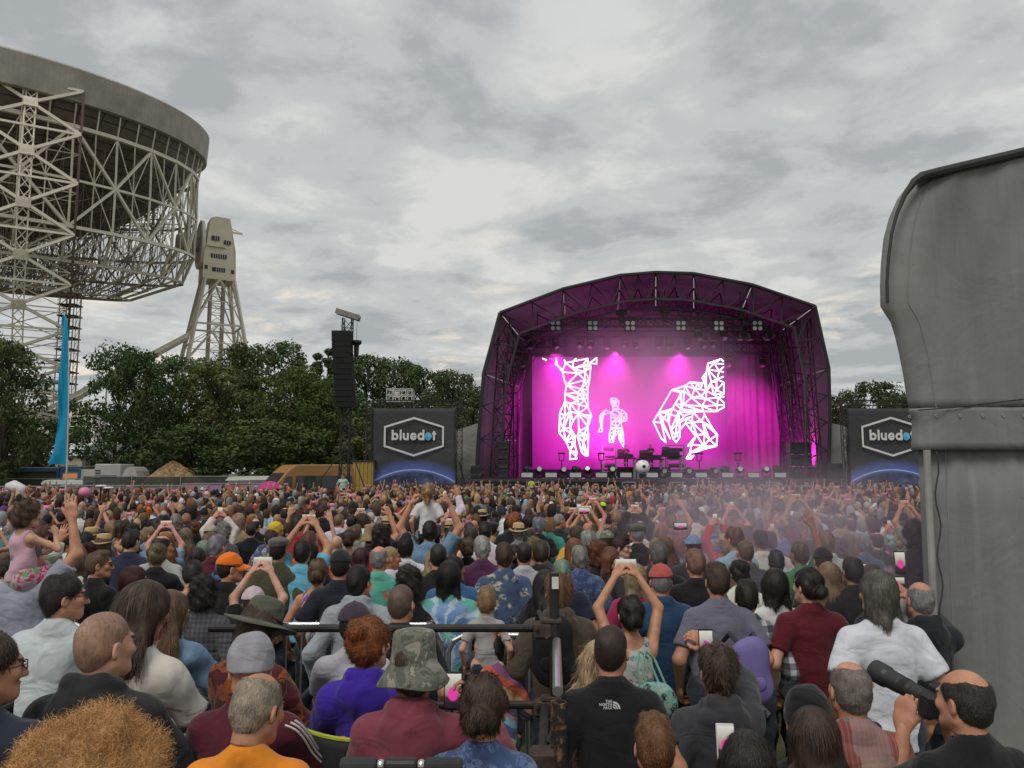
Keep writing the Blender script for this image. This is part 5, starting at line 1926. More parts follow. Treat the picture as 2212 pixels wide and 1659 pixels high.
class Field:
    def __init__(s):
        s.p = []

    def cone(s, a, b, r1, r2=None, k=.03, flat=None, fe=False, op=1):
        s.p.append(("c", np.array(a, float), np.array(b, float), r1, r1 if r2 is None else r2, k, flat, fe, op)); return s

    def chain(s, pts, rs, k=.02, flat=None):
        for i in range(len(pts) - 1):
            s.cone(pts[i], pts[i + 1], rs[i], rs[i + 1], k, flat)
        return s

    def ell(s, c, r, k=.03, R=None, op=1):
        s.p.append(("e", np.array(c, float), np.array(r, float), R, k, op)); return s

    def bounds(s):
        lo, hi = [], []
        for q in s.p:
            if q[-1] < 0:
                continue
            if q[0] == "c":
                r = max(q[3], q[4])
                lo.append(np.minimum(q[1], q[2]) - r); hi.append(np.maximum(q[1], q[2]) + r)
            else:
                r = q[2] if q[3] is None else np.full(3, q[2].max())
                lo.append(q[1] - r); hi.append(q[1] + r)
        return np.min(lo, 0), np.max(hi, 0)

    def mesh(s, cell, clips=(), disp=None):
        lo, hi = s.bounds()
        lo = lo - 3 * cell; hi = hi + 3 * cell
        n = np.ceil((hi - lo) / cell).astype(int) + 1
        ax = [lo[i] + cell * np.arange(n[i]) for i in range(3)]
        D = np.full(n, .5, np.float32)
        for q in s.p:
            k = q[4] if q[0] == "e" else q[5]
            op = q[-1]
            pad = max(k, 3 * cell) + cell
            if q[0] == "c":
                r = max(q[3], q[4]); l, h_ = np.minimum(q[1], q[2]) - r - pad, np.maximum(q[1], q[2]) + r + pad
            else:
                r = q[2] if q[3] is None else np.full(3, q[2].max()); l, h_ = q[1] - r - pad, q[1] + r + pad
            i0 = np.clip(np.floor((l - lo) / cell).astype(int), 0, n); i1 = np.clip(np.ceil((h_ - lo) / cell).astype(int) + 1, 0, n)
            if (i1 <= i0).any():
                continue
            X = ax[0][i0[0]:i1[0], None, None]; Y = ax[1][None, i0[1]:i1[1], None]; Z = ax[2][None, None, i0[2]:i1[2]]
            if q[0] == "c":
                a, b, r1, r2, _, flat, fe, _ = q[1:]
                px, py, pz = X - a[0], Y - a[1], Z - a[2]
                ba = b - a
                sc = 1.0
                if flat is not None:
                    nv, f = np.array(flat[0], float), flat[1]
                    dn = px * nv[0] + py * nv[1] + pz * nv[2]
                    g = 1 / f - 1
                    px = px + dn * nv[0] * g; py = py + dn * nv[1] * g; pz = pz + dn * nv[2] * g
                    ba = ba + nv * (ba @ nv) * g
                    sc = min(1.0, f)
                bb = ba @ ba + 1e-12
                t = (px * ba[0] + py * ba[1] + pz * ba[2]) / bb
                tc = np.clip(t, 0, 1)
                d = (np.sqrt((px - tc * ba[0]) ** 2 + (py - tc * ba[1]) ** 2 + (pz - tc * ba[2]) ** 2) - (r1 + (r2 - r1) * tc)) * sc
                if fe:
                    d = np.maximum(d, (t - 1) * math.sqrt(bb))
            else:
                c, r, R, _, _ = q[1:]
                px, py, pz = X - c[0], Y - c[1], Z - c[2]
                if R is not None:
                    px, py, pz = (R[0, 0] * px + R[1, 0] * py + R[2, 0] * pz, R[0, 1] * px + R[1, 1] * py + R[2, 1] * pz, R[0, 2] * px + R[1, 2] * py + R[2, 2] * pz)
                k0 = np.sqrt((px / r[0]) ** 2 + (py / r[1]) ** 2 + (pz / r[2]) ** 2)
                k1 = np.sqrt((px / r[0] ** 2) ** 2 + (py / r[1] ** 2) ** 2 + (pz / r[2] ** 2) ** 2) + 1e-9
                d = k0 * (k0 - 1) / k1
            sl = (slice(i0[0], i1[0]), slice(i0[1], i1[1]), slice(i0[2], i1[2]))
            if op > 0:
                D[sl] = smin(D[sl], d.astype(np.float32), k)
            else:
                D[sl] = -smin(-D[sl], d.astype(np.float32), k)
        X = ax[0][:, None, None]; Y = ax[1][None, :, None]; Z = ax[2][None, None, :]
        if disp is not None:
            D = D + disp(X, Y, Z).astype(np.float32)
        for pt, nv in clips:
            D = np.maximum(D, ((X - pt[0]) * nv[0] + (Y - pt[1]) * nv[1] + (Z - pt[2]) * nv[2]).astype(np.float32))
        return nets(D, lo, cell)


EDGES = [(0, 1), (2, 3), (4, 5), (6, 7), (0, 2), (1, 3), (4, 6), (5, 7), (0, 4), (1, 5), (2, 6), (3, 7)]
CORN = np.array([[i & 1, (i >> 1) & 1, (i >> 2) & 1] for i in range(8)])


def nets(D, lo, cell):
    ins = D < 0
    sl = [slice(0, -1), slice(1, None)]
    anyi = np.zeros(tuple(np.array(D.shape) - 1), bool); alli = np.ones_like(anyi)
    for c in CORN:
        v = ins[sl[c[0]], sl[c[1]], sl[c[2]]]
        anyi |= v; alli &= v
    act = anyi & ~alli
    idx = np.argwhere(act)
    if len(idx) == 0:
        return np.zeros((0, 3)), np.zeros((0, 4), np.int32)
    val = np.stack([D[idx[:, 0] + c[0], idx[:, 1] + c[1], idx[:, 2] + c[2]] for c in CORN], 1)
    acc = np.zeros((len(idx), 3)); cnt = np.zeros(len(idx))
    for a, b in EDGES:
        va, vb = val[:, a], val[:, b]
        m = (va < 0) != (vb < 0)
        t = np.where(m, va / np.where(m, va - vb, 1), 0)
        p = CORN[a] + (CORN[b] - CORN[a]) * t[:, None]
        acc += np.where(m[:, None], p, 0); cnt += m
    V = (idx + acc / cnt[:, None]) * cell + lo
    vid = np.full(act.shape, -1, np.int32); vid[act] = np.arange(len(idx), dtype=np.int32)
    F = []
    for axis in range(3):
        o1, o2 = [(1, 2), (2, 0), (0, 1)][axis]
        s0 = [slice(1, -1)] * 3; s0[axis] = slice(0, -1)
        s1 = list(s0); s1[axis] = slice(1, None)
        A, B = ins[tuple(s0)], ins[tuple(s1)]
        for m, flip in ((A & ~B, False), (~A & B, True)):
            q = np.argwhere(m)
            if len(q) == 0:
                continue
            off = np.ones(3, int); off[axis] = 0
            q = q + off
            e1 = np.zeros(3, int); e1[o1] = 1
            e2 = np.zeros(3, int); e2[o2] = 1
            g = lambda w: vid[w[:, 0], w[:, 1], w[:, 2]]
            f = np.stack([g(q - e1 - e2), g(q - e2), g(q), g(q - e1)], 1)
            F.append(f[:, ::-1] if flip else f)
    return V, np.concatenate(F).astype(np.int32)


def vnormals(V, F):
    n = np.cross(V[F[:, 2]] - V[F[:, 0]], V[F[:, 3]] - V[F[:, 1]])
    N = np.zeros_like(V)
    for k in range(4):
        np.add.at(N, F[:, k], n)
    return N / (np.linalg.norm(N, axis=1)[:, None] + 1e-12)


def folds(seed, amp=.0035, fr=(22, 48), az=(1, 1, .55)):
    r = np.random.default_rng(seed)
    W = r.normal(0, 1, (6, 3)) * np.array(az); W /= np.linalg.norm(W, axis=1)[:, None]
    W *= r.uniform(*fr, (6, 1)); ph = r.uniform(0, 6.28, 6)

    def f(X, Y, Z):
        s = 0
        for w, p in zip(W, ph):
            s = s + np.sin(w[0] * X + w[1] * Y + w[2] * Z + p + 1.3 * np.sin(6 * Z + p))
        return s * (amp * .5)
    return f


# ------------------------------------------------------------------ head and hand templates
def head_template(cell, female=False, child=False):
    f = Field()
    j = .92 if female else 1.0
    f.ell((0, -.014, .030), (.074, .095, .088), .02)
    f.ell((0, .028, -.028), (.060 * j, .066, .090), .03)
    f.ell((0, .058, -.090), (.034 * j, .028, .024), .03)
    for sx in (-1, 1):
        f.cone((sx * .050 * j, .0, -.062), (sx * .022, .066, -.092), .022, .018, .03)
        f.ell((sx * .040, .066, -.022), (.024, .020, .020), .025)
    f.ell((0, .082, .022), (.048, .016, .011), .02)
    f.cone((0, .090, .010), (0, .113, -.034), .0085, .0125, .012)
    for sx in (-1, 1):
        f.ell((sx * .010, .100, -.038), (.008, .010, .007), .008)
    for sx in (-1, 1):
        f.ell((sx * .031, .102, .002), (.016, .017, .010), .010, op=-1)
    f.ell((0, .088, -.060), (.022, .012, .006), .006)
    f.ell((0, .086, -.070), (.019, .012, .007), .006)
    f.ell((0, .099, -.065), (.016, .004, .0016), .004, op=-1)
    for sx in (-1, 1):
        Re = np.array(Euler((RAD(-12), 0, sx * RAD(22))).to_matrix())
        f.ell((sx * .078, -.008, -.012), (.010, .019, .031), .008, Re)
        f.ell((sx * .086, -.002, -.008), (.006, .011, .019), .005, Re, op=-1)
    f.cone((0, -.022, -.175), (0, -.018, -.04), .058 * (.88 if female else 1), .056 * (.88 if female else 1), .025)
    V, F = f.mesh(cell, clips=[((0, 0, -.120), (0, 0, -1))])
    c = V[F].mean(1)
    mi = np.zeros(len(F), np.int32)
    lip = (np.abs(c[:, 0]) < .023) & (c[:, 1] > .082) & (c[:, 2] < -.053) & (c[:, 2] > -.078)
    brow = (np.abs(c[:, 0]) > .012) & (np.abs(c[:, 0]) < .05) & (c[:, 1] > .068) & (np.abs(c[:, 2] - .024 + .10 * (np.abs(c[:, 0]) - .03) ** 2 * 20) < .0055)
    mi[lip] = 1; mi[brow] = 2
    # eyeballs
    for sx in (-1, 1):
        th = np.linspace(0, 2 * np.pi, 11)[:-1]; ph = np.linspace(0, np.pi, 7)
        ev = np.array([[sx * .031 + .0125 * np.sin(p) * np.cos(t), .078 + .0125 * np.cos(p), .001 + .0125 * np.sin(p) * np.sin(t)] for p in ph for t in th])
        ef = np.array([[i * 10 + k, i * 10 + (k + 1) % 10, (i + 1) * 10 + (k + 1) % 10, (i + 1) * 10 + k] for i in range(6) for k in range(10)], np.int32)
        em = np.array([4 if i < 2 else 3 for i in range(6) for k in range(10)], np.int32)
        F = np.concatenate([F, ef + len(V)]); V = np.concatenate([V, ev]); mi = np.concatenate([mi, em])
    return V, F, mi


def hand_template(pose, cell=.0048):
    """right hand: wrist at the origin, fingers +Z, palm faces +Y, thumb at -X"""
    f = Field()
    f.cone((0, 0, -.03), (0, 0, .02), .026, .028, .02, ((0, 1, 0), .72))
    f.cone((-.008, 0, .03), (-.012, .0, .085), .030, .033, .02, ((0, 1, 0), .42))
    f.cone((.012, 0, .03), (.016, 0, .082), .030, .029, .02, ((0, 1, 0), .42))
    curl = {"relax": (25, 35, 25), "flat": (6, 8, 6), "grip": (35, 60, 45), "fist": (75, 85, 60), "point": (75, 85, 60)}[pose]
    xs = (-.032, -.011, .010, .030)
    ls = (.043, .048, .045, .036)
    for i in range(4):
        a = 0; p = np.array((xs[i], .0, .092 - .004 * abs(i - 1.3)))
        spread = (xs[i] * (4.0 if pose == "flat" else 1.5))
        cc = (4, 6, 4) if (pose == "point" and i == 0) else curl
        pts = [p]
        for q in range(3):
            a += RAD(cc[q])
            L = ls[i] * (1, .62, .5)[q]
            p = p + np.array((math.sin(spread) * L * math.cos(a), math.sin(a) * L, math.cos(a) * L * math.cos(spread)))
            pts.append(p)
        f.chain(pts, [.0092, .0085, .0078, .0068], .006)
    if pose == "flat":
        th = [(-.030, .004, .028), (-.052, .010, .058), (-.066, .012, .082), (-.074, .012, .100)]
    elif pose in ("fist", "point"):
        th = [(-.030, .006, .028), (-.042, .026, .056), (-.026, .040, .078), (-.010, .042, .090)]
    else:
        th = [(-.030, .006, .028), (-.050, .022, .054), (-.054, .036, .078), (-.048, .042, .098)]
    f.chain(th, [.016, .0125, .0105, .0085], .012)
    return f.mesh(cell)


HEADS = {}
for nm, fem in (("m", False), ("f", True)):
    HEADS[nm] = head_template(.0056, fem)
HANDS = {p: hand_template(p) for p in ("relax", "flat", "grip", "point")}
HANDS_LO = {p: hand_template(p, .0085) for p in ("relax", "flat", "grip", "point")}


def xf(V, M):
    M = np.array(M)
    return V @ M[:3, :3].T + M[:3, 3]


# ------------------------------------------------------------------ materials for people
def mat_skin():
    b = NB("skin")
    v = b.coord("Object")
    f = b.noise(v, 14, 4, .6)
    c = b.mix(1.0, b.objcol(), b.ramp(f, [(.3, (.80, .70, .68)), (.7, (1.12, 1.08, 1.04))]), "MULTIPLY")
    p = b.bsdf(c, .52, spec=.35, normal=b.bump(b.math("ADD", b.noise(v, 160, 4), b.math("MULTIPLY", b.noise(v, 26, 3), 1.2)), .22, .004))
    p.inputs["Subsurface Weight"].default_value = .12
    p.inputs["Subsurface Radius"].default_value = (.02, .008, .004)
    p.inputs["Subsurface Scale"].default_value = .4
    return b.m


def mat_lip():
    b = NB("lips")
    b.bsdf(b.mix(1.0, b.objcol(), (.85, .5, .48), "MULTIPLY"), .4)
    return b.m


def mat_hair():
    b = NB("hair")
    v = b.coord("Object", (95, 95, 13))
    f = b.noise(v, 1.0, 4, .75)
    g = b.noise(b.coord("Object"), 16, 3, .6)
    c = b.mix(1.0, b.objcol(), b.ramp(f, [(.25, .6), (.75, 1.45)]), "MULTIPLY")
    c = b.mix(1.0, c, b.ramp(g, [(.3, .7), (.7, 1.25)]), "MULTIPLY")
    ta = b.n("ShaderNodeAttribute"); ta.attribute_name = "tone"
    c = b.mix(1.0, c, ta.outputs["Color"], "MULTIPLY")
    b.bsdf(c, .48, spec=.45, normal=b.bump(f, .8, .006))
    return b.m


def cloth_base(b, c, rough=.85, fold=.5):
    v = b.coord("Object")
    f = b.noise(v, 7, 4, .6, .8)
    w = b.noise(v, 260, 2, .5)
    c = b.mix(1.0, c, b.ramp(f, [(.3, .86), (.7, 1.08)]), "MULTIPLY")
    q = b.noise(b.coord("Object", (1, 1, 1.9), (.5, .35, 0)), 4.2, 2, .45, 1.3)
    q2 = b.noise(b.coord("Object", (2.0, 2.0, 1.), (-.4, .3, 0)), 3.6, 2, .45, 1.0)
    h = b.math("ADD", b.math("ADD", b.math("MULTIPLY", q, .9), b.math("MULTIPLY", q2, .7)), b.math("MULTIPLY", w, .05))
    b.bsdf(c, rough, spec=.2, normal=b.bump(h, fold, .055), sheen=.15)
    return b.m


def mat_cloth():
    b = NB("plain_fabric")
    return cloth_base(b, b.objcol())


SKINM, LIPM, HAIRM, CLOTH = mat_skin(), mat_lip(), mat_hair(), mat_cloth()
BROWM = plain("eyebrow", (.05, .035, .025), .8)
EYEW = plain("eye_white", (.55, .53, .5), .25)
IRIS = plain("eye_iris", (.04, .03, .02), .2)
BODY_MATS = (SKINM, LIPM, BROWM, EYEW, IRIS)


def pat(name, fn):
    b = NB(name)
    return cloth_base(b, fn(b))


def p_tiedye(b):
    v = b.coord("Object", (1, 0, 1), loc=(0, 0, -1.18))
    s = b.n("ShaderNodeSeparateXYZ"); b.l(v, s.inputs[0])
    r = b.math("SQRT", b.math("ADD", b.math("POWER", s.outputs[0], 2.), b.math("POWER", s.outputs[2], 2.)))
    ang = b.math("ARCTAN2", s.outputs[2], s.outputs[0])
    nz = b.noise(b.coord("Object"), 14, 4, .6)
    sw = b.math("SINE", b.math("ADD", b.math("ADD", b.math("MULTIPLY", ang, 9.), b.math("MULTIPLY", r, 24.)), b.math("MULTIPLY", nz, 5.)))
    col = b.ramp(b.math("ADD", r, b.math("MULTIPLY", nz, .1)), [(.06, (.08, .42, .25)), (.14, (.10, .20, .45)), (.26, (.22, .36, .62)), (.34, (.10, .38, .26))])
    return b.mix(b.ramp(sw, [(.30, 0.), (.75, .75)]), col, (.50, .60, .66))


def p_leaf(bg, fg, fg2, scale, thr=.47):
    def fn(b):
        v = b.coord("Object")
        wv = b.n("ShaderNodeTexVoronoi"); wv.feature = "F1"; b.l(v, wv.inputs["Vector"]); wv.inputs["Scale"].default_value = scale
        f = b.noise(v, scale * 2.3, 3, .5, 1.5)
        m = b.math("MULTIPLY", b.ramp(wv.outputs["Distance"], [(thr - .12, 1.), (thr, 0.)]), b.ramp(f, [(.44, 0.), (.52, 1.)]))
        g = b.ramp(b.noise(v, scale * .9, 2), [(.45, 0.), (.55, 1.)])
        return b.mix(m, bg, b.mix(g, fg, fg2))
    return fn


def p_plaid(a, c, d, s=26.):
    def fn(b):
        v = b.coord("Object")
        sp = b.n("ShaderNodeSeparateXYZ"); b.l(v, sp.inputs[0])
        x = b.math("GREATER_THAN", b.math("SINE", b.math("MULTIPLY", sp.outputs[0], s * 3)), .1)
        z = b.math("GREATER_THAN", b.math("SINE", b.math("MULTIPLY", sp.outputs[2], s * 3)), .1)
        return b.mix(x, b.mix(z, a, c), b.mix(z, c, d))
    return fn


def p_stripe(a, c, freq=60., axis=2, thr=0.):
    def fn(b):
        sp = b.n("ShaderNodeSeparateXYZ"); b.l(b.coord("Object"), sp.inputs[0])
        return b.mix(b.math("GREATER_THAN", b.math("SINE", b.math("MULTIPLY", sp.outputs[axis], freq)), thr), a, c)
    return fn


def p_camo(cols, s):
    def fn(b):
        f = b.noise(b.coord("Object"), s, 3, .5, .4)
        return b.ramp(f, [(.0, cols[0]), (.42, cols[1]), (.50, cols[2]), (.58, cols[3])], "CONSTANT")
    return fn


def p_rainbow(b):
    sp = b.n("ShaderNodeSeparateXYZ"); b.l(b.coord("Object", rot=(0, RAD(52), 0)), sp.inputs[0])
    f = b.math("FRACT", b.math("MULTIPLY", sp.outputs[0], 2.6))
    return b.ramp(f, [(0, (.10, .07, .14)), (.12, (.45, .28, .16)), (.26, (.50, .10, .06)), (.38, (.22, .08, .20)), (.5, (.55, .36, .22)), (.62, (.35, .42, .22)), (.74, (.08, .10, .22)), (.86, (.18, .40, .50)), (.95, (.36, .20, .24))], "CONSTANT")


def p_patch(b):
    vo = b.n("ShaderNodeTexVoronoi"); vo.distance = "CHEBYCHEV"; b.l(b.coord("Object", (1, 1, .8)), vo.inputs["Vector"]); vo.inputs["Scale"].default_value = 6.5; vo.inputs["Randomness"].default_value = .45
    sp = b.n("ShaderNodeSeparateXYZ"); b.l(vo.outputs["Color"], sp.inputs[0])
    c = b.ramp(sp.outputs[0], [(0, (.10, .17, .19)), (.25, (.32, .18, .17)), (.45, (.14, .20, .22)), (.62, (.26, .07, .06)), (.8, (.34, .22, .19))], "CONSTANT")
    s2 = b.n("ShaderNodeSeparateXYZ"); b.l(b.coord("Object"), s2.inputs[0])
    st = b.math("GREATER_THAN", b.math("SINE", b.math("MULTIPLY", s2.outputs[0], 330.)), .5)
    return b.mix(b.math("MULTIPLY", st, .35), c, (.30, .26, .24))


def p_psy(b):
    v = b.coord("Object")
    sp = b.n("ShaderNodeSeparateXYZ"); b.l(v, sp.inputs[0])
    ax_ = b.math("ABSOLUTE", sp.outputs[0])
    f = b.math("FRACT", b.math("ADD", b.math("MULTIPLY", ax_, 11.), b.math("ADD", b.math("MULTIPLY", sp.outputs[2], 6.), b.math("MULTIPLY", b.noise(v, 18, 3), .7))))
    return b.ramp(f, [(0, (.60, .60, .62)), (.18, (.55, .05, .22)), (.32, (.05, .12, .45)), (.44, (.30, .45, .60)), (.56, (.60, .12, .06)), (.68, (.04, .03, .06)), (.76, (.12, .45, .45)), (.9, (.62, .30, .50))], "CONSTANT")


PAT = {
    "tiedye": pat("tie_dye_print", p_tiedye),
    "hawaii_teal": pat("teal_tropical_print", p_leaf((.10, .38, .30), (.42, .16, .07), (.30, .40, .12), 9)),
    "hawaii_blue": pat("blue_palm_leaf_print", p_leaf((.06, .09, .17), (.42, .40, .33), (.03, .04, .08), 10, .5)),
    "plaid": pat("grey_plaid", p_plaid((.05, .055, .07), (.16, .17, .19), (.45, .46, .48))),
    "plaid_red": pat("red_plaid", p_plaid((.30, .03, .03), (.16, .03, .04), (.04, .03, .05), 30)),
    "check": pat("dark_check", p_plaid((.05, .05, .06), (.075, .075, .085), (.10, .10, .11), 60)),
    "stripe": pat("black_white_stripe", p_stripe((.03, .03, .03), (.55, .55, .55), 150., 0)),
    "breton": pat("navy_white_stripe", p_stripe((.5, .5, .5), (.03, .035, .06), 190.)),
    "floral_black": pat("black_floral_print", p_leaf((.012, .012, .014), (.50, .42, .40), (.35, .06, .05), 8, .40)),
    "floral_white": pat("white_floral_print", p_leaf((.52, .54, .52), (.50, .06, .05), (.30, .34, .05), 13, .40)),
    "floral_mint": pat("mint_and_grey_floral_print", p_leaf((.42, .42, .40), (.18, .13, .13), (.16, .42, .38), 22, .55)),
    "swirl_blue": pat("blue_swirl_print", p_leaf((.045, .075, .17), (.13, .19, .32), (.09, .13, .26), 20, .6)),
    "camo": pat("green_grey_camouflage", p_camo([(.09, .10, .075), (.16, .16, .125), (.12, .13, .10), (.27, .26, .21)], 16)),
    "maroon_camo": pat("maroon_orange_camouflage", p_camo([(.11, .015, .02), (.08, .012, .018), (.28, .07, .015), (.07, .03, .015)], 8)),
    "rainbow": pat("rainbow_woven_stripes", p_rainbow),
    "patch": pat("patchwork_cotton", p_patch),
    "psy": pat("bright_kaleidoscope_print", p_psy),
    "dress": pat("bright_floral_dress_print", p_leaf((.50, .34, .42), (.05, .36, .12), (.45, .03, .12), 9, .62)),
    "straw": plain("straw_weave", (.42, .30, .15), .85, var=.25, scale=60, bump=.5, bscale=140, bdist=.004),
    "denim": plain("washed_denim", (.14, .24, .36), .85, var=.3, scale=14, bump=.4, bscale=60, bdist=.006),
    "jeans": plain("dark_denim", (.04, .055, .085), .85, var=.3, scale=14, bump=.4, bscale=60, bdist=.006),
}


# ------------------------------------------------------------------ hair and hats in the head's own frame
def strands(V, F, n, L, lift, rnd, seed, flow=(0, -.25, -1.), crown=(0, -.03, .11), wid=.0013, curl=0.0):
    r = np.random.default_rng(seed)
    A = np.linalg.norm(np.cross(V[F[:, 2]] - V[F[:, 0]], V[F[:, 3]] - V[F[:, 1]]), axis=1)
    fi = r.choice(len(F), n, p=A / A.sum())
    w = r.dirichlet((1, 1, 1, 1), n)
    P = (V[F[fi]] * w[:, :, None]).sum(1)
    N = np.cross(V[F[fi, 2]] - V[F[fi, 0]], V[F[fi, 3]] - V[F[fi, 1]]); N /= np.linalg.norm(N, axis=1)[:, None] + 1e-9
    rad = P - np.array(crown)
    g = np.array(flow) + rad * 7
    g = g + r.normal(0, rnd, (n, 3))
    T = g - N * (g * N).sum(1)[:, None]; T /= np.linalg.norm(T, axis=1)[:, None] + 1e-9
    S = np.cross(T, N)
    Ls = L * r.uniform(.5, 1.2, (n, 1))
    if curl:
        T = T + r.normal(0, curl, (n, 3)); T /= np.linalg.norm(T, axis=1)[:, None]
    cv = np.clip((P[:, 2:3] + .05) / .07, 0, 1) * .9 * (1.0 if lift < .5 else .0)
    p0 = P - N * .004
    p1 = P + T * Ls * .5 + N * lift * Ls * r.uniform(.3, 1, (n, 1)) - N * cv * (Ls * .5) ** 2 / .2
    p2 = P + T * Ls + N * lift * Ls * r.uniform(.0, 1.3, (n, 1)) + (r.normal(0, 1, (n, 3)) * Ls * .07) - N * cv * Ls ** 2 / .2
    if curl:
        p2 = p2 + r.normal(0, curl * .5, (n, 3)) * Ls
    w_ = wid
    W = np.stack([p0 - S * w_, p0 + S * w_, p1 - S * w_ * .8, p1 + S * w_ * .8, p2 - S * w_ * .3, p2 + S * w_ * .3], 1).reshape(-1, 3)
    b = np.arange(n)[:, None] * 6
    FF = np.concatenate([b + np.array([[0, 1, 3, 2]]), b + np.array([[2, 3, 5, 4]])]).astype(np.int32)
    NSH[0] = len(V)
    return np.concatenate([V, W]), np.concatenate([F, FF + len(V)])


NSH = [0]


def frizz(V, F, n, seed):
    """loose corkscrew hairs standing off a shell"""
    r = np.random.default_rng(seed)
    fi = r.integers(0, len(F), n)
    P = V[F[fi]].mean(1) + r.normal(0, .003, (n, 3))
    N = np.cross(V[F[fi, 2]] - V[F[fi, 0]], V[F[fi, 3]] - V[F[fi, 1]]); N /= np.linalg.norm(N, axis=1)[:, None] + 1e-9
    D = N * .55 + r.normal(0, .5, (n, 3)); D /= np.linalg.norm(D, axis=1)[:, None]
    A = np.cross(D, r.normal(0, 1, (n, 3))); A /= np.linalg.norm(A, axis=1)[:, None]; B = np.cross(D, A)
    L = r.uniform(.010, .034, (n, 1)); R = r.uniform(.003, .008, (n, 1)); ph = r.uniform(0, 6.28, (n, 1)); tu = r.uniform(4, 9, (n, 1))
    K = 6; pts = []
    for k in range(K):
        t = k / (K - 1)
        c = P + D * L * t + (A * np.cos(ph + tu * t) + B * np.sin(ph + tu * t)) * R * min(1, t * 2)
        w = .00045 * (1 - .5 * t)
        pts += [c - A * w, c + A * w]
    W = np.stack(pts, 1).reshape(-1, 3)
    b = np.arange(n)[:, None] * (2 * K)
    FF = np.concatenate([b + np.array([[2 * k, 2 * k + 1, 2 * k + 3, 2 * k + 2]]) for k in range(K - 1)]).astype(np.int32)
    NSH[0] = len(V)
    return np.concatenate([V, W]), np.concatenate([F, FF + len(V)])


HAIRPLANE = lambda dz=0.: ((0, -.066, -.088 + dz), np.array((0, .155, -.150)) / .2157 * 1.0)


def cap_shell(f, t):
    f.ell((0, -.016, .031), (.076 + t, .096 + t, .090 + t), .02)
    f.ell((0, -.046, -.02), (.064 + t * .8, .056 + t, .070), .03)


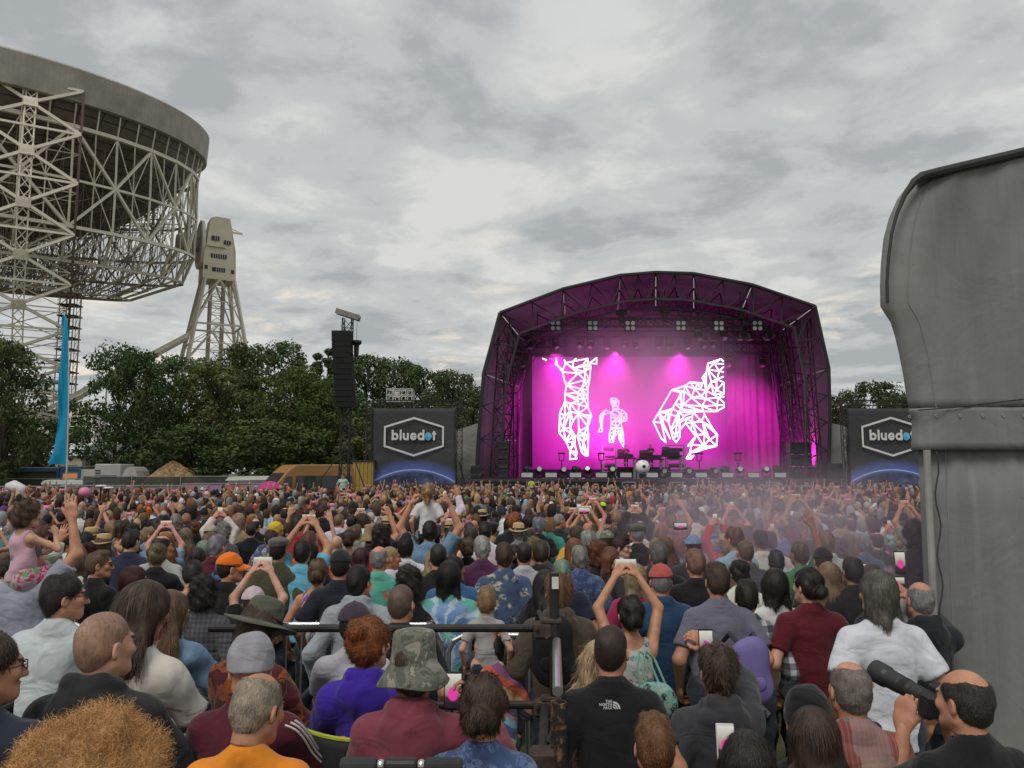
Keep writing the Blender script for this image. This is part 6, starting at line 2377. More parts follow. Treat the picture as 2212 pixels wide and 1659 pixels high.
def hair(style):
    f = Field()
    cl = [((0, -.07, -.092), np.array((0, .68, -.733)))]
    if style == "buzz":
        cap_shell(f, .002); V, F = f.mesh(.0062, cl, folds(1, .001, (60, 120)))
        return strands(V, F, 2200, .006, .35, .4, 1, wid=.0007)
    if style == "short":
        cap_shell(f, .0065); V, F = f.mesh(.0068, cl, folds(2, .004, (45, 100)))
        return strands(V, F, 3200, .026, .16, .30, 2)
    if style == "crop":
        cap_shell(f, .006); f.ell((0, .03, .105), (.055, .05, .028), .03); V, F = f.mesh(.0068, cl, folds(12, .003, (60, 120)))
        return strands(V, F, 3200, .018, .22, .4, 12)
    if style == "messy":
        cap_shell(f, .011); f.ell((0, .02, .102), (.06, .07, .03), .03); V, F = f.mesh(.007, cl, folds(3, .008, (40, 90)))
        return strands(V, F, 3600, .038, .22, .5, 3, curl=.3)
    if style == "quiff":
        cap_shell(f, .010); f.ell((0, .045, .115), (.052, .05, .04), .03); V, F = f.mesh(.007, cl, folds(5, .006, (40, 90)))
        return strands(V, F, 3000, .034, .25, .4, 5, flow=(0, -.8, .2))
    if style in ("balding", "ring"):
        cap_shell(f, .0025)
        f.ell((0, .012, .115), (.058, .082, .05) if style == "balding" else (.07, .12, .075), .012, op=-1)
        if style == "balding":
            pass
        V, F = f.mesh(.0066, cl, folds(4, .0015, (60, 110)))
        return strands(V, F, 4500, .016, .14, .35, 4, wid=.0008)
    if style == "afro":
        f.ell((0, -.03, .045), (.125, .125, .125), .02); f.ell((0, -.05, -.03), (.12, .10, .09), .05)
        f.ell((0, .10, -.02), (.068, .07, .095), .02, op=-1)
        V, F = f.mesh(.008, (), folds(6, .012, (40, 90), (1, 1, 1)))
        return frizz(V, F, 30000, 6)
    if style == "curly":
        cap_shell(f, .026); f.ell((0, -.05, -.05), (.09, .07, .07), .04); f.ell((0, .11, -.02), (.062, .07, .085), .02, op=-1)
        V, F = f.mesh(.008, (), folds(7, .013, (50, 95), (1, 1, 1)))
        return strands(V, F, 6000, .024, .55, .9, 7, curl=.9, wid=.0008)
    if style in ("bob", "shaggy"):
        cap_shell(f, .016)
        L = -.12 if style == "bob" else -.15
        f.cone((0, -.045, .0), (0, -.05, L), .088, .085, .03, ((0, 1, 0), .75))
        for sx in (-1, 1):
            f.cone((sx * .066, -.005, .02), (sx * .072, .0, L + .02), .034, .026, .03)
        f.ell((0, .115, -.03), (.058, .075, .10), .02, op=-1)
        V, F = f.mesh(.008, (), (lambda g_: lambda X, Y, Z: g_(X, Y, Z) * np.clip((.06 - Z) / .12, .2, 1))(folds(8, .008, (30, 80), (1, 1, .2))))
        return strands(V, F, 4600, .06, .09, .18, 8)
    if style in ("long", "longw"):
        cap_shell(f, .014)
        L = -.40
        f.cone((0, -.05, .02), (0, -.085, -.16), .088, .098, .03, ((0, 1, 0), .62))
        f.cone((0, -.085, -.16), (0, -.105, L), .098, .085 if style == "long" else .105, .03, ((0, 1, 0), .42))
        for sx in (-1, 1):
            f.cone((sx * .068, -.01, .02), (sx * .085, -.03, -.20), .032, .030, .03)
        f.ell((0, .115, -.03), (.058, .075, .10), .02, op=-1)
        V, F = f.mesh(.009, (), (lambda g_: lambda X, Y, Z: g_(X, Y, Z) * np.clip((.05 - Z) / .16, .12, 1))(folds(9, .010 if style == "long" else .016, (28, 75), (1, 1, .18))))
        return strands(V, F, 5000, .12, .05, .14, 9, curl=.0 if style == "long" else .25)
    if style == "bun":
        cap_shell(f, .010); f.ell((0, -.105, .075), (.048, .042, .044), .012)
        f.ell((0, .115, -.02), (.058, .07, .085), .02, op=-1)
        V, F = f.mesh(.007, cl, folds(10, .006, (45, 90)))
        return strands(V, F, 3400, .04, .14, .5, 10, flow=(0, -1, .5))
    if style == "lowbun":
        cap_shell(f, .010); f.ell((0, -.120, -.02), (.050, .044, .046), .012)
        V, F = f.mesh(.007, cl, folds(11, .006, (45, 90)))
        return strands(V, F, 3200, .04, .1, .3, 11, flow=(0, -1, -.4))
    if style == "pony":
        cap_shell(f, .010); f.chain([(0, -.10, .06), (0, -.135, .0), (0, -.13, -.12), (0, -.115, -.22)], [.026, .034, .030, .012], .015)
        V, F = f.mesh(.0075, cl + [], folds(13, .006, (40, 90), (1, 1, .3)))
        return strands(V, F, 3200, .06, .08, .2, 13)


HAIR = {}
for st in ("buzz", "short", "crop", "messy", "quiff", "balding", "ring", "afro", "curly", "bob", "shaggy", "long", "longw", "bun", "lowbun", "pony"):
    V, F = hair(st)
    me = mesh_np("hair_" + st, V, F); me.materials.append(HAIRM)
    tn = np.full(len(V), .85, np.float32); q_ = 12 if st == "afro" else 6; k_ = (len(V) - NSH[0]) // q_
    tn[NSH[0]:] = np.repeat(np.random.default_rng(2).uniform(*((.7, 1.35) if st == "afro" else ((.85, 1.15) if st == "buzz" else (.5, 1.6))), k_), q_)
    me.attributes.new("tone", "FLOAT", "POINT").data.foreach_set("value", tn)
    HAIR[st] = me


def hat_mesh(kind):
    m = MB()
    if kind == "cap":
        f = Field(); cap_shell(f, .016); V, F = f.mesh(.008, [((0, 0, .028), (0, -.12, -.99))])
        m.v = [tuple(v) for v in V]; m.f = [tuple(q) for q in F]
        vs, fs = [], []
        for layer in (0, -.004):
            for i in range(5):
                for k in range(13):
                    a = RAD(-78 + 156 * k / 12); r = .088 + i * .0175 * (math.cos(a * .9) ** .6 if abs(a) < 1.5 else 0)
                    vs.append((math.sin(a) * .088 * (1 + .0 * i), math.cos(a) * .098 + (r - .088) * 1.0, .034 - .10 * math.sin(a) ** 2 * .25 - .006 * i + layer))
        for l in (0, 65):
            for i in range(4):
                for k in range(12):
                    q = l + i * 13 + k
                    fs.append((q, q + 1, q + 14, q + 13) if l == 0 else (q, q + 13, q + 14, q + 1))
        m.add(vs, fs)
        m.lathe([(.0, .006), (.010, .004), (.011, 0)], 8, (0, -.016, .137))
    elif kind == "bucket":
        m.lathe([(0, .155), (.05, .153), (.080, .146), (.088, .135), (.094, .06), (.100, .028), (.128, -.012), (.152, -.045), (.149, -.050), (.124, -.018), (.097, .02)], 36, (0, -.012, .0), .93, 1.06, lambda t, r: .009 * math.sin(3 * t + 1) * max(0, r - .09) * 14)
    elif kind == "wide":
        m.lathe([(0, .150), (.04, .152), (.072, .142), (.088, .118), (.096, .045), (.104, .03), (.15, .018), (.185, .012), (.186, .007), (.15, .012), (.098, .022)], 40, (0, -.012, .01), .94, 1.05, lambda t, r: .03 * math.sin(2 * t + .4) * max(0, r - .10) * 4)
    elif kind == "straw":
        m.lathe([(0, .135), (.05, .138), (.078, .128), (.086, .12), (.093, .045), (.100, .035), (.14, .028), (.155, .034), (.155, .029), (.14, .022), (.096, .028)], 36, (0, -.012, .008), .93, 1.06, lambda t, r: .018 * math.cos(2 * t) * max(0, r - .10) * 14)
    elif kind == "beanie":
        f = Field(); cap_shell(f, .018); f.ell((0, -.035, .07), (.086, .10, .085), .03)
        V, F = f.mesh(.008, [((0, -.02, .0), np.array((0, .32, -.947)))], folds(31, .003, (40, 80)))
        m.v = [tuple(v) for v in V]; m.f = [tuple(q) for q in F]
        return mesh_np("beanie", V, F)
    elif kind == "flatcap":
        f = Field(); f.ell((0, -.005, .095), (.098, .125, .042), .03); f.ell((0, -.02, .06), (.090, .108, .04), .03); f.ell((0, .10, .075), (.06, .045, .010), .02)
        V, F = f.mesh(.008, [((0, 0, .045), (0, 0, -1))], folds(32, .003, (40, 80)))
        return mesh_np("flat_cap", V, F)
    return m.mesh("hat", True)


HATS = {k: hat_mesh(k) for k in ("cap", "bucket", "wide", "straw", "beanie", "flatcap")}
HATB = {}
m = MB(); m.lathe([(.0955, .056), (.0975, .056), (.103, .031), (.1005, .031)], 36, (0, -.012, .01), .94, 1.055); HATB["wide"] = m.mesh("hat_band", True)
m = MB(); m.lathe([(.0945, .064), (.0958, .064), (.1005, .036), (.099, .036)], 36, (0, -.012, .008), .935, 1.065); HATB["straw"] = m.mesh("hat_band", True)
HATNAME = {"cap": "baseball_cap", "bucket": "bucket_hat", "wide": "brimmed_hat", "straw": "straw_hat", "beanie": "beanie", "flatcap": "flat_cap"}
HATMATS = {}


def hat_of(kind, mat_):
    key = (kind, mat_.name)
    if key not in HATMATS:
        me = HATS[kind].copy(); me.materials.clear(); me.materials.append(mat_); HATMATS[key] = me
    return HATMATS[key]


# ------------------------------------------------------------------ bodies
def ik(S, W, L1, L2, pole):
    S, W = Vector(S), Vector(W)
    d = W - S
    L = min(d.length, (L1 + L2) * .995)
    d.normalize()
    W = S + d * L
    x = (L1 * L1 - L2 * L2 + L * L) / (2 * L)
    h = math.sqrt(max(0, L1 * L1 - x * x))
    p = Vector(pole); p = (p - d * p.dot(d)).normalized()
    return S + d * x + p * h, W


ARM = {   # wrist target from the shoulder centre line (mirrored for the left), elbow pole, hand pose, palm normal
    "down": ((.27, .06, -.50), (.5, -.8, 0), "relax", (-1, .2, 0)),
    "front": ((.10, .30, -.22), (.7, -.4, -.7), "relax", (-.6, -.3, .5)),
    "hip": ((.24, .10, -.42), (.9, -.6, 0), "relax", (-1, 0, 0)),
    "lap": ((.12, .34, -.40), (.8, -.3, -.4), "relax", (0, .2, -1)),
    "phone": ((.085, .33, .20), (.7, .1, -.7), "grip", (-.8, .6, 0)),
    "phonehi": ((.085, .20, .48), (.9, .25, -.1), "grip", (-.8, .6, 0)),
    "up": ((.26, .10, .50), (.9, .1, -.2), "flat", (0, 1, .1)),
    "uphi": ((.16, .08, .54), (.9, .1, 0), "flat", (0, 1, 0)),
    "clap": ((.035, .22, .44), (.9, .3, 0), "flat", (-1, 0, 0)),
    "point": ((.18, .22, .47), (.9, .1, -.2), "point", (-.4, .9, 0)),
    "camera": ((.10, .27, .06), (.25, 0, -1), "grip", (-.8, .5, .3)),
    "back": ((.10, -.16, -.34), (.9, -.3, 0), "relax", (0, -1, 0)),
    "hold": ((.17, .34, .10), (.7, -.1, -.8), "grip", (-.9, .3, 0)),
    "rest": ((.20, .40, -.30), (.7, -.3, -.5), "relax", (0, .1, -1)),
}


class Pose:
    def __init__(s, arms=("down", "down"), sit=False, lean=0., bulk=1.0, sex="m", hy=0., hp=0., scale=1.0, hs=None, spread=.0, bend=None):
        s.arms, s.sit, s.bulk, s.sex, s.scale = arms, sit, bulk, sex, scale
        S = scale
        pz = (.50 if sit else .93) * S
        s.pel = Vector((0, 0, pz))
        R = Matrix.Rotation(-RAD(lean), 4, "X")
        s.T = lambda x, y, z: s.pel + (R @ Vector((x, y, z))) * S
        w = .92 if sex == "f" else 1.0
        s.w = w
        s.nt = s.T(0, -.004, .62)
        hsc = hs if hs is not None else (.55 + .45 * S)
        s.hs = hsc
        s.HM = Matrix.Translation(s.nt) @ Matrix.Rotation(-RAD(hy), 4, "Z") @ Matrix.Rotation(-RAD(hp), 4, "X") @ Matrix.Translation(Vector((0, .022, .085)) * hsc) @ Matrix.Scale(hsc, 4)
        s.sh, s.el, s.wr, s.hand, s.HH = {}, {}, {}, {}, {}
        for i, sx in ((0, -1), (1, 1)):
            a = arms[i]
            if isinstance(a, str):
                tg, pole, hp_, pn = ARM[a]
            else:
                tg, pole, hp_, pn = a
            S0 = s.T(sx * .176 * w, 0, .452)
            if tg[2] > .25:
                S0 = s.T(sx * .155 * w, .01, .485)
            C0 = s.T(0, 0, .475)
            W = C0 + Vector((sx * tg[0], tg[1], tg[2])) * S
            e, W = ik(S0, W, .295 * S, .265 * S, (sx * pole[0], pole[1], pole[2]))
            s.sh[i], s.el[i], s.wr[i], s.hand[i] = S0, e, W, hp_
            z = (W - e).normalized()
            y = Vector((sx * pn[0], pn[1], pn[2])); y = (y - z * y.dot(z)).normalized()
            x = y.cross(z)
            M = Matrix((x, y, z)).transposed().to_4x4()
            if i == 0:
                M = M @ Matrix.Diagonal((-1, 1, 1, 1))
            s.HH[i] = Matrix.Translation(W) @ M @ Matrix.Scale(S * (.93 if sex == "f" else 1.0), 4)
        s.leg = {}
        for i, sx in ((0, -1), (1, 1)):
            hip = s.pel + Vector((sx * .095, 0, -.02)) * S
            if sit == "shoulders":
                kn = s.pel + Vector((sx * .15, .33, .02)) * S; an = kn + Vector((0, .02, -.36)) * S
            elif sit:
                kn = s.pel + Vector((sx * .13, .43, .02)) * S; an = Vector((kn.x, kn.y + .03, .08 * S))
            else:
                kn = s.pel + Vector((sx * (.10 + spread), .02, -.43)) * S; an = Vector((sx * (.11 + spread) * S, -.01, .09 * S))
            s.leg[i] = (hip, kn, an)


def body_mesh(P, cell, lod=0):
    S, w, b = P.scale, P.w, P.bulk
    f = Field()
    fy = ((0, 1, 0), .74)
    f.cone(P.T(-.05, 0, -.01), P.T(.05, 0, -.01), .11 * S * b, None, .05 * S, ((0, 1, 0), .85))
    f.cone(P.T(0, .0, .02), P.T(0, .0, .2), .125 * S * b, .13 * S * b, .05 * S, fy)
    f.cone(P.T(0, 0, .22), P.T(0, 0, .40), .15 * S * b * w, .135 * S * w, .05 * S, ((0, 1, 0), .70))
    f.cone(P.T(-.12 * w, 0, .440), P.T(.12 * w, 0, .440), .060 * S, None, .05 * S)
    for i, sx in ((0, -1), (1, 1)):
        f.cone(P.T(sx * .01, -.016, .540), P.T(sx * .13 * w, -.006, .452), .045 * S, .043 * S, .05 * S)
        k = (.90 if P.sex == "f" else 1.0) * (.7 + .3 * b)
        f.cone(P.sh[i], P.el[i], .053 * S * k, .042 * S * k, .035 * S)
        f.cone(P.el[i], P.wr[i], .043 * S * k, .027 * S, .02 * S)
        hip, kn, an = P.leg[i]
        f.cone(hip, kn, .092 * S * b, .060 * S, .04 * S)
        f.cone(kn, an, .058 * S, .040 * S, .02 * S)
        f.cone(an + Vector((0, -.03, -.03)) * S, an + Vector((0, .16, -.05)) * S, .04 * S, .03 * S, .03 * S)
    nr = .057 * (.88 if P.sex == "f" else 1)
    f.cone(P.T(0, -.002, .515), P.nt + Vector((0, .004, .02)) * S, nr * .93 * S, nr * .95 * P.hs, .03 * S)
    V, F = f.mesh(cell)
    mi = np.zeros(len(F), np.int32)
    hv, hf, hm = HEADS[P.sex]
    parts = [(V, F, mi), (xf(hv, P.HM), hf, hm)]
    H = HANDS_LO if lod else HANDS
    for i in (0, 1):
        vv, ff = H[P.hand[i]]
        parts.append((xf(vv, P.HH[i]), ff[:, ::-1] if i == 0 else ff, np.zeros(len(ff), np.int32)))
    off = 0; VV, FF, MM = [], [], []
    for v, f_, m_ in parts:
        VV.append(v); FF.append(f_ + off); MM.append(m_); off += len(v)
    me = mesh_np("body", np.concatenate(VV), np.concatenate(FF))
    for m_ in BODY_MATS:
        me.materials.append(m_)
    me.polygons.foreach_set("material_index", np.concatenate(MM))
    return me


def top_mesh(P, kind, cell, seed=0):
    """kind: tee, tank, long, hoodie, jacket, vest"""
    S, w, b = P.scale, P.w, P.bulk
    e = .016 if kind in ("tee", "tank") else .026
    f = Field()
    fy = ((0, 1, 0), .78)
    hem = -.13 if not P.sit else -.03
    wl = 1.0 if P.sex == "m" else .93
    f.cone(P.T(0, .0, .36), P.T(0, .0, .14), (.150 * w + e) * S * (.5 + .5 * b), (.142 + e) * S * b * wl, .05 * S, ((0, 1, 0), .75))
    f.cone(P.T(0, .0, .14), P.T(0, .0, hem), (.142 + e) * S * b * wl, (.150 + e) * S * b, .04 * S, ((0, 1, 0), .80), fe=True)
    f.cone(P.T(-.105 * w, 0, .430), P.T(.105 * w, 0, .430), (.062 + e) * S, None, .05 * S)
    for i, sx in ((0, -1), (1, 1)):
        f.cone(P.T(sx * .022, -.022, .555), P.T(sx * .125 * w, -.008, .455), (.046 + e * .5) * S, (.046 + e * .8) * S, .05 * S)
        A, B, C = P.sh[i], P.el[i], P.wr[i]
        if kind == "tee":
            f.cone(A, A.lerp(B, .72), (.057 + e) * S, (.058 + e) * S, .04 * S, fe=True)
        elif kind in ("long", "hoodie", "jacket"):
            f.cone(A, B, (.056 + e) * S, (.050 + e) * S, .04 * S)
            f.cone(B, B.lerp(C, .93), (.050 + e) * S, (.036 + e * .7) * S, .03 * S, fe=True)
    if kind == "tank":
        for sx in (-1, 1):
            f.ell(P.T(sx * .20 * w, 0, .44), (.075 * S, .12 * S, .12 * S), .02 * S, op=-1)
        f.ell(P.T(0, -.02, .56), (.085 * S, .11 * S, .10 * S), .02 * S, op=-1)
    elif kind == "hoodie":
        f.ell(P.T(0, -.095, .50), (.125 * S, .055 * S, .095 * S), .04 * S)
        f.chain([P.T(-.085, -.03, .575), P.T(-.06, -.085, .595), P.T(.06, -.085, .595), P.T(.085, -.03, .575)], [.024 * S] * 4, .03 * S)
        f.ell(P.T(0, .01, .61), (.075 * S, .085 * S, .070 * S), .02 * S, op=-1)
    elif kind == "jacket":
        f.chain([P.T(-.07, .02, .57), P.T(-.055, -.055, .585), P.T(.055, -.055, .585), P.T(.07, .02, .57)], [.018 * S] * 4, .02 * S)
        f.ell(P.T(0, .02, .62), (.066 * S, .080 * S, .070 * S), .015 * S, op=-1)
    else:
        f.ell(P.T(0, .024, .632), (.070 * S, .084 * S, .060 * S), .012 * S, op=-1)
    zn = P.T(0, 0, .52).z; g_ = folds(seed, .0075 if kind in ("tee", "tank") else .0115, (11, 36), (1, 1, .7))
    V, F = f.mesh(cell, (), lambda X, Y, Z: g_(X, Y, Z) * np.clip((zn - Z) / (.16 * S), .12, 1))
    return mesh_np("top", V, F)


def legs_mesh(P, cell, skirt=False):
    S, b = P.scale, P.bulk
    f = Field()
    f.cone(P.T(-.05, 0, -.02), P.T(.05, 0, -.02), .125 * S * b, None, .04 * S, ((0, 1, 0), .86))
    for i in (0, 1):
        hip, kn, an = P.leg[i]
        if skirt:
            f.cone(hip, kn + Vector((0, 0, .0)), .12 * S, .13 * S, .10 * S)
        else:
            f.cone(hip, kn, .105 * S * b, .076 * S, .04 * S); f.cone(kn, an, .074 * S, .062 * S, .02 * S, fe=True)
    V, F = f.mesh(cell, (), folds(77, .006, (18, 40)))
    return mesh_np("trousers", V, F)


def shoes_mesh(P):
    f = Field(); S = P.scale
    for i in (0, 1):
        an = P.leg[i][2]
        f.cone(an + Vector((0, -.04, -.045)) * S, an + Vector((0, .17, -.055)) * S, .045 * S, .038 * S, .03 * S)
    V, F = f.mesh(.016 * S)
    return mesh_np("shoes", V, F)


SHOE = plain("dark_shoe", (.035, .03, .03), .6)
SKINS = [(.50, .265, .165), (.52, .27, .175), (.44, .225, .14), (.58, .35, .25), (.36, .175, .10)]
HC = {"brown": (.055, .032, .018), "dark": (.018, .013, .010), "black": (.010, .009, .009), "blond": (.34, .23, .11), "grey": (.24, .23, .22), "white": (.50, .49, .47),
      "ginger": (.24, .075, .022), "red": (.055, .010, .012), "lightbrown": (.12, .07, .035), "silver": (.34, .33, .31), "purple": (.11, .02, .07), "sandy": (.21, .13, .065)}
NPEOPLE = [0]


def make_person(loc, rz, P, label, group, skin, hairst, hcol, top, topcol, hat=None, hatcol=None, legcol=(.03, .035, .05), cell=.013, lod=0, skirt=False, glasses=None, beard=None, meshes=None):
    t = empty("person", loc, rz, label, "person", group)
    NPEOPLE[0] += 1
    if meshes is None:
        bm_ = body_mesh(P, cell, lod)
        tm = top_mesh(P, top, cell * .95, int(loc[0] * 37 + loc[1] * 91) % 1000)
        lm = legs_mesh(P, .022 * max(.6, P.scale), skirt)
        sm = shoes_mesh(P)
    else:
        bm_, tm, lm, sm = meshes
    body = link("body", bm_, None, t, color=skin)
    if isinstance(topcol, str):
        if meshes is not None:
            tm = tm.copy(); tm.materials.clear()
        o = link({"tee": "t_shirt", "tank": "tank_top", "long": "shirt", "hoodie": "hoodie", "jacket": "jacket"}[top], tm, PAT[topcol], t)
    else:
        o = link({"tee": "t_shirt", "tank": "tank_top", "long": "shirt", "hoodie": "hoodie", "jacket": "jacket"}[top], tm, CLOTH, t, color=topcol)
    if isinstance(legcol, str):
        if meshes is not None:
            lm = lm.copy(); lm.materials.clear()
        link("skirt" if skirt else "trousers", lm, PAT[legcol], t)
    else:
        link("skirt" if skirt else "trousers", lm, CLOTH, t, color=legcol)
    link("shoes", sm, SHOE, t)
    if meshes is None and top == "tee" and not isinstance(topcol, str):
        S_ = P.scale
        m = MB().tube([P.T(.067 * math.sin(a), .010 - .066 * math.cos(a), .566 + .012 * math.cos(a)) for a in np.linspace(0, 2 * math.pi, 25)], .0062 * S_, 6, cap=False)
        link("collar", m.mesh("collar", True), CLOTH, o, color=tuple(c * .85 for c in topcol))
    if hairst:
        h = link("hair", HAIR[hairst], HAIRM, t, color=hcol); h.matrix_local = P.HM
    if hat:
        kind, hm = hat if isinstance(hat, tuple) else (hat, None)
        mt = PAT[hm] if hm in PAT else CLOTH
        h = link(HATNAME[kind], hat_of(kind, mt), mt, t, color=hatcol or (.3, .3, .3)); h.matrix_local = P.HM @ (Matrix.Rotation(RAD(random.uniform(-8, 8)), 4, "Z") if lod else Matrix.Identity(4))
        if kind in HATB:
            hb = link("hat_band", HATB[kind], BLACKCLOTH, h)
    if glasses:
        m = MB()
        for sx in (-1, 1):
            m.tube([(sx * .031 + .021 * math.cos(a), .106 - .006 * abs(math.cos(a)), .003 + .016 * math.sin(a)) for a in np.linspace(0, 6.28, 11)], .0022, 5)
            m.tube([(sx * .052, .100, .008), (sx * .078, .055, .008), (sx * .083, -.01, .004), (sx * .08, -.03, -.014)], .0022, 5)
            if glasses == "sun":
                m.lathe([(0, 0), (.019, 0)], 12, (sx * .031, .108, .003), rot=Matrix.Rotation(RAD(90), 3, "X"))
        m.bar((-.010, .108, .006), (.010, .108, .006), .002)
        g_ = link("glasses", m.mesh("glasses"), BLACK, t); g_.matrix_local = P.HM @ (Matrix.Rotation(RAD(52), 4, "X") @ Matrix.Translation((0, .018, .0)) if glasses == "headtop" else Matrix.Identity(4))
    return t


# phones: separate things, held in the hands
def mat_screen(name, lo):
    b = NB(name)
    sp = b.n("ShaderNodeSeparateXYZ"); b.l(b.coord("Generated"), sp.inputs[0])
    c = b.ramp(sp.outputs[2], [(0., (.02, .015, .02)), (.30, (.05, .03, .04)), (.42, (.30, .28, .22)), (1., (.78, .76, .66))])
    dx = b.math("SUBTRACT", sp.outputs[0], .5); dz = b.math("SUBTRACT", sp.outputs[2], .42)
    r = b.math("SQRT", b.math("ADD", b.math("MULTIPLY", b.math("POWER", dx, 2.), lo), b.math("MULTIPLY", b.math("POWER", dz, 2.), 3.)))
    c = b.mix(b.ramp(r, [(.30, 1.), (.42, 0.)]), c, (.85, .06, .40))
    e = b.n("ShaderNodeEmission"); b.l(c, e.inputs[0]); e.inputs[1].default_value = .75
    b.l(e.outputs[0], b.out.inputs[0])
    return b.m


SCRL, SCRP = mat_screen("phone_picture_wide", 3.0), mat_screen("phone_picture_tall", 1.2)
PHONEB = plain("phone_shell", (.02, .02, .022), .3)
PHONEW = plain("white_phone_shell", (.6, .6, .6), .3)
m = MB().box((0, 0, 0), (.150, .009, .074), bev=.004); PHL = m.mesh("phone_shell")
m = MB().box((0, -.0052, 0), (.132, .002, .066)); SCL = m.mesh("screen")
m = MB().box((0, 0, 0), (.074, .009, .150), bev=.004); PHP = m.mesh("phone_shell")
m = MB().box((0, -.0052, 0), (.066, .002, .132)); SCP = m.mesh("screen")
SCL.materials.append(SCRL); SCP.materials.append(SCRP)
PHLW = PHL.copy(); PHPW = PHP.copy()
PHL.materials.append(PHONEB); PHP.materials.append(PHONEB); PHLW.materials.append(PHONEW); PHPW.materials.append(PHONEW)


def phone(loc, rz, label, wide=True, white=False, tilt=-.1, group=None, scale=1.0):
    t = empty("phone", loc, rz, label, "phone", group)
    t.rotation_euler = (tilt, 0, rz); t.scale = (scale,) * 3
    link("shell", (PHLW if white else PHL) if wide else (PHPW if white else PHP), None, t)
    link("screen", SCL if wide else SCP, None, t)
    return t


def hands_mid(loc, rz, P, dz=.075, dy=.03):
    c = (P.wr[0] + P.wr[1]) / 2 + Vector((0, dy, dz))
    return Matrix.Translation(Vector(loc)) @ Matrix.Rotation(rz, 4, "Z") @ c

# ================================================================== people told apart one by one
SPOTS = []


def who(u, v, label, h=1.73, d=None, base=0.0, sit=False, yaw=0., hy=0., hp=0., hair="short", hc="brown", top="tee", col=(.05, .05, .06), arms=("down", "down"), sex="m", bulk=1.0, skin=0, hat=None, hatcol=None, legs=(.03, .035, .05), group="people near the platform rail", cell=None, skirt=False, glasses=None, lean=0., hs=None, phn=None, ztop=None):
    """u, v: top of the head in the 2212 px view; standing height h (or seat on base)"""
    full = 1.323 if sit == True else 1.753
    if d is None:
        d = depth_for(v, base + h)
        z = base + h
    else:
        z = at(u, v, d).z
    S = (z - base) / full
    p = at(u, v, d)
    rz = -RAD(yaw)
    hd = Vector((0, .015, 0))
    P = Pose(arms, sit, lean, bulk, sex, hy, hp, S, hs)
    off = Matrix.Rotation(rz, 3, "Z") @ Vector((P.HM.translation.x, P.HM.translation.y, 0))
    loc = Vector((p.x, d, base)) - off
    sk = SKINS[skin]
    if cell is None:
        cell = .0115 if d < 4.2 else .0135
    t = make_person(loc, rz, P, label, group, sk, hair, HC[hc] if isinstance(hc, str) else hc, top, col, hat, hatcol, legs, cell, 0 if d < 7.5 else 1, skirt, glasses)
    SPOTS.append((loc.x, loc.y))
    if phn:
        q = hands_mid(loc, rz, P, *(phn[3:] if len(phn) > 3 else ()))
        phone(q, rz, phn[2], phn[0], phn[1])
    return t, P, loc, rz


PF_ = PFZ
PLG = "people seated on the viewing platform"
W_ = (.62, .62, .60)
# ---- on the platform
who(232, 1325, "bald man in charcoal hoodie sitting on the platform, looking right", d=2.95, base=PF_, sit=True, hy=30, hair="buzz", hc=(.36, .215, .15), top="hoodie", col=(.022, .023, .026), arms=("lap", "lap"), bulk=1.12, skin=3, group=PLG, lean=4)
who(142, 1243, "dark-haired man with glasses in a pale blue-white shirt on the platform", d=4.15, base=PF_, sit=True, hy=52, hair="short", hc="dark", top="long", col=(.50, .55, .56), arms=("lap", "lap"), glasses="clear", skin=1, group=PLG)
who(318, 1258, "woman with very long brown hair and cream t-shirt on the platform", d=3.45, base=PF_, sit=True, hy=14, hp=8, hair="long", hc="brown", top="tee", col=(.60, .57, .51), arms=("lap", "lap"), sex="f", bulk=1.08, legs="floral_white", skirt=True, group=PLG, lean=4, yaw=14)
who(372, 1285, "person in a washed denim jacket leaning at the rail beside the long-haired woman", d=4.35, base=PF_, sit=True, hy=20, hair="long", hc="lightbrown", top="jacket", col="denim", arms=("rest", "rest"), sex="f", group=PLG)
who(205, 1672, "person with big frizzy ginger hair on the platform", d=1.72, base=PF_, sit=True, hair="afro", hc=(.56, .31, .12), top="long", col=(.12, .08, .06), arms=("lap", "lap"), sex="f", group=PLG, hs=1.14)
who(560, 1462, "grey-haired balding man in bright orange t-shirt on the platform", d=2.7, base=PF_, sit=True, hy=22, hp=16, hair="balding", hc=(.33, .27, .20), top="tee", col=(.72, .24, .02), arms=("lap", "lap"), skin=0, glasses="headtop", group=PLG)
who(545, 1384, "person in grey beanie and maroon track jacket with white sleeve stripes", d=3.2, base=PF_, sit=True, hp=24, hy=-8, hair=None, hat="beanie", hatcol=(.30, .30, .33), top="jacket", col=(.085, .012, .024), arms=("rest", "rest"), bulk=1.12, lean=10, group=PLG)
who(566, 1306, "person in olive brimmed hat and maroon and orange patterned jacket", d=3.85, base=PF_, sit=True, hp=22, hy=18, yaw=20, hair="bob", hc="brown", hat="wide", hatcol=(.085, .09, .065), top="jacket", col="maroon_camo", arms=("lap", "lap"), sex="f", group=PLG, lean=8)
who(800, 1342, "red-haired woman with a bun in a bright violet-blue hoodie", d=3.5, base=PF_, sit=True, hy=22, hair="bun", hc="ginger", top="hoodie", col=(.045, .018, .30), arms=("lap", "lap"), sex="f", skin=3, group=PLG)
who(768, 1314, "person in dark plum cap and light grey t-shirt on the platform", d=4.25, base=PF_, sit=True, hy=12, hair="buzz", hc="dark", hat="cap", hatcol=(.05, .035, .055), top="tee", col=(.40, .40, .43), arms=("lap", "lap"), group=PLG)
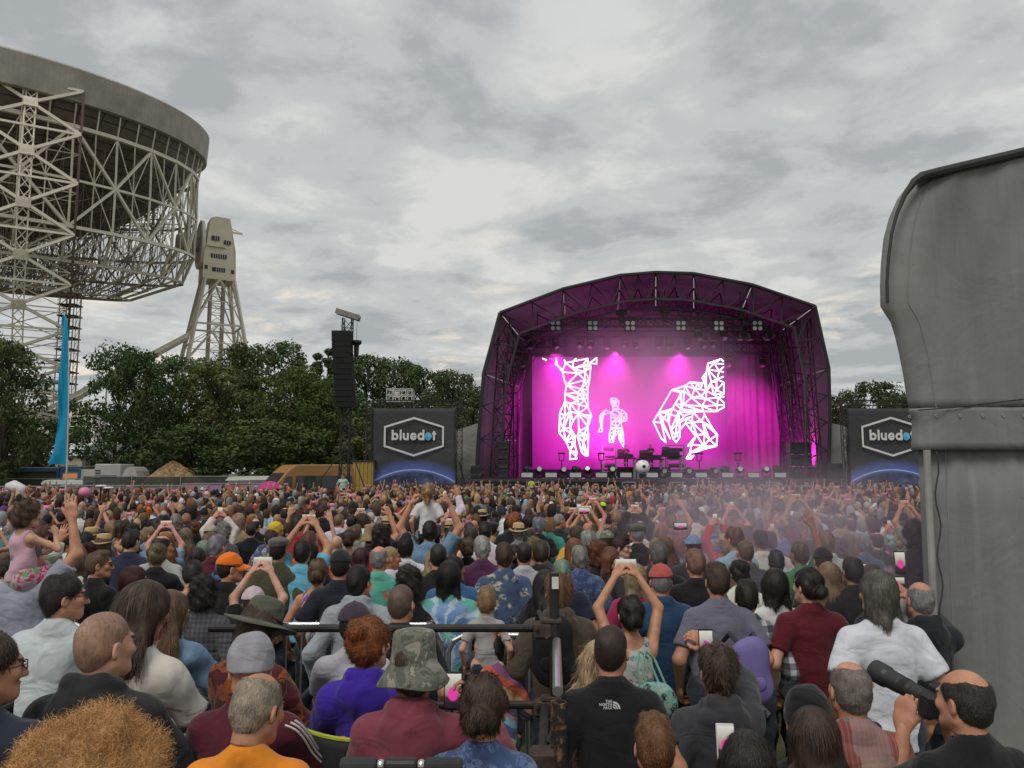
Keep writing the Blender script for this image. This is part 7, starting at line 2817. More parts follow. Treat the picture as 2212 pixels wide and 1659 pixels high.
who(895, 1384, "person in camouflage bucket hat and burgundy hoodie filming with a phone", d=3.0, base=PF_, sit=True, hp=4, hair="short", hc="brown", hat=("bucket", "camo"), top="hoodie", col=(.20, .045, .065), arms=("lap", ((.25, .33, .0), (.6, -.1, -.8), "grip", (-.9, .3, 0))), bulk=1.05, skin=0, group=PLG)
who(1046, 1474, "small brown-haired person with a yellow and blue scarf in a camp chair", d=2.85, base=PF_, sit=True, hy=10, hp=8, hair="lowbun", hc="brown", top="long", col="swirl_blue", arms=("lap", "lap"), sex="f", group=PLG)
who(-18, 1372, "person in navy top with brown hair eating at the platform's left end", d=2.7, base=PF_, sit=True, hy=40, hair="short", hc="brown", top="long", col=(.018, .026, .045), arms=("front", ((.02, .36, -.28), (.7, -.4, -.7), "grip", (-.6, -.3, .5))), glasses="clear", group=PLG)
# ---- just past the rail
G = "people near the platform rail"
who(112, 1208, "man in camouflage bucket hat and dark grey t-shirt before the barrier", h=1.72, yaw=15, hy=10, hair="buzz", hat=("bucket", "camo"), col=(.035, .038, .04), bulk=1.05)
who(217, 1192, "short-haired man in black t-shirt with folded arms near the barrier", h=1.74, yaw=30, hy=38, hair="crop", hc="lightbrown", col=(.012, .012, .013), arms=("front", "front"), bulk=1.1, glasses="sun", skin=1)
who(292, 1228, "woman with dark red hair and sunglasses near the barrier", h=1.62, yaw=25, hy=35, hair="bob", hc="red", col=(.02, .015, .018), sex="f", glasses="sun", arms=("front", "front"), skin=3)
who(352, 1157, "balding man in light grey t-shirt standing with head turned right", h=1.78, hy=48, hair="balding", hc="dark", col=(.36, .38, .37), bulk=1.05)
who(155, 1150, "black-haired man in white t-shirt looking right", h=1.78, hy=58, yaw=20, hair="messy", hc="black", col=W_, arms=("front", "front"), skin=1)
who(417, 1212, "short dark-haired person in bright yellow tank top", h=1.68, hy=-15, hp=12, hair="crop", hc="dark", top="tank", col=(.66, .46, .02), skin=3, bulk=1.05)
who(442, 1254, "person with a mop of black curls in dark checked shirt", h=1.62, hair="curly", hc="black", top="long", col="check")
who(500, 1197, "man in bright orange cap and black t-shirt", h=1.76, hy=42, yaw=15, hair="buzz", hc="dark", hat="cap", hatcol=(.78, .17, .012), col=(.012, .012, .014), bulk=1.1, skin=1)
who(549, 1274, "person in pale pink cap and black top holding a phone overhead", h=1.55, hair="buzz", hc="brown", hat="cap", hatcol=(.52, .42, .44), col=(.012, .012, .013), sex="f", arms=("phonehi", "phonehi"), skin=3, phn=(True, True, "white phone held up by the person in the pale pink cap"))
who(602, 1163, "man in olive green t-shirt and grey flat cap", h=1.80, hair="buzz", hc="dark", hat="flatcap", hatcol=(.10, .10, .095), col=(.06, .065, .035), bulk=1.1)
who(654, 1167, "man in sky blue t-shirt filming with both arms raised", h=1.78, hair="short", hc="dark", col=(.14, .42, .58), arms=("phonehi", "phonehi"), phn=(True, False, "phone held high by the man in the sky blue t-shirt"))
who(688, 1210, "woman with clipped-up hair in bright patterned tank top", h=1.66, hair="lowbun", hc="lightbrown", top="tank", col="psy", sex="f", skin=0)
who(737, 1190, "man in black cap and navy t-shirt behind the grey hoodie", h=1.80, hair="buzz", hc="dark", hat="cap", hatcol=(.02, .02, .022), col=(.016, .02, .032), bulk=1.1)
who(777, 1222, "dark-haired man in light grey hoodie", h=1.76, hair="short", hc="black", hy=18, top="hoodie", col=(.30, .33, .36), skin=0)
who(820, 1180, "bald man in green tropical shirt with orange flowers", h=1.76, hair="ring", hc="grey", hy=10, top="tee", col="hawaii_teal", bulk=1.08, skin=1)
who(868, 1264, "man with shaved head in black t-shirt right behind the rail", h=1.74, hair="buzz", hc=(.13, .085, .065), hy=14, col=(.014, .014, .016), bulk=1.12, skin=1)
who(884, 1232, "dark-haired woman in black floral top", h=1.66, hair="curly", hc="dark", col="floral_black", sex="f")
who(970, 1215, "black-haired person in blue and green tie-dye t-shirt", h=1.72, hair="bob", hc="black", col="tiedye", bulk=1.15)
who(1090, 1172, "man with brown hair in blue palm-leaf shirt", h=1.80, hair="short", hc="brown", col="hawaii_blue", bulk=1.1, hy=5)
who(1042, 1158, "white-haired man in plum t-shirt", h=1.80, hair="short", hc="silver", col=(.085, .025, .07))
who(1205, 1243, "ginger-brown haired man in khaki hoodie with black rucksack", h=1.74, hair="messy", hc=(.17, .08, .035), top="hoodie", col=(.075, .058, .042), bulk=1.1)
who(1178, 1235, "woman with long black hair in black spotted dress", h=1.66, hair="long", hc="black", col=(.018, .018, .02), sex="f")
who(1252, 1180, "grey-haired woman in deep blue swirl-print shirt", h=1.72, hair="short", hc="grey", top="long", col="swirl_blue", sex="f", bulk=1.1)
who(1292, 1175, "person with thick curly red hair", h=1.70, hair="curly", hc=(.15, .045, .02), col=(.03, .025, .03), sex="f")
who(1318, 1185, "woman with reddish bob looking right", h=1.66, hy=70, yaw=40, hair="bob", hc=(.16, .06, .03), col=(.04, .035, .04), sex="f", skin=1)
who(1343, 1162, "woman with dark red quiff in white t-shirt seen in profile", h=1.70, hy=72, yaw=45, hair="quiff", hc=(.045, .012, .013), col=W_, sex="f", skin=3)
who(1372, 1222, "woman with blond bob near the white phone", h=1.64, hair="bob", hc=(.30, .24, .15), col=(.30, .02, .08), sex="f")
who(1422, 1172, "large man with grey cropped hair in black t-shirt", h=1.80, hair="crop", hc=(.12, .115, .11), col=(.013, .013, .014), bulk=1.18)
who(1426, 1222, "man in faded red cap and dark blue jacket", h=1.74, hair="buzz", hc="grey", hat="cap", hatcol=(.42, .085, .075), top="jacket", col=(.022, .062, .13), bulk=1.08, skin=1)
who(1362, 1292, "woman with brown hair in mint floral top filming with a white phone", h=1.62, hair="lowbun", hc="dark", top="tank", col="floral_mint", sex="f", arms=("phonehi", "phonehi"), skin=0, phn=(True, True, "white phone filming the stage above the floral top"))
who(1294, 1392, "woman with long wavy blond hair and green shoulder bag", h=1.60, hair="longw", hc=(.40, .29, .16), col=(.40, .38, .34), top="tank", sex="f", hy=5)
NF, NFP, NFL, NFR = who(1320, 1352, "dark cropped-haired man in black t-shirt with small white logo", h=1.72, hair="buzz", hc=(.035, .022, .016), hy=18, col=(.014, .014, .016), skin=1, cell=.0105)
who(1548, 1218, "big man in grey-violet t-shirt standing in the smoke", h=1.80, hair="crop", hc="brown", col=(.14, .14, .19), bulk=1.25)
who(1612, 1258, "short-haired person in grey plaid shirt wearing a lilac rucksack", h=1.66, hair="crop", hc="dark", hy=15, top="long", col="plaid", sex="f")
who(1672, 1232, "dark-haired woman in white t-shirt behind the plaid shirt", h=1.70, hair="bob", hc="dark", col=W_, sex="f")
who(1742, 1230, "person with dark low bun in maroon t-shirt", h=1.76, hair="lowbun", hc="dark", col=(.10, .010, .016), bulk=1.05, skin=3, hy=-25)
who(1893, 1234, "man with shoulder-length grey hair in white t-shirt", h=1.86, hair="shaggy", hc=(.10, .088, .075), col=(.62, .64, .70), bulk=1.04, hy=-20)
who(1788, 1218, "woman with long sandy hair behind the maroon t-shirt", h=1.66, hair="long", hc="sandy", col=(.45, .22, .06), sex="f")
who(1840, 1205, "dark-haired person in black t-shirt beside the long grey hair", h=1.72, hair="short", hc="dark", col=(.014, .014, .016), bulk=1.1)
who(1985, 1258, "balding grey man in dark jacket filming beside the tent", h=1.72, hair="ring", hc="grey", top="hoodie", col=(.016, .018, .024), arms=("phone", "phone"), skin=1, phn=(True, False, "phone held beside the grey tent's pole", .10))
who(1548, 1404, "brown-haired man in dark grey hoodie raising a phone", h=1.60, hair="messy", hc="brown", top="hoodie", col=(.045, .047, .053), arms=("down", ((.02, .28, .30), (.7, .0, -.7), "grip", (-.8, .5, 0))), skin=1, cell=.0105)
who(1412, 1560, "ginger-brown cropped head with sunglasses pushed up", h=1.47, hair="crop", hc=(.15, .068, .026), col=(.03, .035, .045), glasses="headtop", skin=1)
who(1610, 1596, "dark-haired girl with a white hair clip", h=1.52, hair="bob", hc="dark", col=(.05, .04, .05), sex="f")
who(1752, 1540, "woman with long dark brown hair beside the patchwork shirt", h=1.52, hair="long", hc=(.040, .022, .014), col=(.03, .03, .035), sex="f")
who(1738, 1502, "person in black beanie behind the dark brown hair", h=1.55, hair=None, hat="beanie", hatcol=(.012, .012, .014), col=(.015, .015, .017))
who(1833, 1432, "grey-haired man in patchwork shirt", h=1.66, hair="balding", hc=(.18, .16, .14), top="long", col="patch", skin=1, cell=.0105)
who(2078, 1448, "balding man in black t-shirt aiming a camera with long lens", h=1.70, hy=-16, yaw=-8, hair="ring", hc=(.035, .03, .026), col=(.012, .012, .014), arms=("camera", "camera"), skin=1, bulk=1.1, cell=.0105)
# ---- a little further in
G2 = "people in the front of the crowd"
K = dict(group=G2)
who(940, 1190, "woman with long blond hair in grey top", h=1.68, hair="long", hc=(.36, .26, .14), col=(.2, .2, .22), sex="f", **K)
who(925, 1158, "woman with wavy fair hair in black strappy top", h=1.70, hair="longw", hc=(.30, .20, .11), top="tank", col=(.015, .015, .017), sex="f", **K)
who(1010, 1163, "woman in black t-shirt with tied brown hair", h=1.68, hair="lowbun", hc="lightbrown", col=(.014, .014, .016), sex="f", **K)
who(876, 1160, "dark-haired man in white long-sleeved shirt", h=1.76, hair="quiff", hc="dark", top="long", col=(.58, .58, .60), **K)
who(1168, 1170, "man in dark t-shirt with grey rucksack straps", h=1.74, hair="crop", hc="brown", col=(.03, .025, .028), **K)
who(802, 1138, "man in tan bucket hat holding a phone up", h=1.78, hair="buzz", hat="bucket", hatcol=(.28, .19, .11), col=(.03, .04, .07), arms=("down", ((.20, .16, .48), (.9, .2, -.1), "grip", (-.8, .6, 0))), **K)
who(1042, 1103, "person in wide golden straw hat", h=1.74, hair="bob", hc="dark", hat=("straw", "straw"), hatcol=(1, 1, 1), col=(.10, .10, .12), **K)
who(1120, 1133, "person in pale straw hat among raised phones", h=1.72, hair="short", hc="grey", hat=("straw", "straw"), hatcol=(1, 1, 1), col=(.2, .2, .22), **K)
who(225, 1158, "person in cream straw hat with dark band", h=1.66, hair="bob", hc="lightbrown", hat=("straw", "straw"), hatcol=(1, 1, 1), col=(.30, .12, .06), sex="f", **K)
who(198, 1143, "woman in golden straw hat next to the white t-shirt", h=1.68, hair="bob", hc="sandy", hat=("straw", "straw"), hatcol=(1, 1, 1), col=(.42, .30, .2), sex="f", **K)
who(978, 1093, "person in grey cap among the mid crowd", h=1.78, hair="buzz", hc="brown", hat="cap", hatcol=(.22, .23, .25), col=(.26, .27, .29), **K)
who(1377, 1133, "person in dark grey flat cap with black t-shirt", h=1.80, hair="buzz", hc="grey", hat="flatcap", hatcol=(.085, .082, .075), col=(.015, .015, .017), bulk=1.1, **K)
who(1497, 1158, "person in faded blue cap with white t-shirt", h=1.78, hair="buzz", hc="brown", hat="cap", hatcol=(.16, .24, .38), col=(.03, .03, .035), **K)
who(1302, 1086, "person in neon yellow-green cap", h=1.72, hair="buzz", hc="brown", hat="cap", hatcol=(.42, .72, .02), col=(.35, .03, .03), **K)
who(1310, 1148, "person in green camouflage cap", h=1.74, hair="buzz", hc="brown", hat=("cap", "camo"), hatcol=(1, 1, 1), col=(.06, .05, .05), **K)
who(318, 1098, "person in bright orange beanie", h=1.68, hair=None, hat="beanie", hatcol=(.72, .13, .02), col=(.06, .06, .07), **K)
who(350, 1130, "person in rust orange cap", h=1.70, hair="bob", hc="brown", hat="cap", hatcol=(.40, .14, .03), col=(.25, .26, .28), sex="f", **K)
who(455, 1135, "person in beige ripped cap", h=1.72, hair="buzz", hc="brown", hat="cap", hatcol=(.40, .36, .27), col=(.05, .05, .055), **K)
who(485, 1100, "person in pale straw trilby", h=1.70, hair="short", hc="dark", hat=("straw", "straw"), hatcol=(1, 1, 1), col=(.015, .015, .018), **K)
who(668, 1150, "man with ginger crop in orange t-shirt under raised phones", h=1.76, hair="crop", hc=(.12, .05, .025), col=(.45, .09, .03), **K)
who(1270, 1150, "person with tousled grey hair and fibre-optic headband", h=1.70, hair="messy", hc="silver", col=(.06, .06, .07), sex="f", **K)
who(1240, 1165, "red-haired person with long hair near the fibre-optic headband", h=1.72, hair="long", hc=(.17, .06, .025), col=(.08, .09, .12), sex="f", **K)
who(1132, 1172, "dark cropped-haired man in white and grey shirt", h=1.74, hair="buzz", hc="dark", col=(.42, .42, .44), **K)
who(1775, 1185, "person in black cap with white emblem", h=1.74, hair="buzz", hc="dark", hat="cap", hatcol=(.015, .015, .017), col=(.02, .02, .022), **K)
who(1862, 1155, "grey-haired person in blue shirt", h=1.72, hair="short", hc="grey", col=(.06, .10, .17), **K)
who(1885, 1120, "broad man in navy t-shirt", h=1.80, hair="short", hc="dark", col=(.022, .028, .045), bulk=1.15, **K)
who(1975, 1130, "tall figure with dark bushy hair against the tent", h=1.92, hair="curly", hc="black", col=(.018, .014, .028), bulk=1.1, **K)

# ---- children on shoulders
def child(u, v, d, label, S, **k):
    p = at(u, v, d)
    P = Pose(k.get("arms", ("down", "down")), "shoulders", 0, 1.0, "f", k.get("hy", 0), 0, S, .62 + .3 * S)
    topz = P.HM.translation.z + .118 * P.hs
    loc = Vector((p.x, d, p.z - topz))
    rz = -RAD(k.get("yaw", 0))
    t = make_person(loc, rz, P, label, "children on shoulders", SKINS[3], k["hair"], HC[k["hc"]] if isinstance(k["hc"], str) else k["hc"], k.get("top", "tee"), k["col"], None, None, k.get("legs", (.03, .035, .05)), .010, 1, k.get("skirt", False))
    return loc + Vector((0, 0, P.pel.z)), P


q, P = child(58, 1085, 6.2, "small girl in pink top and bright flowered skirt riding on shoulders", .66, hair="curly", hc=(.09, .05, .025), col=(.55, .34, .42), legs="dress", skirt=True, top="tank", arms=("front", ((.12, .30, .02), (.7, -.1, -.7), "relax", (-.9, .3, 0))), hy=35, yaw=25)
who(64, 1168, "man in lilac-grey t-shirt carrying the girl in the flowered skirt", h=1.72, hair="short", hc="grey", col=(.28, .30, .37), d=6.25, group=G, arms=("down", "up"), hy=30)
q, P = child(925, 1044, 9.0, "small child with blond ponytail and white t-shirt riding on shoulders", .62, hair="pony", hc=(.34, .21, .10), col=(.60, .58, .58), legs=(.025, .035, .06), arms=("down", "down"))
who(928, 1122, "man in washed denim shirt carrying the blond child", d=9.0, hair="short", hc="dark", top="tee", col="denim", arms=(((.20, .05, .50), (1, .1, 0), "grip", (-1, .2, 0)),) * 2, group=G2)
q, P = child(1051, 1270, 5.45, "toddler with fair hair and grey t-shirt sitting in a sling", .56, hair="crop", hc=(.26, .15, .075), col=(.36, .35, .34))
who(1066, 1372, "adult bent forward under a rainbow striped wrap carrying the toddler", d=5.5, hair="short", hc="dark", top="hoodie", col="rainbow", bulk=1.25, group=G, sex="f", lean=18, arms=("front", "front"))
q, P = child(1148, 1032, 44, "child in neon yellow vest raised above the crowd by the stage", .62, hair="short", hc="brown", col=(.45, .60, .05))

# ================================================================== the rest of the crowd
CR = random.Random(5)
SHIRTS = [("black", (.014, .014, .016), 15), ("charcoal", (.035, .036, .04), 8), ("navy", (.02, .028, .05), 10), ("white", (.60, .60, .60), 14), ("grey", (.24, .25, .26), 8), ("pale blue", (.30, .40, .50), 6), ("blue", (.05, .12, .30), 5),
          ("red", (.38, .03, .03), 4), ("maroon", (.12, .015, .025), 4), ("olive", (.07, .075, .04), 4), ("teal", (.04, .22, .22), 2), ("yellow", (.62, .42, .04), 2), ("pink", (.55, .20, .28), 3), ("purple", (.12, .04, .20), 2), ("orange", (.60, .18, .03), 2), ("tan", (.32, .22, .13), 4), ("green", (.05, .22, .08), 2)]
SH_W = [s[2] for s in SHIRTS]
PATS = [("plaid", "grey plaid"), ("plaid_red", "red plaid"), ("stripe", "striped"), ("breton", "navy and white striped"), ("hawaii_blue", "blue leaf-print"), ("hawaii_teal", "green tropical-print"), ("floral_black", "black floral"), ("denim", "denim"), ("check", "dark checked")]
HAIRS_M = [("short", "short"), ("crop", "cropped"), ("buzz", "shaved"), ("messy", "tousled"), ("balding", "thinning"), ("ring", "receding"), ("curly", "curly"), ("shaggy", "shaggy"), (None, "no")]
HW_M = [30, 22, 12, 14, 8, 4, 3, 4, 4]
HAIRS_F = [("long", "long"), ("longw", "long wavy"), ("bob", "bobbed"), ("pony", "ponytailed"), ("lowbun", "tied-up"), ("bun", "bunned"), ("curly", "curly"), ("messy", "tousled")]
HW_F = [22, 12, 16, 12, 14, 5, 6, 6]
HCN = [("brown", 30), ("dark", 30), ("black", 8), ("lightbrown", 14), ("sandy", 8), ("blond", 8), ("grey", 9), ("silver", 4), ("ginger", 4), ("red", 2)]
VARS = []
defs = [(("down", "down"), "m", 0, 1.0), (("down", "down"), "m", 22, 1.0), (("front", "front"), "m", -16, 1.05), (("down", "down"), "f", 0, 1.0), (("front", "front"), "f", 24, 1.0), (("down", "front"), "f", -24, 1.0),
        (("phonehi", "phonehi"), "m", 0, 1.0), (("phonehi", "phonehi"), "f", 0, 1.0), (("down", "up"), "m", 5, 1.0), (("uphi", "uphi"), "f", 0, 1.0), (("clap", "clap"), "m", 0, 1.0), (("down", "point"), "m", 12, 1.0), (("phone", "phone"), "f", 0, 1.0), (("down", "down"), "m", 8, 1.16), (("down", "down"), "m", 62, 1.0), (("down", "down"), "f", -62, 1.0), (("up", "down"), "f", 10, 1.0)]
ACT = {6: "filming overhead with a phone", 7: "filming overhead with a phone", 8: "with one arm raised", 9: "with both arms raised", 10: "clapping overhead", 11: "pointing at the stage", 12: "holding a phone at eye level", 14: "looking to the right", 15: "looking to the left", 16: "with the left arm raised"}
WT = [18, 14, 9, 16, 9, 8, 3, 3, 2, 1, 1, 1, 3, 9, 7, 6, 1]
for arms, sex, hy, bulk in defs:
    P = Pose(arms, False, 0, bulk, sex, hy, CR.uniform(-4, 6), 1.0)
    b_ = body_mesh(P, .019, 1)
    kinds = ["tee", "tee", "long"] if sex == "m" else ["tee", "tank", "long"]
    kinds[2] = CR.choice(["long", "hoodie", "jacket"])
    tops = {}
    for k in set(kinds):
        tm = top_mesh(P, k, .0175, CR.randint(0, 999)); tm.materials.append(CLOTH); tops[k] = tm
    l_ = legs_mesh(P, .03); l_.materials.append(CLOTH)
    s_ = shoes_mesh(P)
    VARS.append((P, b_, tops, kinds, l_, s_))


def pick(lst, w):
    return CR.choices(lst, w)[0]


def in_field(x, y):
    """where the crowd may stand: between the platform barrier and the fences, clear of the tent"""
    u = 1106 + FD * x / y * .985
    if u < -70 or u > 2035:
        return False
    if u < 585 and y > 38.6:
        return False
    if 585 <= u < 800 and y > 40.5:
        return False
    if u > 1980 and y > 5.0 and x > at(1985, 1000, y).x:
        return False
    if y > 51.0:
        return False
    if abs(x - at(141, 1075, 27).x) < .3 and abs(y - 27) < .4:
        return False
    if abs(x - at(752, 1000, 47).x) < 1.6 and y > 44.5:
        return False
    return True


CAND = []
y = 6.75
while y < 51.5:
    sp = .60 if y < 22 else .66
    halfw = .70 * y
    nx = int(2 * halfw / sp)
    for i in range(nx):
        x = -halfw + sp * (i + .5) + CR.uniform(-.27, .27) + (sp / 2 if int(y * 10) % 2 else 0)
        yy = y + CR.uniform(-.3, .3)
        if CR.random() < .07:
            continue
        if in_field(x, yy):
            CAND.append((x, yy))
    y += .58 if y < 22 else .66
SP = np.array(SPOTS)
GRP = "people standing in the crowd"
NFREE = 300 - NPEOPLE[0]
FAR = []
PHN = 0
for x, y in sorted(CAND, key=lambda p: math.hypot(*p)):
    if np.min(np.hypot(SP[:, 0] - x, SP[:, 1] - y)) < .46:
        continue
    if NFREE <= 0:
        FAR.append((x, y)); continue
    NFREE -= 1
    vi = CR.choices(range(len(VARS)), WT)[0]
    P, b_, tops, kinds, l_, s_ = VARS[vi]
    k = CR.choice(kinds)
    hs, hsn = pick(HAIRS_M, HW_M) if P.sex == "m" else pick(HAIRS_F, HW_F)
    hcn = pick([h[0] for h in HCN], [h[1] for h in HCN])
    if CR.random() < .17 and k != "tank":
        pc, pn = CR.choice(PATS)
    else:
        pn, pc, _ = pick(SHIRTS, SH_W)
        pc = tuple(c * CR.uniform(.85, 1.15) for c in pc)
    hat = hc_ = None; hn = ""
    if CR.random() < .15:
        kind = pick(["cap", "bucket", "straw", "beanie", "flatcap"], [8, 3, 3, 1, 2])
        hn_, hc_, _ = pick(SHIRTS, SH_W)
        hat = kind
        if kind == "straw":
            hat = ("straw", "straw"); hn_ = "pale"; hc_ = (1, 1, 1)
        hn = " and %s %s" % (hn_, HATNAME[kind].replace("_", " "))
        if hs not in ("long", "longw", "bob", "pony"):
            hs = "buzz" if hs else None
    garment = {"tee": "t-shirt", "tank": "tank top", "long": "shirt", "hoodie": "hoodie", "jacket": "jacket"}[k]
    hd = "bald person" if hs is None and not hat else ("person with %s %s hair" % (hsn, hcn.replace("lightbrown", "light brown")) if not hat else "person")
    lab = "%s in %s %s%s %s in the crowd" % (hd, pn, garment, hn, ACT.get(vi, "standing"))
    if len(lab.split()) > 16: lab = lab.replace(" in the crowd", "")
    if len(lab.split()) > 16: lab = lab.replace(hd, "person")
    hgt = min(1.93, max(1.5, CR.gauss(1.74 if P.sex == "m" else 1.64, .065)))
    rz = RAD(CR.gauss(0, 13)) - math.atan2(x - 5.5, 52 - y + 8) * .5
    t = make_person(Vector((x, y, 0)), rz, P, lab, GRP, tuple(c * CR.uniform(.85, 1.1) for c in CR.choice(SKINS[:4])), hs, tuple(c * CR.uniform(.75, 1.25) for c in HC[hcn]), k, pc, hat, hc_, CR.choice([(.03, .035, .05), (.05, .06, .09), (.02, .02, .022), (.14, .12, .09)]), lod=1, meshes=(b_, tops[k], l_, s_))
    s = hgt / 1.753
    t.scale = (s, s, s)
    if vi in (6, 7, 12):
        c = (P.wr[0] + P.wr[1]) / 2 + Vector((0, .03, .075))
        q = Matrix.Translation((x, y, 0)) @ Matrix.Rotation(rz, 4, "Z") @ (c * s)
        PHN += 1
        phone(q, rz, "%s phone raised by a %s" % ("white" if PHN % 3 == 0 else "dark", hd), CR.random() < .65, PHN % 3 == 0, group="phones raised in the crowd")

# ---- people too far off to tell apart
def blob(nu, nv, c, r, v0=0.0, v1=1.0):
    V = []
    for i in range(nv + 1):
        ph = math.pi * (v0 + (v1 - v0) * i / nv)
        for k in range(nu):
            t = 2 * math.pi * k / nu
            V.append((c[0] + r[0] * math.sin(ph) * math.cos(t), c[1] + r[1] * math.sin(ph) * math.sin(t), c[2] + r[2] * math.cos(ph)))
    F = [(i * nu + (k + 1) % nu, i * nu + k, (i + 1) * nu + k, (i + 1) * nu + (k + 1) % nu) for i in range(nv) for k in range(nu)]
    return np.array(V), np.array(F, np.int32)[:, ::-1]


def tubev(pts, rs, nu=6):
    m = MB().tube(pts, rs, nu, cap=False)
    return np.array(m.v), np.array(m.f, np.int32)


def far_template(arms, female):
    """parts: (verts, faces, colour slot 0 skin 1 hair 2 shirt 3 legs)"""
    A = []
    A.append((*blob(8, 6, (0, .012, 1.625), (.076, .094, .122)), 0))
    A.append((*tubev([(0, -.01, 1.44), (0, 0, 1.56)], [.062, .055], 6), 0))
    hv, hf = blob(8, 5, (0, -.014, 1.645), (.088, .100, .115), 0, .62 if not female else .8)
    if female:
        low = hv[:, 2] < 1.6
        hv[low, 1] = np.minimum(hv[low, 1], -.02); hv[low, 2] -= .10
    else:
        low = hv[:, 2] < 1.66
        hv[low, 1] = np.minimum(hv[low, 1], .02)
    A.append((hv, hf, 1))
    prof = [(1.53, .055, .055), (1.49, .10, .075), (1.44, .19, .10), (1.30, .195, .125), (1.08, .165, .115), (.85, .175, .125)]
    tv = np.array([(rx * math.cos(2 * math.pi * k / 10), ry * math.sin(2 * math.pi * k / 10), z) for z, rx, ry in prof for k in range(10)])
    tf = np.array([(i * 10 + k, i * 10 + (k + 1) % 10, (i + 1) * 10 + (k + 1) % 10, (i + 1) * 10 + k) for i in range(len(prof) - 1) for k in range(10)], np.int32)[:, ::-1]
    A.append((tv, tf, 2))
    A.append((*tubev([(0, 0, .9), (0, 0, .05)], [.16, .14], 6), 3))
    for sx, a in ((-1, arms[0]), (1, arms[1])):
        if a == "down":
            A.append((*tubev([(sx * .185, 0, 1.45), (sx * .235, -.02, 1.17)], [.068, .06], 6), 2))
            A.append((*tubev([(sx * .235, -.02, 1.19), (sx * .25, .06, .92)], [.043, .03], 5), 0))
        else:
            e, w = {"up": ((.34, .08, 1.60), (.26, .10, 1.92)), "hi": ((.24, .10, 1.68), (.14, .10, 1.98)), "film": ((.30, .22, 1.52), (.08, .28, 1.76))}[a]
            A.append((*tubev([(sx * .17, 0, 1.44), (sx * (.17 + (e[0] - .17) * .6), e[1] * .6, 1.44 + (e[2] - 1.44) * .6)], [.066, .062], 6), 2))
            A.append((*tubev([(sx * .2, .02, 1.46), (sx * e[0], e[1], e[2]), (sx * w[0], w[1], w[2])], [.045, .042, .03], 5), 0))
            A.append((*blob(6, 4, (sx * w[0], w[1] + .01, w[2] + .07), (.038, .024, .085)), 0))
    if "film" in arms:
        m = MB().box((0, .29, 1.85), (.15, .01, .075)); A.append((np.array(m.v), np.array(m.f, np.int32), 4))
    V = np.concatenate([a[0] for a in A])
    off = np.cumsum([0] + [len(a[0]) for a in A[:-1]])
    F = np.concatenate([a[1] + o for a, o in zip(A, off)])
    S = np.concatenate([np.full(len(a[0]), a[2]) for a in A])
    return V, F, S


FT = []
for fem in (False, True):
    for arms, w in ((("down", "down"), 90), (("down", "up"), 3), (("hi", "hi"), 1.2), (("film", "film"), 4), (("up", "down"), 2), (("up", "up"), .8)):
        FT.append((far_template(arms, fem), w))
FW = [w for _, w in FT]
VV, FF, CC = [], [], []
off = 0
NRG = np.random.default_rng(3)
for x, y in FAR:
    (V, F, S), _ = CR.choices(FT, FW)[0]
    s = CR.gauss(.95, .045)
    a = CR.gauss(0, .25) - math.atan2(x - 5.5, 60 - y) * .4
    if CR.random() < .06:
        a += CR.choice((-1.2, 1.2))
    c_, s_ = math.cos(a), math.sin(a)
    W = np.empty_like(V)
    W[:, 0] = (V[:, 0] * c_ - V[:, 1] * s_) * s + x
    W[:, 1] = (V[:, 0] * s_ + V[:, 1] * c_) * s + y
    W[:, 2] = V[:, 2] * s
    sk = np.array(CR.choice(SKINS[:4])) * CR.uniform(.7, .95)
    hc = np.array(HC[pick([h[0] for h in HCN], [h[1] for h in HCN])]) * CR.uniform(.75, 1.3)
    if CR.random() < .06:
        hc = sk * .95
    elif CR.random() < .13:
        hc = np.array(pick(SHIRTS, [8, 6, 8, 10, 8, 4, 5, 5, 3, 4, 3, 5, 5, 2, 5, 9, 4])[1])
    sh = np.array(pick(SHIRTS, SH_W)[1]) * CR.uniform(.85, 1.15)
    tab = np.array([sk, hc, sh, (.03, .035, .05), (.75, .25, .45)])
    VV.append(W); FF.append(F + off); CC.append(tab[S]); off += len(V)
me = mesh_np("distant_crowd", np.concatenate(VV), np.concatenate(FF))
ca = me.color_attributes.new("col", "FLOAT_COLOR", "POINT")
cc = np.concatenate(CC); cc = np.concatenate([cc, np.ones((len(cc), 1))], 1).astype(np.float32)
ca.data.foreach_set("color", cc.ravel())
b = NB("distant_people")
at_ = b.n("ShaderNodeAttribute"); at_.attribute_name = "col"
v = b.coord("Object")
f_ = b.noise(v, 18, 3, .6)
b.bsdf(b.mix(1.0, at_.outputs["Color"], b.ramp(f_, [(.3, .75), (.7, 1.2)]), "MULTIPLY"), .7, spec=.25)
tag(link("distant_crowd", me, b.m), "dense far crowd of festival-goers filling the field up to the stage", "crowd", kind="stuff")
print("PEOPLE", NPEOPLE, "FAR", len(FAR), "far tris", 2 * sum(len(q) for q in FF))

# ================================================================== things people hold, wear or sit in
DKCAN = plain("dark_grey_canvas", (.035, .037, .04), .85, var=.2, scale=8, bump=.3, bscale=60, bdist=.005)
LIME = plain("lime_piping", (.36, .42, .03), .7)
ORCAN = plain("rust_orange_canvas", (.30, .085, .02), .8, var=.2, scale=8)
BRCAN = plain("brown_chair_fabric", (.035, .022, .022), .85)


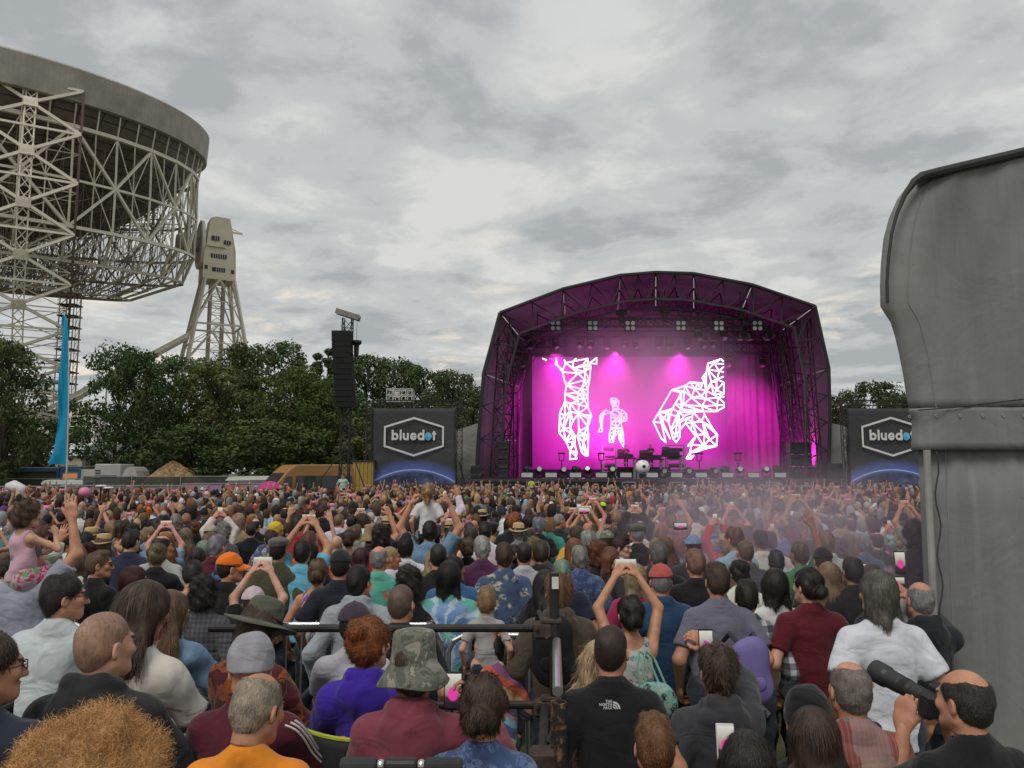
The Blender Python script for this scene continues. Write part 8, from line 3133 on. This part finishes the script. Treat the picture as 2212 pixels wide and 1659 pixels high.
def camp_chair(x, y, rz, label, back, pipe=None, w=.56, zb=.92, panel=None):
    t = empty("camp_chair", (x, y, PFZ), rz, label, "chair", "camp chairs on the platform")
    MB().box((0, .02, .42), (w - .06, .46, .03), bev=.01).build("seat", DKCAN, t)
    # sagging back sheet between two posts
    vs, fs = [], []
    NX, NZ = 14, 8
    for i in range(NZ + 1):
        for k in range(NX + 1):
            s = k / NX * 2 - 1; tt = i / NZ
            z = .44 + (zb - .44) * tt - .07 * (1 - s * s) * tt
            vs.append((s * w / 2, -.24 - .05 * (1 - s * s) - .06 * tt, z))
    for i in range(NZ):
        for k in range(NX):
            q = i * (NX + 1) + k
            fs.append((q, q + 1, q + NX + 2, q + NX + 1))
    o = link("backrest", MB().add(vs, fs).mesh("backrest", True, False), back, t)
    sm = o.modifiers.new("thick", "SOLIDIFY"); sm.thickness = .012; sm.offset = 0
    if panel:
        vs2 = [(v[0] * .86, v[1] - .012, .46 + (v[2] - .44) * .62) for v in vs]
        o2 = link("back_panel", MB().add(vs2, fs).mesh("back_panel", True, False), panel, o)
    top = vs[-(NX + 1):]
    if pipe:
        MB().tube([vs[0]] + [vs[i * (NX + 1)] for i in range(1, NZ)] + list(top) + [vs[i * (NX + 1) + NX] for i in range(NZ - 1, -1, -1)], .009, 6).build("piping", pipe, o)
    for sx in (-1, 1):
        MB().tube([(sx * w / 2, -.32, zb), (sx * w / 2, -.22, .44), (sx * w / 2, .26, .02)], .011, 8).build("frame_leg", SCAFF, t)
        MB().tube([(sx * w / 2, .24, .46), (sx * w / 2, -.26, .02)], .011, 8).build("frame_leg", SCAFF, t)
        MB().tube([(sx * w / 2, -.26, .62), (sx * w / 2, .26, .62)], .016, 8).build("armrest", DKCAN, t)
    return t


def behind(u, v, d, back=.02):
    p = at(u, v, d)
    return p.x, d


x, y = behind(800, 1400, 3.5); camp_chair(x + .02, y + .04, 0, "dark grey camp chair with lime piping under the violet-blue hoodie", DKCAN, LIME, w=.66, zb=.83)
x, y = behind(1085, 1500, 2.85); camp_chair(x - .0, y + .02, 0, "black camp chair with rust orange back panel beside the rail", DKCAN, None, w=.44, zb=.80, panel=ORCAN)
x, y = behind(142, 1400, 4.15); camp_chair(x, y + .02, 0, "brown folding chair under the pale blue-white shirt", BRCAN, None, w=.52, zb=.66)
x, y = behind(232, 1400, 2.8); camp_chair(x, y + .02, 0, "dark camp chair under the charcoal hoodie", DKCAN, None, w=.6, zb=.60)
x, y = behind(318, 1400, 3.45); camp_chair(x, y + .02, RAD(-25), "dark camp chair under the cream t-shirt", DKCAN, None, w=.56, zb=.56)
x, y = behind(205, 1600, 1.72); camp_chair(x, y + .02, 0, "dark camp chair under the frizzy ginger hair", DKCAN, None, w=.56, zb=.6)
x, y = behind(560, 1500, 2.7); camp_chair(x, y + .02, 0, "dark camp chair under the orange t-shirt", DKCAN, None, w=.56, zb=.62)
x, y = behind(545, 1450, 3.2); camp_chair(x, y + .02, 0, "black camp chair under the maroon track jacket", DKCAN, None, w=.6, zb=.68)
x, y = behind(566, 1400, 3.85); camp_chair(x, y + .02, RAD(-20), "dark camp chair under the olive brimmed hat", DKCAN, None, w=.56, zb=.6)
x, y = behind(768, 1400, 4.25); camp_chair(x, y + .02, 0, "dark camp chair under the plum cap", DKCAN, None, w=.56, zb=.6)
x, y = behind(895, 1450, 3.0); camp_chair(x, y + .02, 0, "dark camp chair under the burgundy hoodie", DKCAN, None, w=.6, zb=.58)
x, y = behind(-18, 1450, 2.7); camp_chair(x, y + .02, 0, "dark camp chair at the platform's left end", DKCAN, None, w=.56, zb=.6)
x, y = behind(372, 1400, 4.35); camp_chair(x, y + .02, 0, "dark camp chair under the denim jacket", DKCAN, None, w=.56, zb=.56)

# push bar of a wheelchair at the lower edge
a, b = at(735, 1646, 1.75), at(1000, 1646, 1.75)
WB = wempty("wheelchair", ((a.x + b.x) / 2, 1.75, PFZ), "empty folded wheelchair's padded push bar at the lower edge", "wheelchair")
zc = a.z - .006
for f0, f1, r, mt in ((0, .30, .0155, DKCAN), (.30, .36, .0115, GALV), (.36, .63, .0150, BLACK), (.63, .69, .0115, GALV), (.69, 1.0, .0155, DKCAN)):
    x0, x1 = a.x + (b.x - a.x) * f0, a.x + (b.x - a.x) * f1
    MB().tube([(x0 + .001, 1.75, zc), (x0 + .006, 1.75, zc), (x1 - .006, 1.75, zc), (x1 - .001, 1.75, zc)], [r * .8, r, r, r * .8], 14).build("grip" if mt is not GALV else "collar", mt, WB)
for xx in (a.x + .06, b.x - .06):
    MB().tube([(xx, 1.76, zc - .01), (xx, 1.80, PFZ + .55), (xx, 2.12, PFZ + .5), (xx, 2.14, PFZ + .12)], .011, 8).build("frame_tube", SCAFF, WB)
    rot = Matrix.Rotation(RAD(90), 3, "Y")
    MB().lathe([(.19, -.012), (.205, -.008), (.205, .008), (.19, .012)], 28, (xx + (.09 if xx > a.x + .1 else -.09), 1.95, PFZ + .206), rot=rot).build("wheel", RUBBER, WB)
MB().box(((a.x + b.x) / 2, 1.98, PFZ + .5), (b.x - a.x - .16, .36, .03)).build("seat", BLACK, WB)
MB().box(((a.x + b.x) / 2, 1.81, PFZ + .68), (b.x - a.x - .16, .02, .30)).build("backrest", BLACK, WB)

# phones of the foreground
phone(at(979, 1492, 3.32), 0, "black phone filming the stage beside the camouflage bucket hat", False, False, -.12)
phone(at(1525, 1392, 4.05), 0, "phone with a blank pale screen raised by the grey hoodie", False, False, -.1)
phone(at(1568, 1606, 3.3), RAD(-6), "white phone held by the girl with the hair clip", False, True, -.25)
phone(at(1944, 1215, 6.1), 0, "tall phone with a bright magenta picture beside the grey tent", False, False, -.1, scale=1.15)
phone(at(1470, 1137, 9.5), 0, "phone showing the glowing stage above a raised hand", True, False, -.1, group="phones raised in the crowd", scale=1.1)
phone(at(1262, 1104, 11.2), 0, "phone with a bright sky picture in the mid crowd", True, True, -.1, group="phones raised in the crowd", scale=1.1)

# camera with long lens
hp_ = at(2012, 1514, 3.3)
CM = wempty("camera_with_lens", hp_, "black camera with a long telephoto lens pointed at the stage", "camera")
d_ = Vector((-.42, .88, .22)).normalized()
c0 = hp_
rotc = d_.to_track_quat("Y", "Z").to_matrix()
MB().box(c0 - d_ * .02, (.15, .075, .11), rotc, bev=.018).build("camera_body", BLACK, CM)
MB().box(c0 - d_ * .02 + rotc @ Vector((0, 0, .065)), (.06, .06, .035), rotc, bev=.012).build("viewfinder", BLACK, CM)
LM_ = plain("lens_barrel", (.03, .031, .033), .45)
rz_ = d_.to_track_quat("Z", "Y").to_matrix()
MB().lathe([(.030, .03), (.034, .04), (.034, .09), (.037, .095), (.037, .14), (.040, .145), (.041, .20), (.048, .215), (.048, .275), (.046, .28), (.044, .265), (0, .262)], 24, c0, rot=rz_).build("lens", LM_, CM, False)
MB().lathe([(.0375, .105), (.0388, .107), (.0388, .130), (.0375, .132)], 24, c0, rot=rz_).build("zoom_ring", RUBBER, CM)

# rucksacks and bags
def rucksack(u, v, d, w, h, dp, mat_, label, rz=0.):
    p = at(u, v, d)
    t = empty("rucksack", (p.x, d, p.z), rz, label, "rucksack")
    f = Field()
    f.cone((-w * .22, 0, -h * .30), (w * .22, 0, -h * .30), w * .28, None, .08, ((0, 1, 0), dp / w))
    f.cone((-w * .18, 0, h * .22), (w * .18, 0, h * .22), w * .28, None, .08, ((0, 1, 0), dp / w))
    f.cone((0, 0, -h * .3), (0, 0, h * .25), w * .47, w * .42, .05, ((0, 1, 0), dp / w * .9))
    V, F = f.mesh(.011, (), folds(5, .004, (20, 50)))
    me = mesh_np("bag_body", V, F); o = link("bag_body", me, mat_, t)
    f = Field(); f.cone((-w * .16, -dp * .42, -h * .22), (w * .16, -dp * .42, -h * .22), w * .2, None, .04, ((0, 1, 0), .3))
    V, F = f.mesh(.01); link("front_pocket", mesh_np("front_pocket", V, F), mat_, t)
    for sx in (-1, 1):
        MB().tube([(sx * w * .25, dp * .2, h * .40), (sx * w * .33, dp * .9 + .07, h * .50), (sx * w * .36, dp * .9 + .2, h * .30)], .016, 6).build("strap", DKCAN, t)
    MB().tube([(-.03, -.01, h * .44), (-.02, -.01, h * .50), (.02, -.01, h * .50), (.03, -.01, h * .44)], .006, 6).build("grab_loop", DKCAN, t)
    return t


LILAC = plain("lilac_nylon", (.17, .13, .34), .7, var=.1, scale=5)
rucksack(1622, 1445, 5.1, .235, .36, .13, LILAC, "lilac rucksack worn over the grey plaid shirt")
rucksack(1195, 1400, 5.1, .25, .38, .14, plain("black_nylon", (.012, .012, .013), .7), "black rucksack worn over the khaki hoodie behind the rail post")
# green shoulder bag
p = at(1415, 1492, 4.15)
t = empty("shoulder_bag", p, 0, "mint green and black shoulder bag beside the black t-shirt", "bag")
MINT = pat("mint_patchwork_bag", p_leaf((.22, .46, .38), (.02, .02, .025), (.40, .42, .40), 14, .55))
f = Field(); f.cone((-.10, 0, -.05), (.10, 0, -.09), .085, .10, .05, ((0, 1, 0), .55)); f.cone((-.08, 0, .02), (.07, 0, .0), .04, .04, .05)
t.scale = (.62, .62, .75)
V, F = f.mesh(.01, (), folds(8, .004, (20, 50))); link("bag_body", mesh_np("bag_body", V, F), MINT, t)
for dx in (-.02, .03):
    MB().tube([(-.10 + dx, -.02, .02), (-.13 + dx, 0, .14), (-.10 + dx, .02, .26), (-.02 + dx, .06, .20), (.07 + dx, .02, .02)], .010, 6).build("handle", plain("mint_strap", (.20, .42, .34), .7), t)

# white stripes on the maroon sleeve
def on_person(t_, P_, loc_, rz_2):
    return Matrix.Translation(loc_) @ Matrix.Rotation(rz_2, 4, "Z")


for o in bpy.data.objects:
    if o.get("label", "").startswith("person in grey beanie"):
        jk = [c for c in o.children if c.name.startswith("jacket")][0]
        bv = BVHTree.FromPolygons([v.co for v in jk.data.vertices], [p.vertices for p in jk.data.polygons])
        P = Pose(("rest", "rest"), True, 10, 1.12, "m", -8, 24, 1.0)
        S = (at(545, 1384, 3.2).z - PFZ) / 1.323
        A, B = P.sh[1] * S, P.el[1] * S
        for off_ in (-.022, 0, .022):
            pts = []
            for k in range(13):
                q = A.lerp(B, -.1 + 1.0 * k / 12)
                src = q + Vector((.25, -.16, .16)) + Vector((off_ * .4, off_ * .9, 0))
                hit = bv.ray_cast(src, (q + Vector((off_ * .4, off_ * .9, 0)) - src).normalized())
                if hit[0] is not None:
                    pts.append(hit[0] + (src - q).normalized() * .003)
            if len(pts) > 3:
                MB().tube(pts, .0045, 5).build("sleeve_stripe", plain("white_piping", (.6, .58, .58), .7), jk)
# logo on the black t-shirt
tee = [c for c in NF.children if c.name.startswith("t_shirt")][0]
MT = Matrix.Translation(NFL) @ Matrix.Rotation(NFR, 4, "Z")
bv = BVHTree.FromPolygons([MT @ v.co for v in tee.data.vertices], [p.vertices for p in tee.data.polygons])
LOGO = plain("white_print", (.7, .7, .7), .7, var=.03)


def hit_at(u, v):
    o_ = Vector((0, 0, CAM_H)); q = at(u, v, 3.8)
    h = bv.ray_cast(o_, (q - o_).normalized())
    return h[0]


h0 = hit_at(1318, 1523)
if h0 is not None:
    m = MB()
    nrm = Vector((0, -1, .1)).normalized()
    k = 3.6 / FD
    # lettering as small strokes: three rows of text beside a quarter dome
    def text(body, size, u, v):
        cu = bpy.data.curves.new("txt", "FONT"); cu.body = body; cu.size = size; cu.align_x = "RIGHT"; cu.resolution_u = 2; cu.offset = size * .02
        to = bpy.data.objects.new("txt", cu); COL.objects.link(to)
        dg = bpy.context.evaluated_depsgraph_get()
        me = bpy.data.meshes.new_from_object(to.evaluated_get(dg))
        bpy.data.objects.remove(to)
        q = hit_at(u, v)
        base = (q if q is not None else h0)
        M = Matrix.Translation(Vector((at(u, v, base.y).x, base.y - .006, base.z)))
        R = Matrix.Rotation(RAD(90), 4, "X")
        vs = [M @ R @ v_.co for v_ in me.vertices]
        m.add(vs, [tuple(p.vertices) for p in me.polygons])
    text("THE", .017, 1322, 1517); text("NORTH", .017, 1322, 1524); text("FACE", .017, 1322, 1531)
    for r0, r1 in ((.006, .012), (.016, .022), (.026, .034)):
        c = hit_at(1323.5, 1531)
        for q in range(10):
            t0, t1 = RAD(90 * q / 10), RAD(90 * (q + 1) / 10)
            P4 = [(r1 * math.cos(t0), r1 * math.sin(t0)), (r1 * math.cos(t1), r1 * math.sin(t1)), (r0 * math.cos(t1), r0 * math.sin(t1)), (r0 * math.cos(t0), r0 * math.sin(t0))]
            m.add([(c.x + a_ + .001, c.y - .006 + .05 * a_, c.z + b_) for a_, b_ in P4], [(0, 1, 2, 3)])
    me = m.mesh("logo_print", fix=False)
    me.transform(MT.inverted())
    link("logo_print", me, LOGO, tee)
# hair clip, balloon, umbrella, antennae and small crowd props
o = MB().tube([at(1588, 1607, 3.05), at(1598, 1600, 3.03), at(1618, 1603, 3.03), at(1622, 1606, 3.05), at(1604, 1612, 3.04), at(1590, 1611, 3.05)], .0045, 6).build("hair_clip", CREAM)
tag(o, "white snap clip in the dark-haired girl's hair", "hair clip")
bm = bmesh.new(); bmesh.ops.create_uvsphere(bm, u_segments=24, v_segments=16, radius=.17)
for v in bm.verts:
    if v.co.z < 0: v.co.x *= 1 - .25 * (v.co.z / .17) ** 2; v.co.y *= 1 - .25 * (v.co.z / .17) ** 2
me = bpy.data.meshes.new("balloon"); bm.to_mesh(me); bm.free()
for p in me.polygons: p.use_smooth = True
tag(link("balloon", me, plain("pink_balloon", (.62, .20, .32), .3, var=.05), loc=at(183, 1064, 24)), "pink balloon held above the crowd", "balloon")
p = at(583, 1055, 38)
UM = empty("umbrella", p, 0, "small open magenta umbrella above the crowd before the fence", "umbrella")
m = MB(); m.lathe([(0, .36), (.2, .33), (.42, .22), (.58, .02), (.60, -.02)], 24, wob=lambda t, r: -.05 * abs(math.sin(4 * t)) * r)
o = m.build("canopy", plain("magenta_umbrella_cloth", (.42, .03, .18), .6), UM, True); s_ = o.modifiers.new("t", "SOLIDIFY"); s_.thickness = .006
MB().tube([(0, 0, .38), (0, 0, -.55)], .012, 6).build("shaft", SCAFF, UM)
for u, v in ((218, 1050), (235, 1054)):
    q = at(u, v, 21)
    t = wempty("novelty_bobble", q, "white bobble on a dark wand sticking up from the crowd", "prop", "white bobbles on wands")
    MB().lathe([(0, -.03), (.11, -.025), (.14, 0), (.11, .03), (0, .035)], 18, q).build("bobble", plain("white_plastic", (.65, .65, .65), .4), t, True)
    MB().tube([q, q - UP * .45], .025, 6).build("wand", BLACK, t)
p = at(28, 1062, 30)
tag(MB().tube([p + Vector((-.25, 0, .2)), p + Vector((0, 0, .22)), p + Vector((.28, 0, .1)), p + Vector((.2, 0, -.2)), p + Vector((-.1, 0, -.32))], [.12, .22, .24, .2, .08], 10).build("inflatable_toy", plain("white_plastic", (.65, .65, .65)), smooth=True), "white inflatable shape waved above the crowd before the black fence", "inflatable")

# ================================================================== musicians behind their desks, a steward by the van
def extra(u, v, Y, base, vi, k, label, col, rz, hs="short", hc="dark"):
    P, b_, tops, kinds, l_, s_ = VARS[vi]
    k = k if k in tops else list(tops)[0]
    p = at(u, v, Y)
    t = make_person(Vector((p.x, Y, base)), rz, P, label, None, SKINS[1], hs, HC[hc], k, col, None, None, (.02, .02, .024), lod=1, meshes=(b_, tops[k], l_, s_))
    s = (p.z - base) / 1.753
    t.scale = (s, s, s)


YM = SY + 6.6
zt_m = at(1405, 960, YM).z
rb = zt_m - 1.78
MB().box((at(1380, 1000, YM).x, YM + .2, (ZD + rb) / 2), (4.6, 2.2, rb - ZD)).build("riser", BLACK, STAGE)
extra(1352, 962, YM, rb, 2, "tee", "musician standing behind the left synthesiser desk on stage", (.02, .02, .022), math.pi)
extra(1405, 960, YM, rb, 2, "tee", "musician standing behind the wide synthesiser desk on stage", (.03, .03, .035), math.pi, "bob", "brown")
extra(741, 1023, 46.0, 0.45, 0, "tee", "steward in pale green vest standing beside the gold minibus", (.35, .50, .40), math.pi, "short", "brown")
o = MB().box((at(741, 1023, 46).x, 46.0, .225), (1.0, .8, .45), bev=.03).build("step_box", BLACK)
tag(o, "black step box under the steward by the minibus", "box")
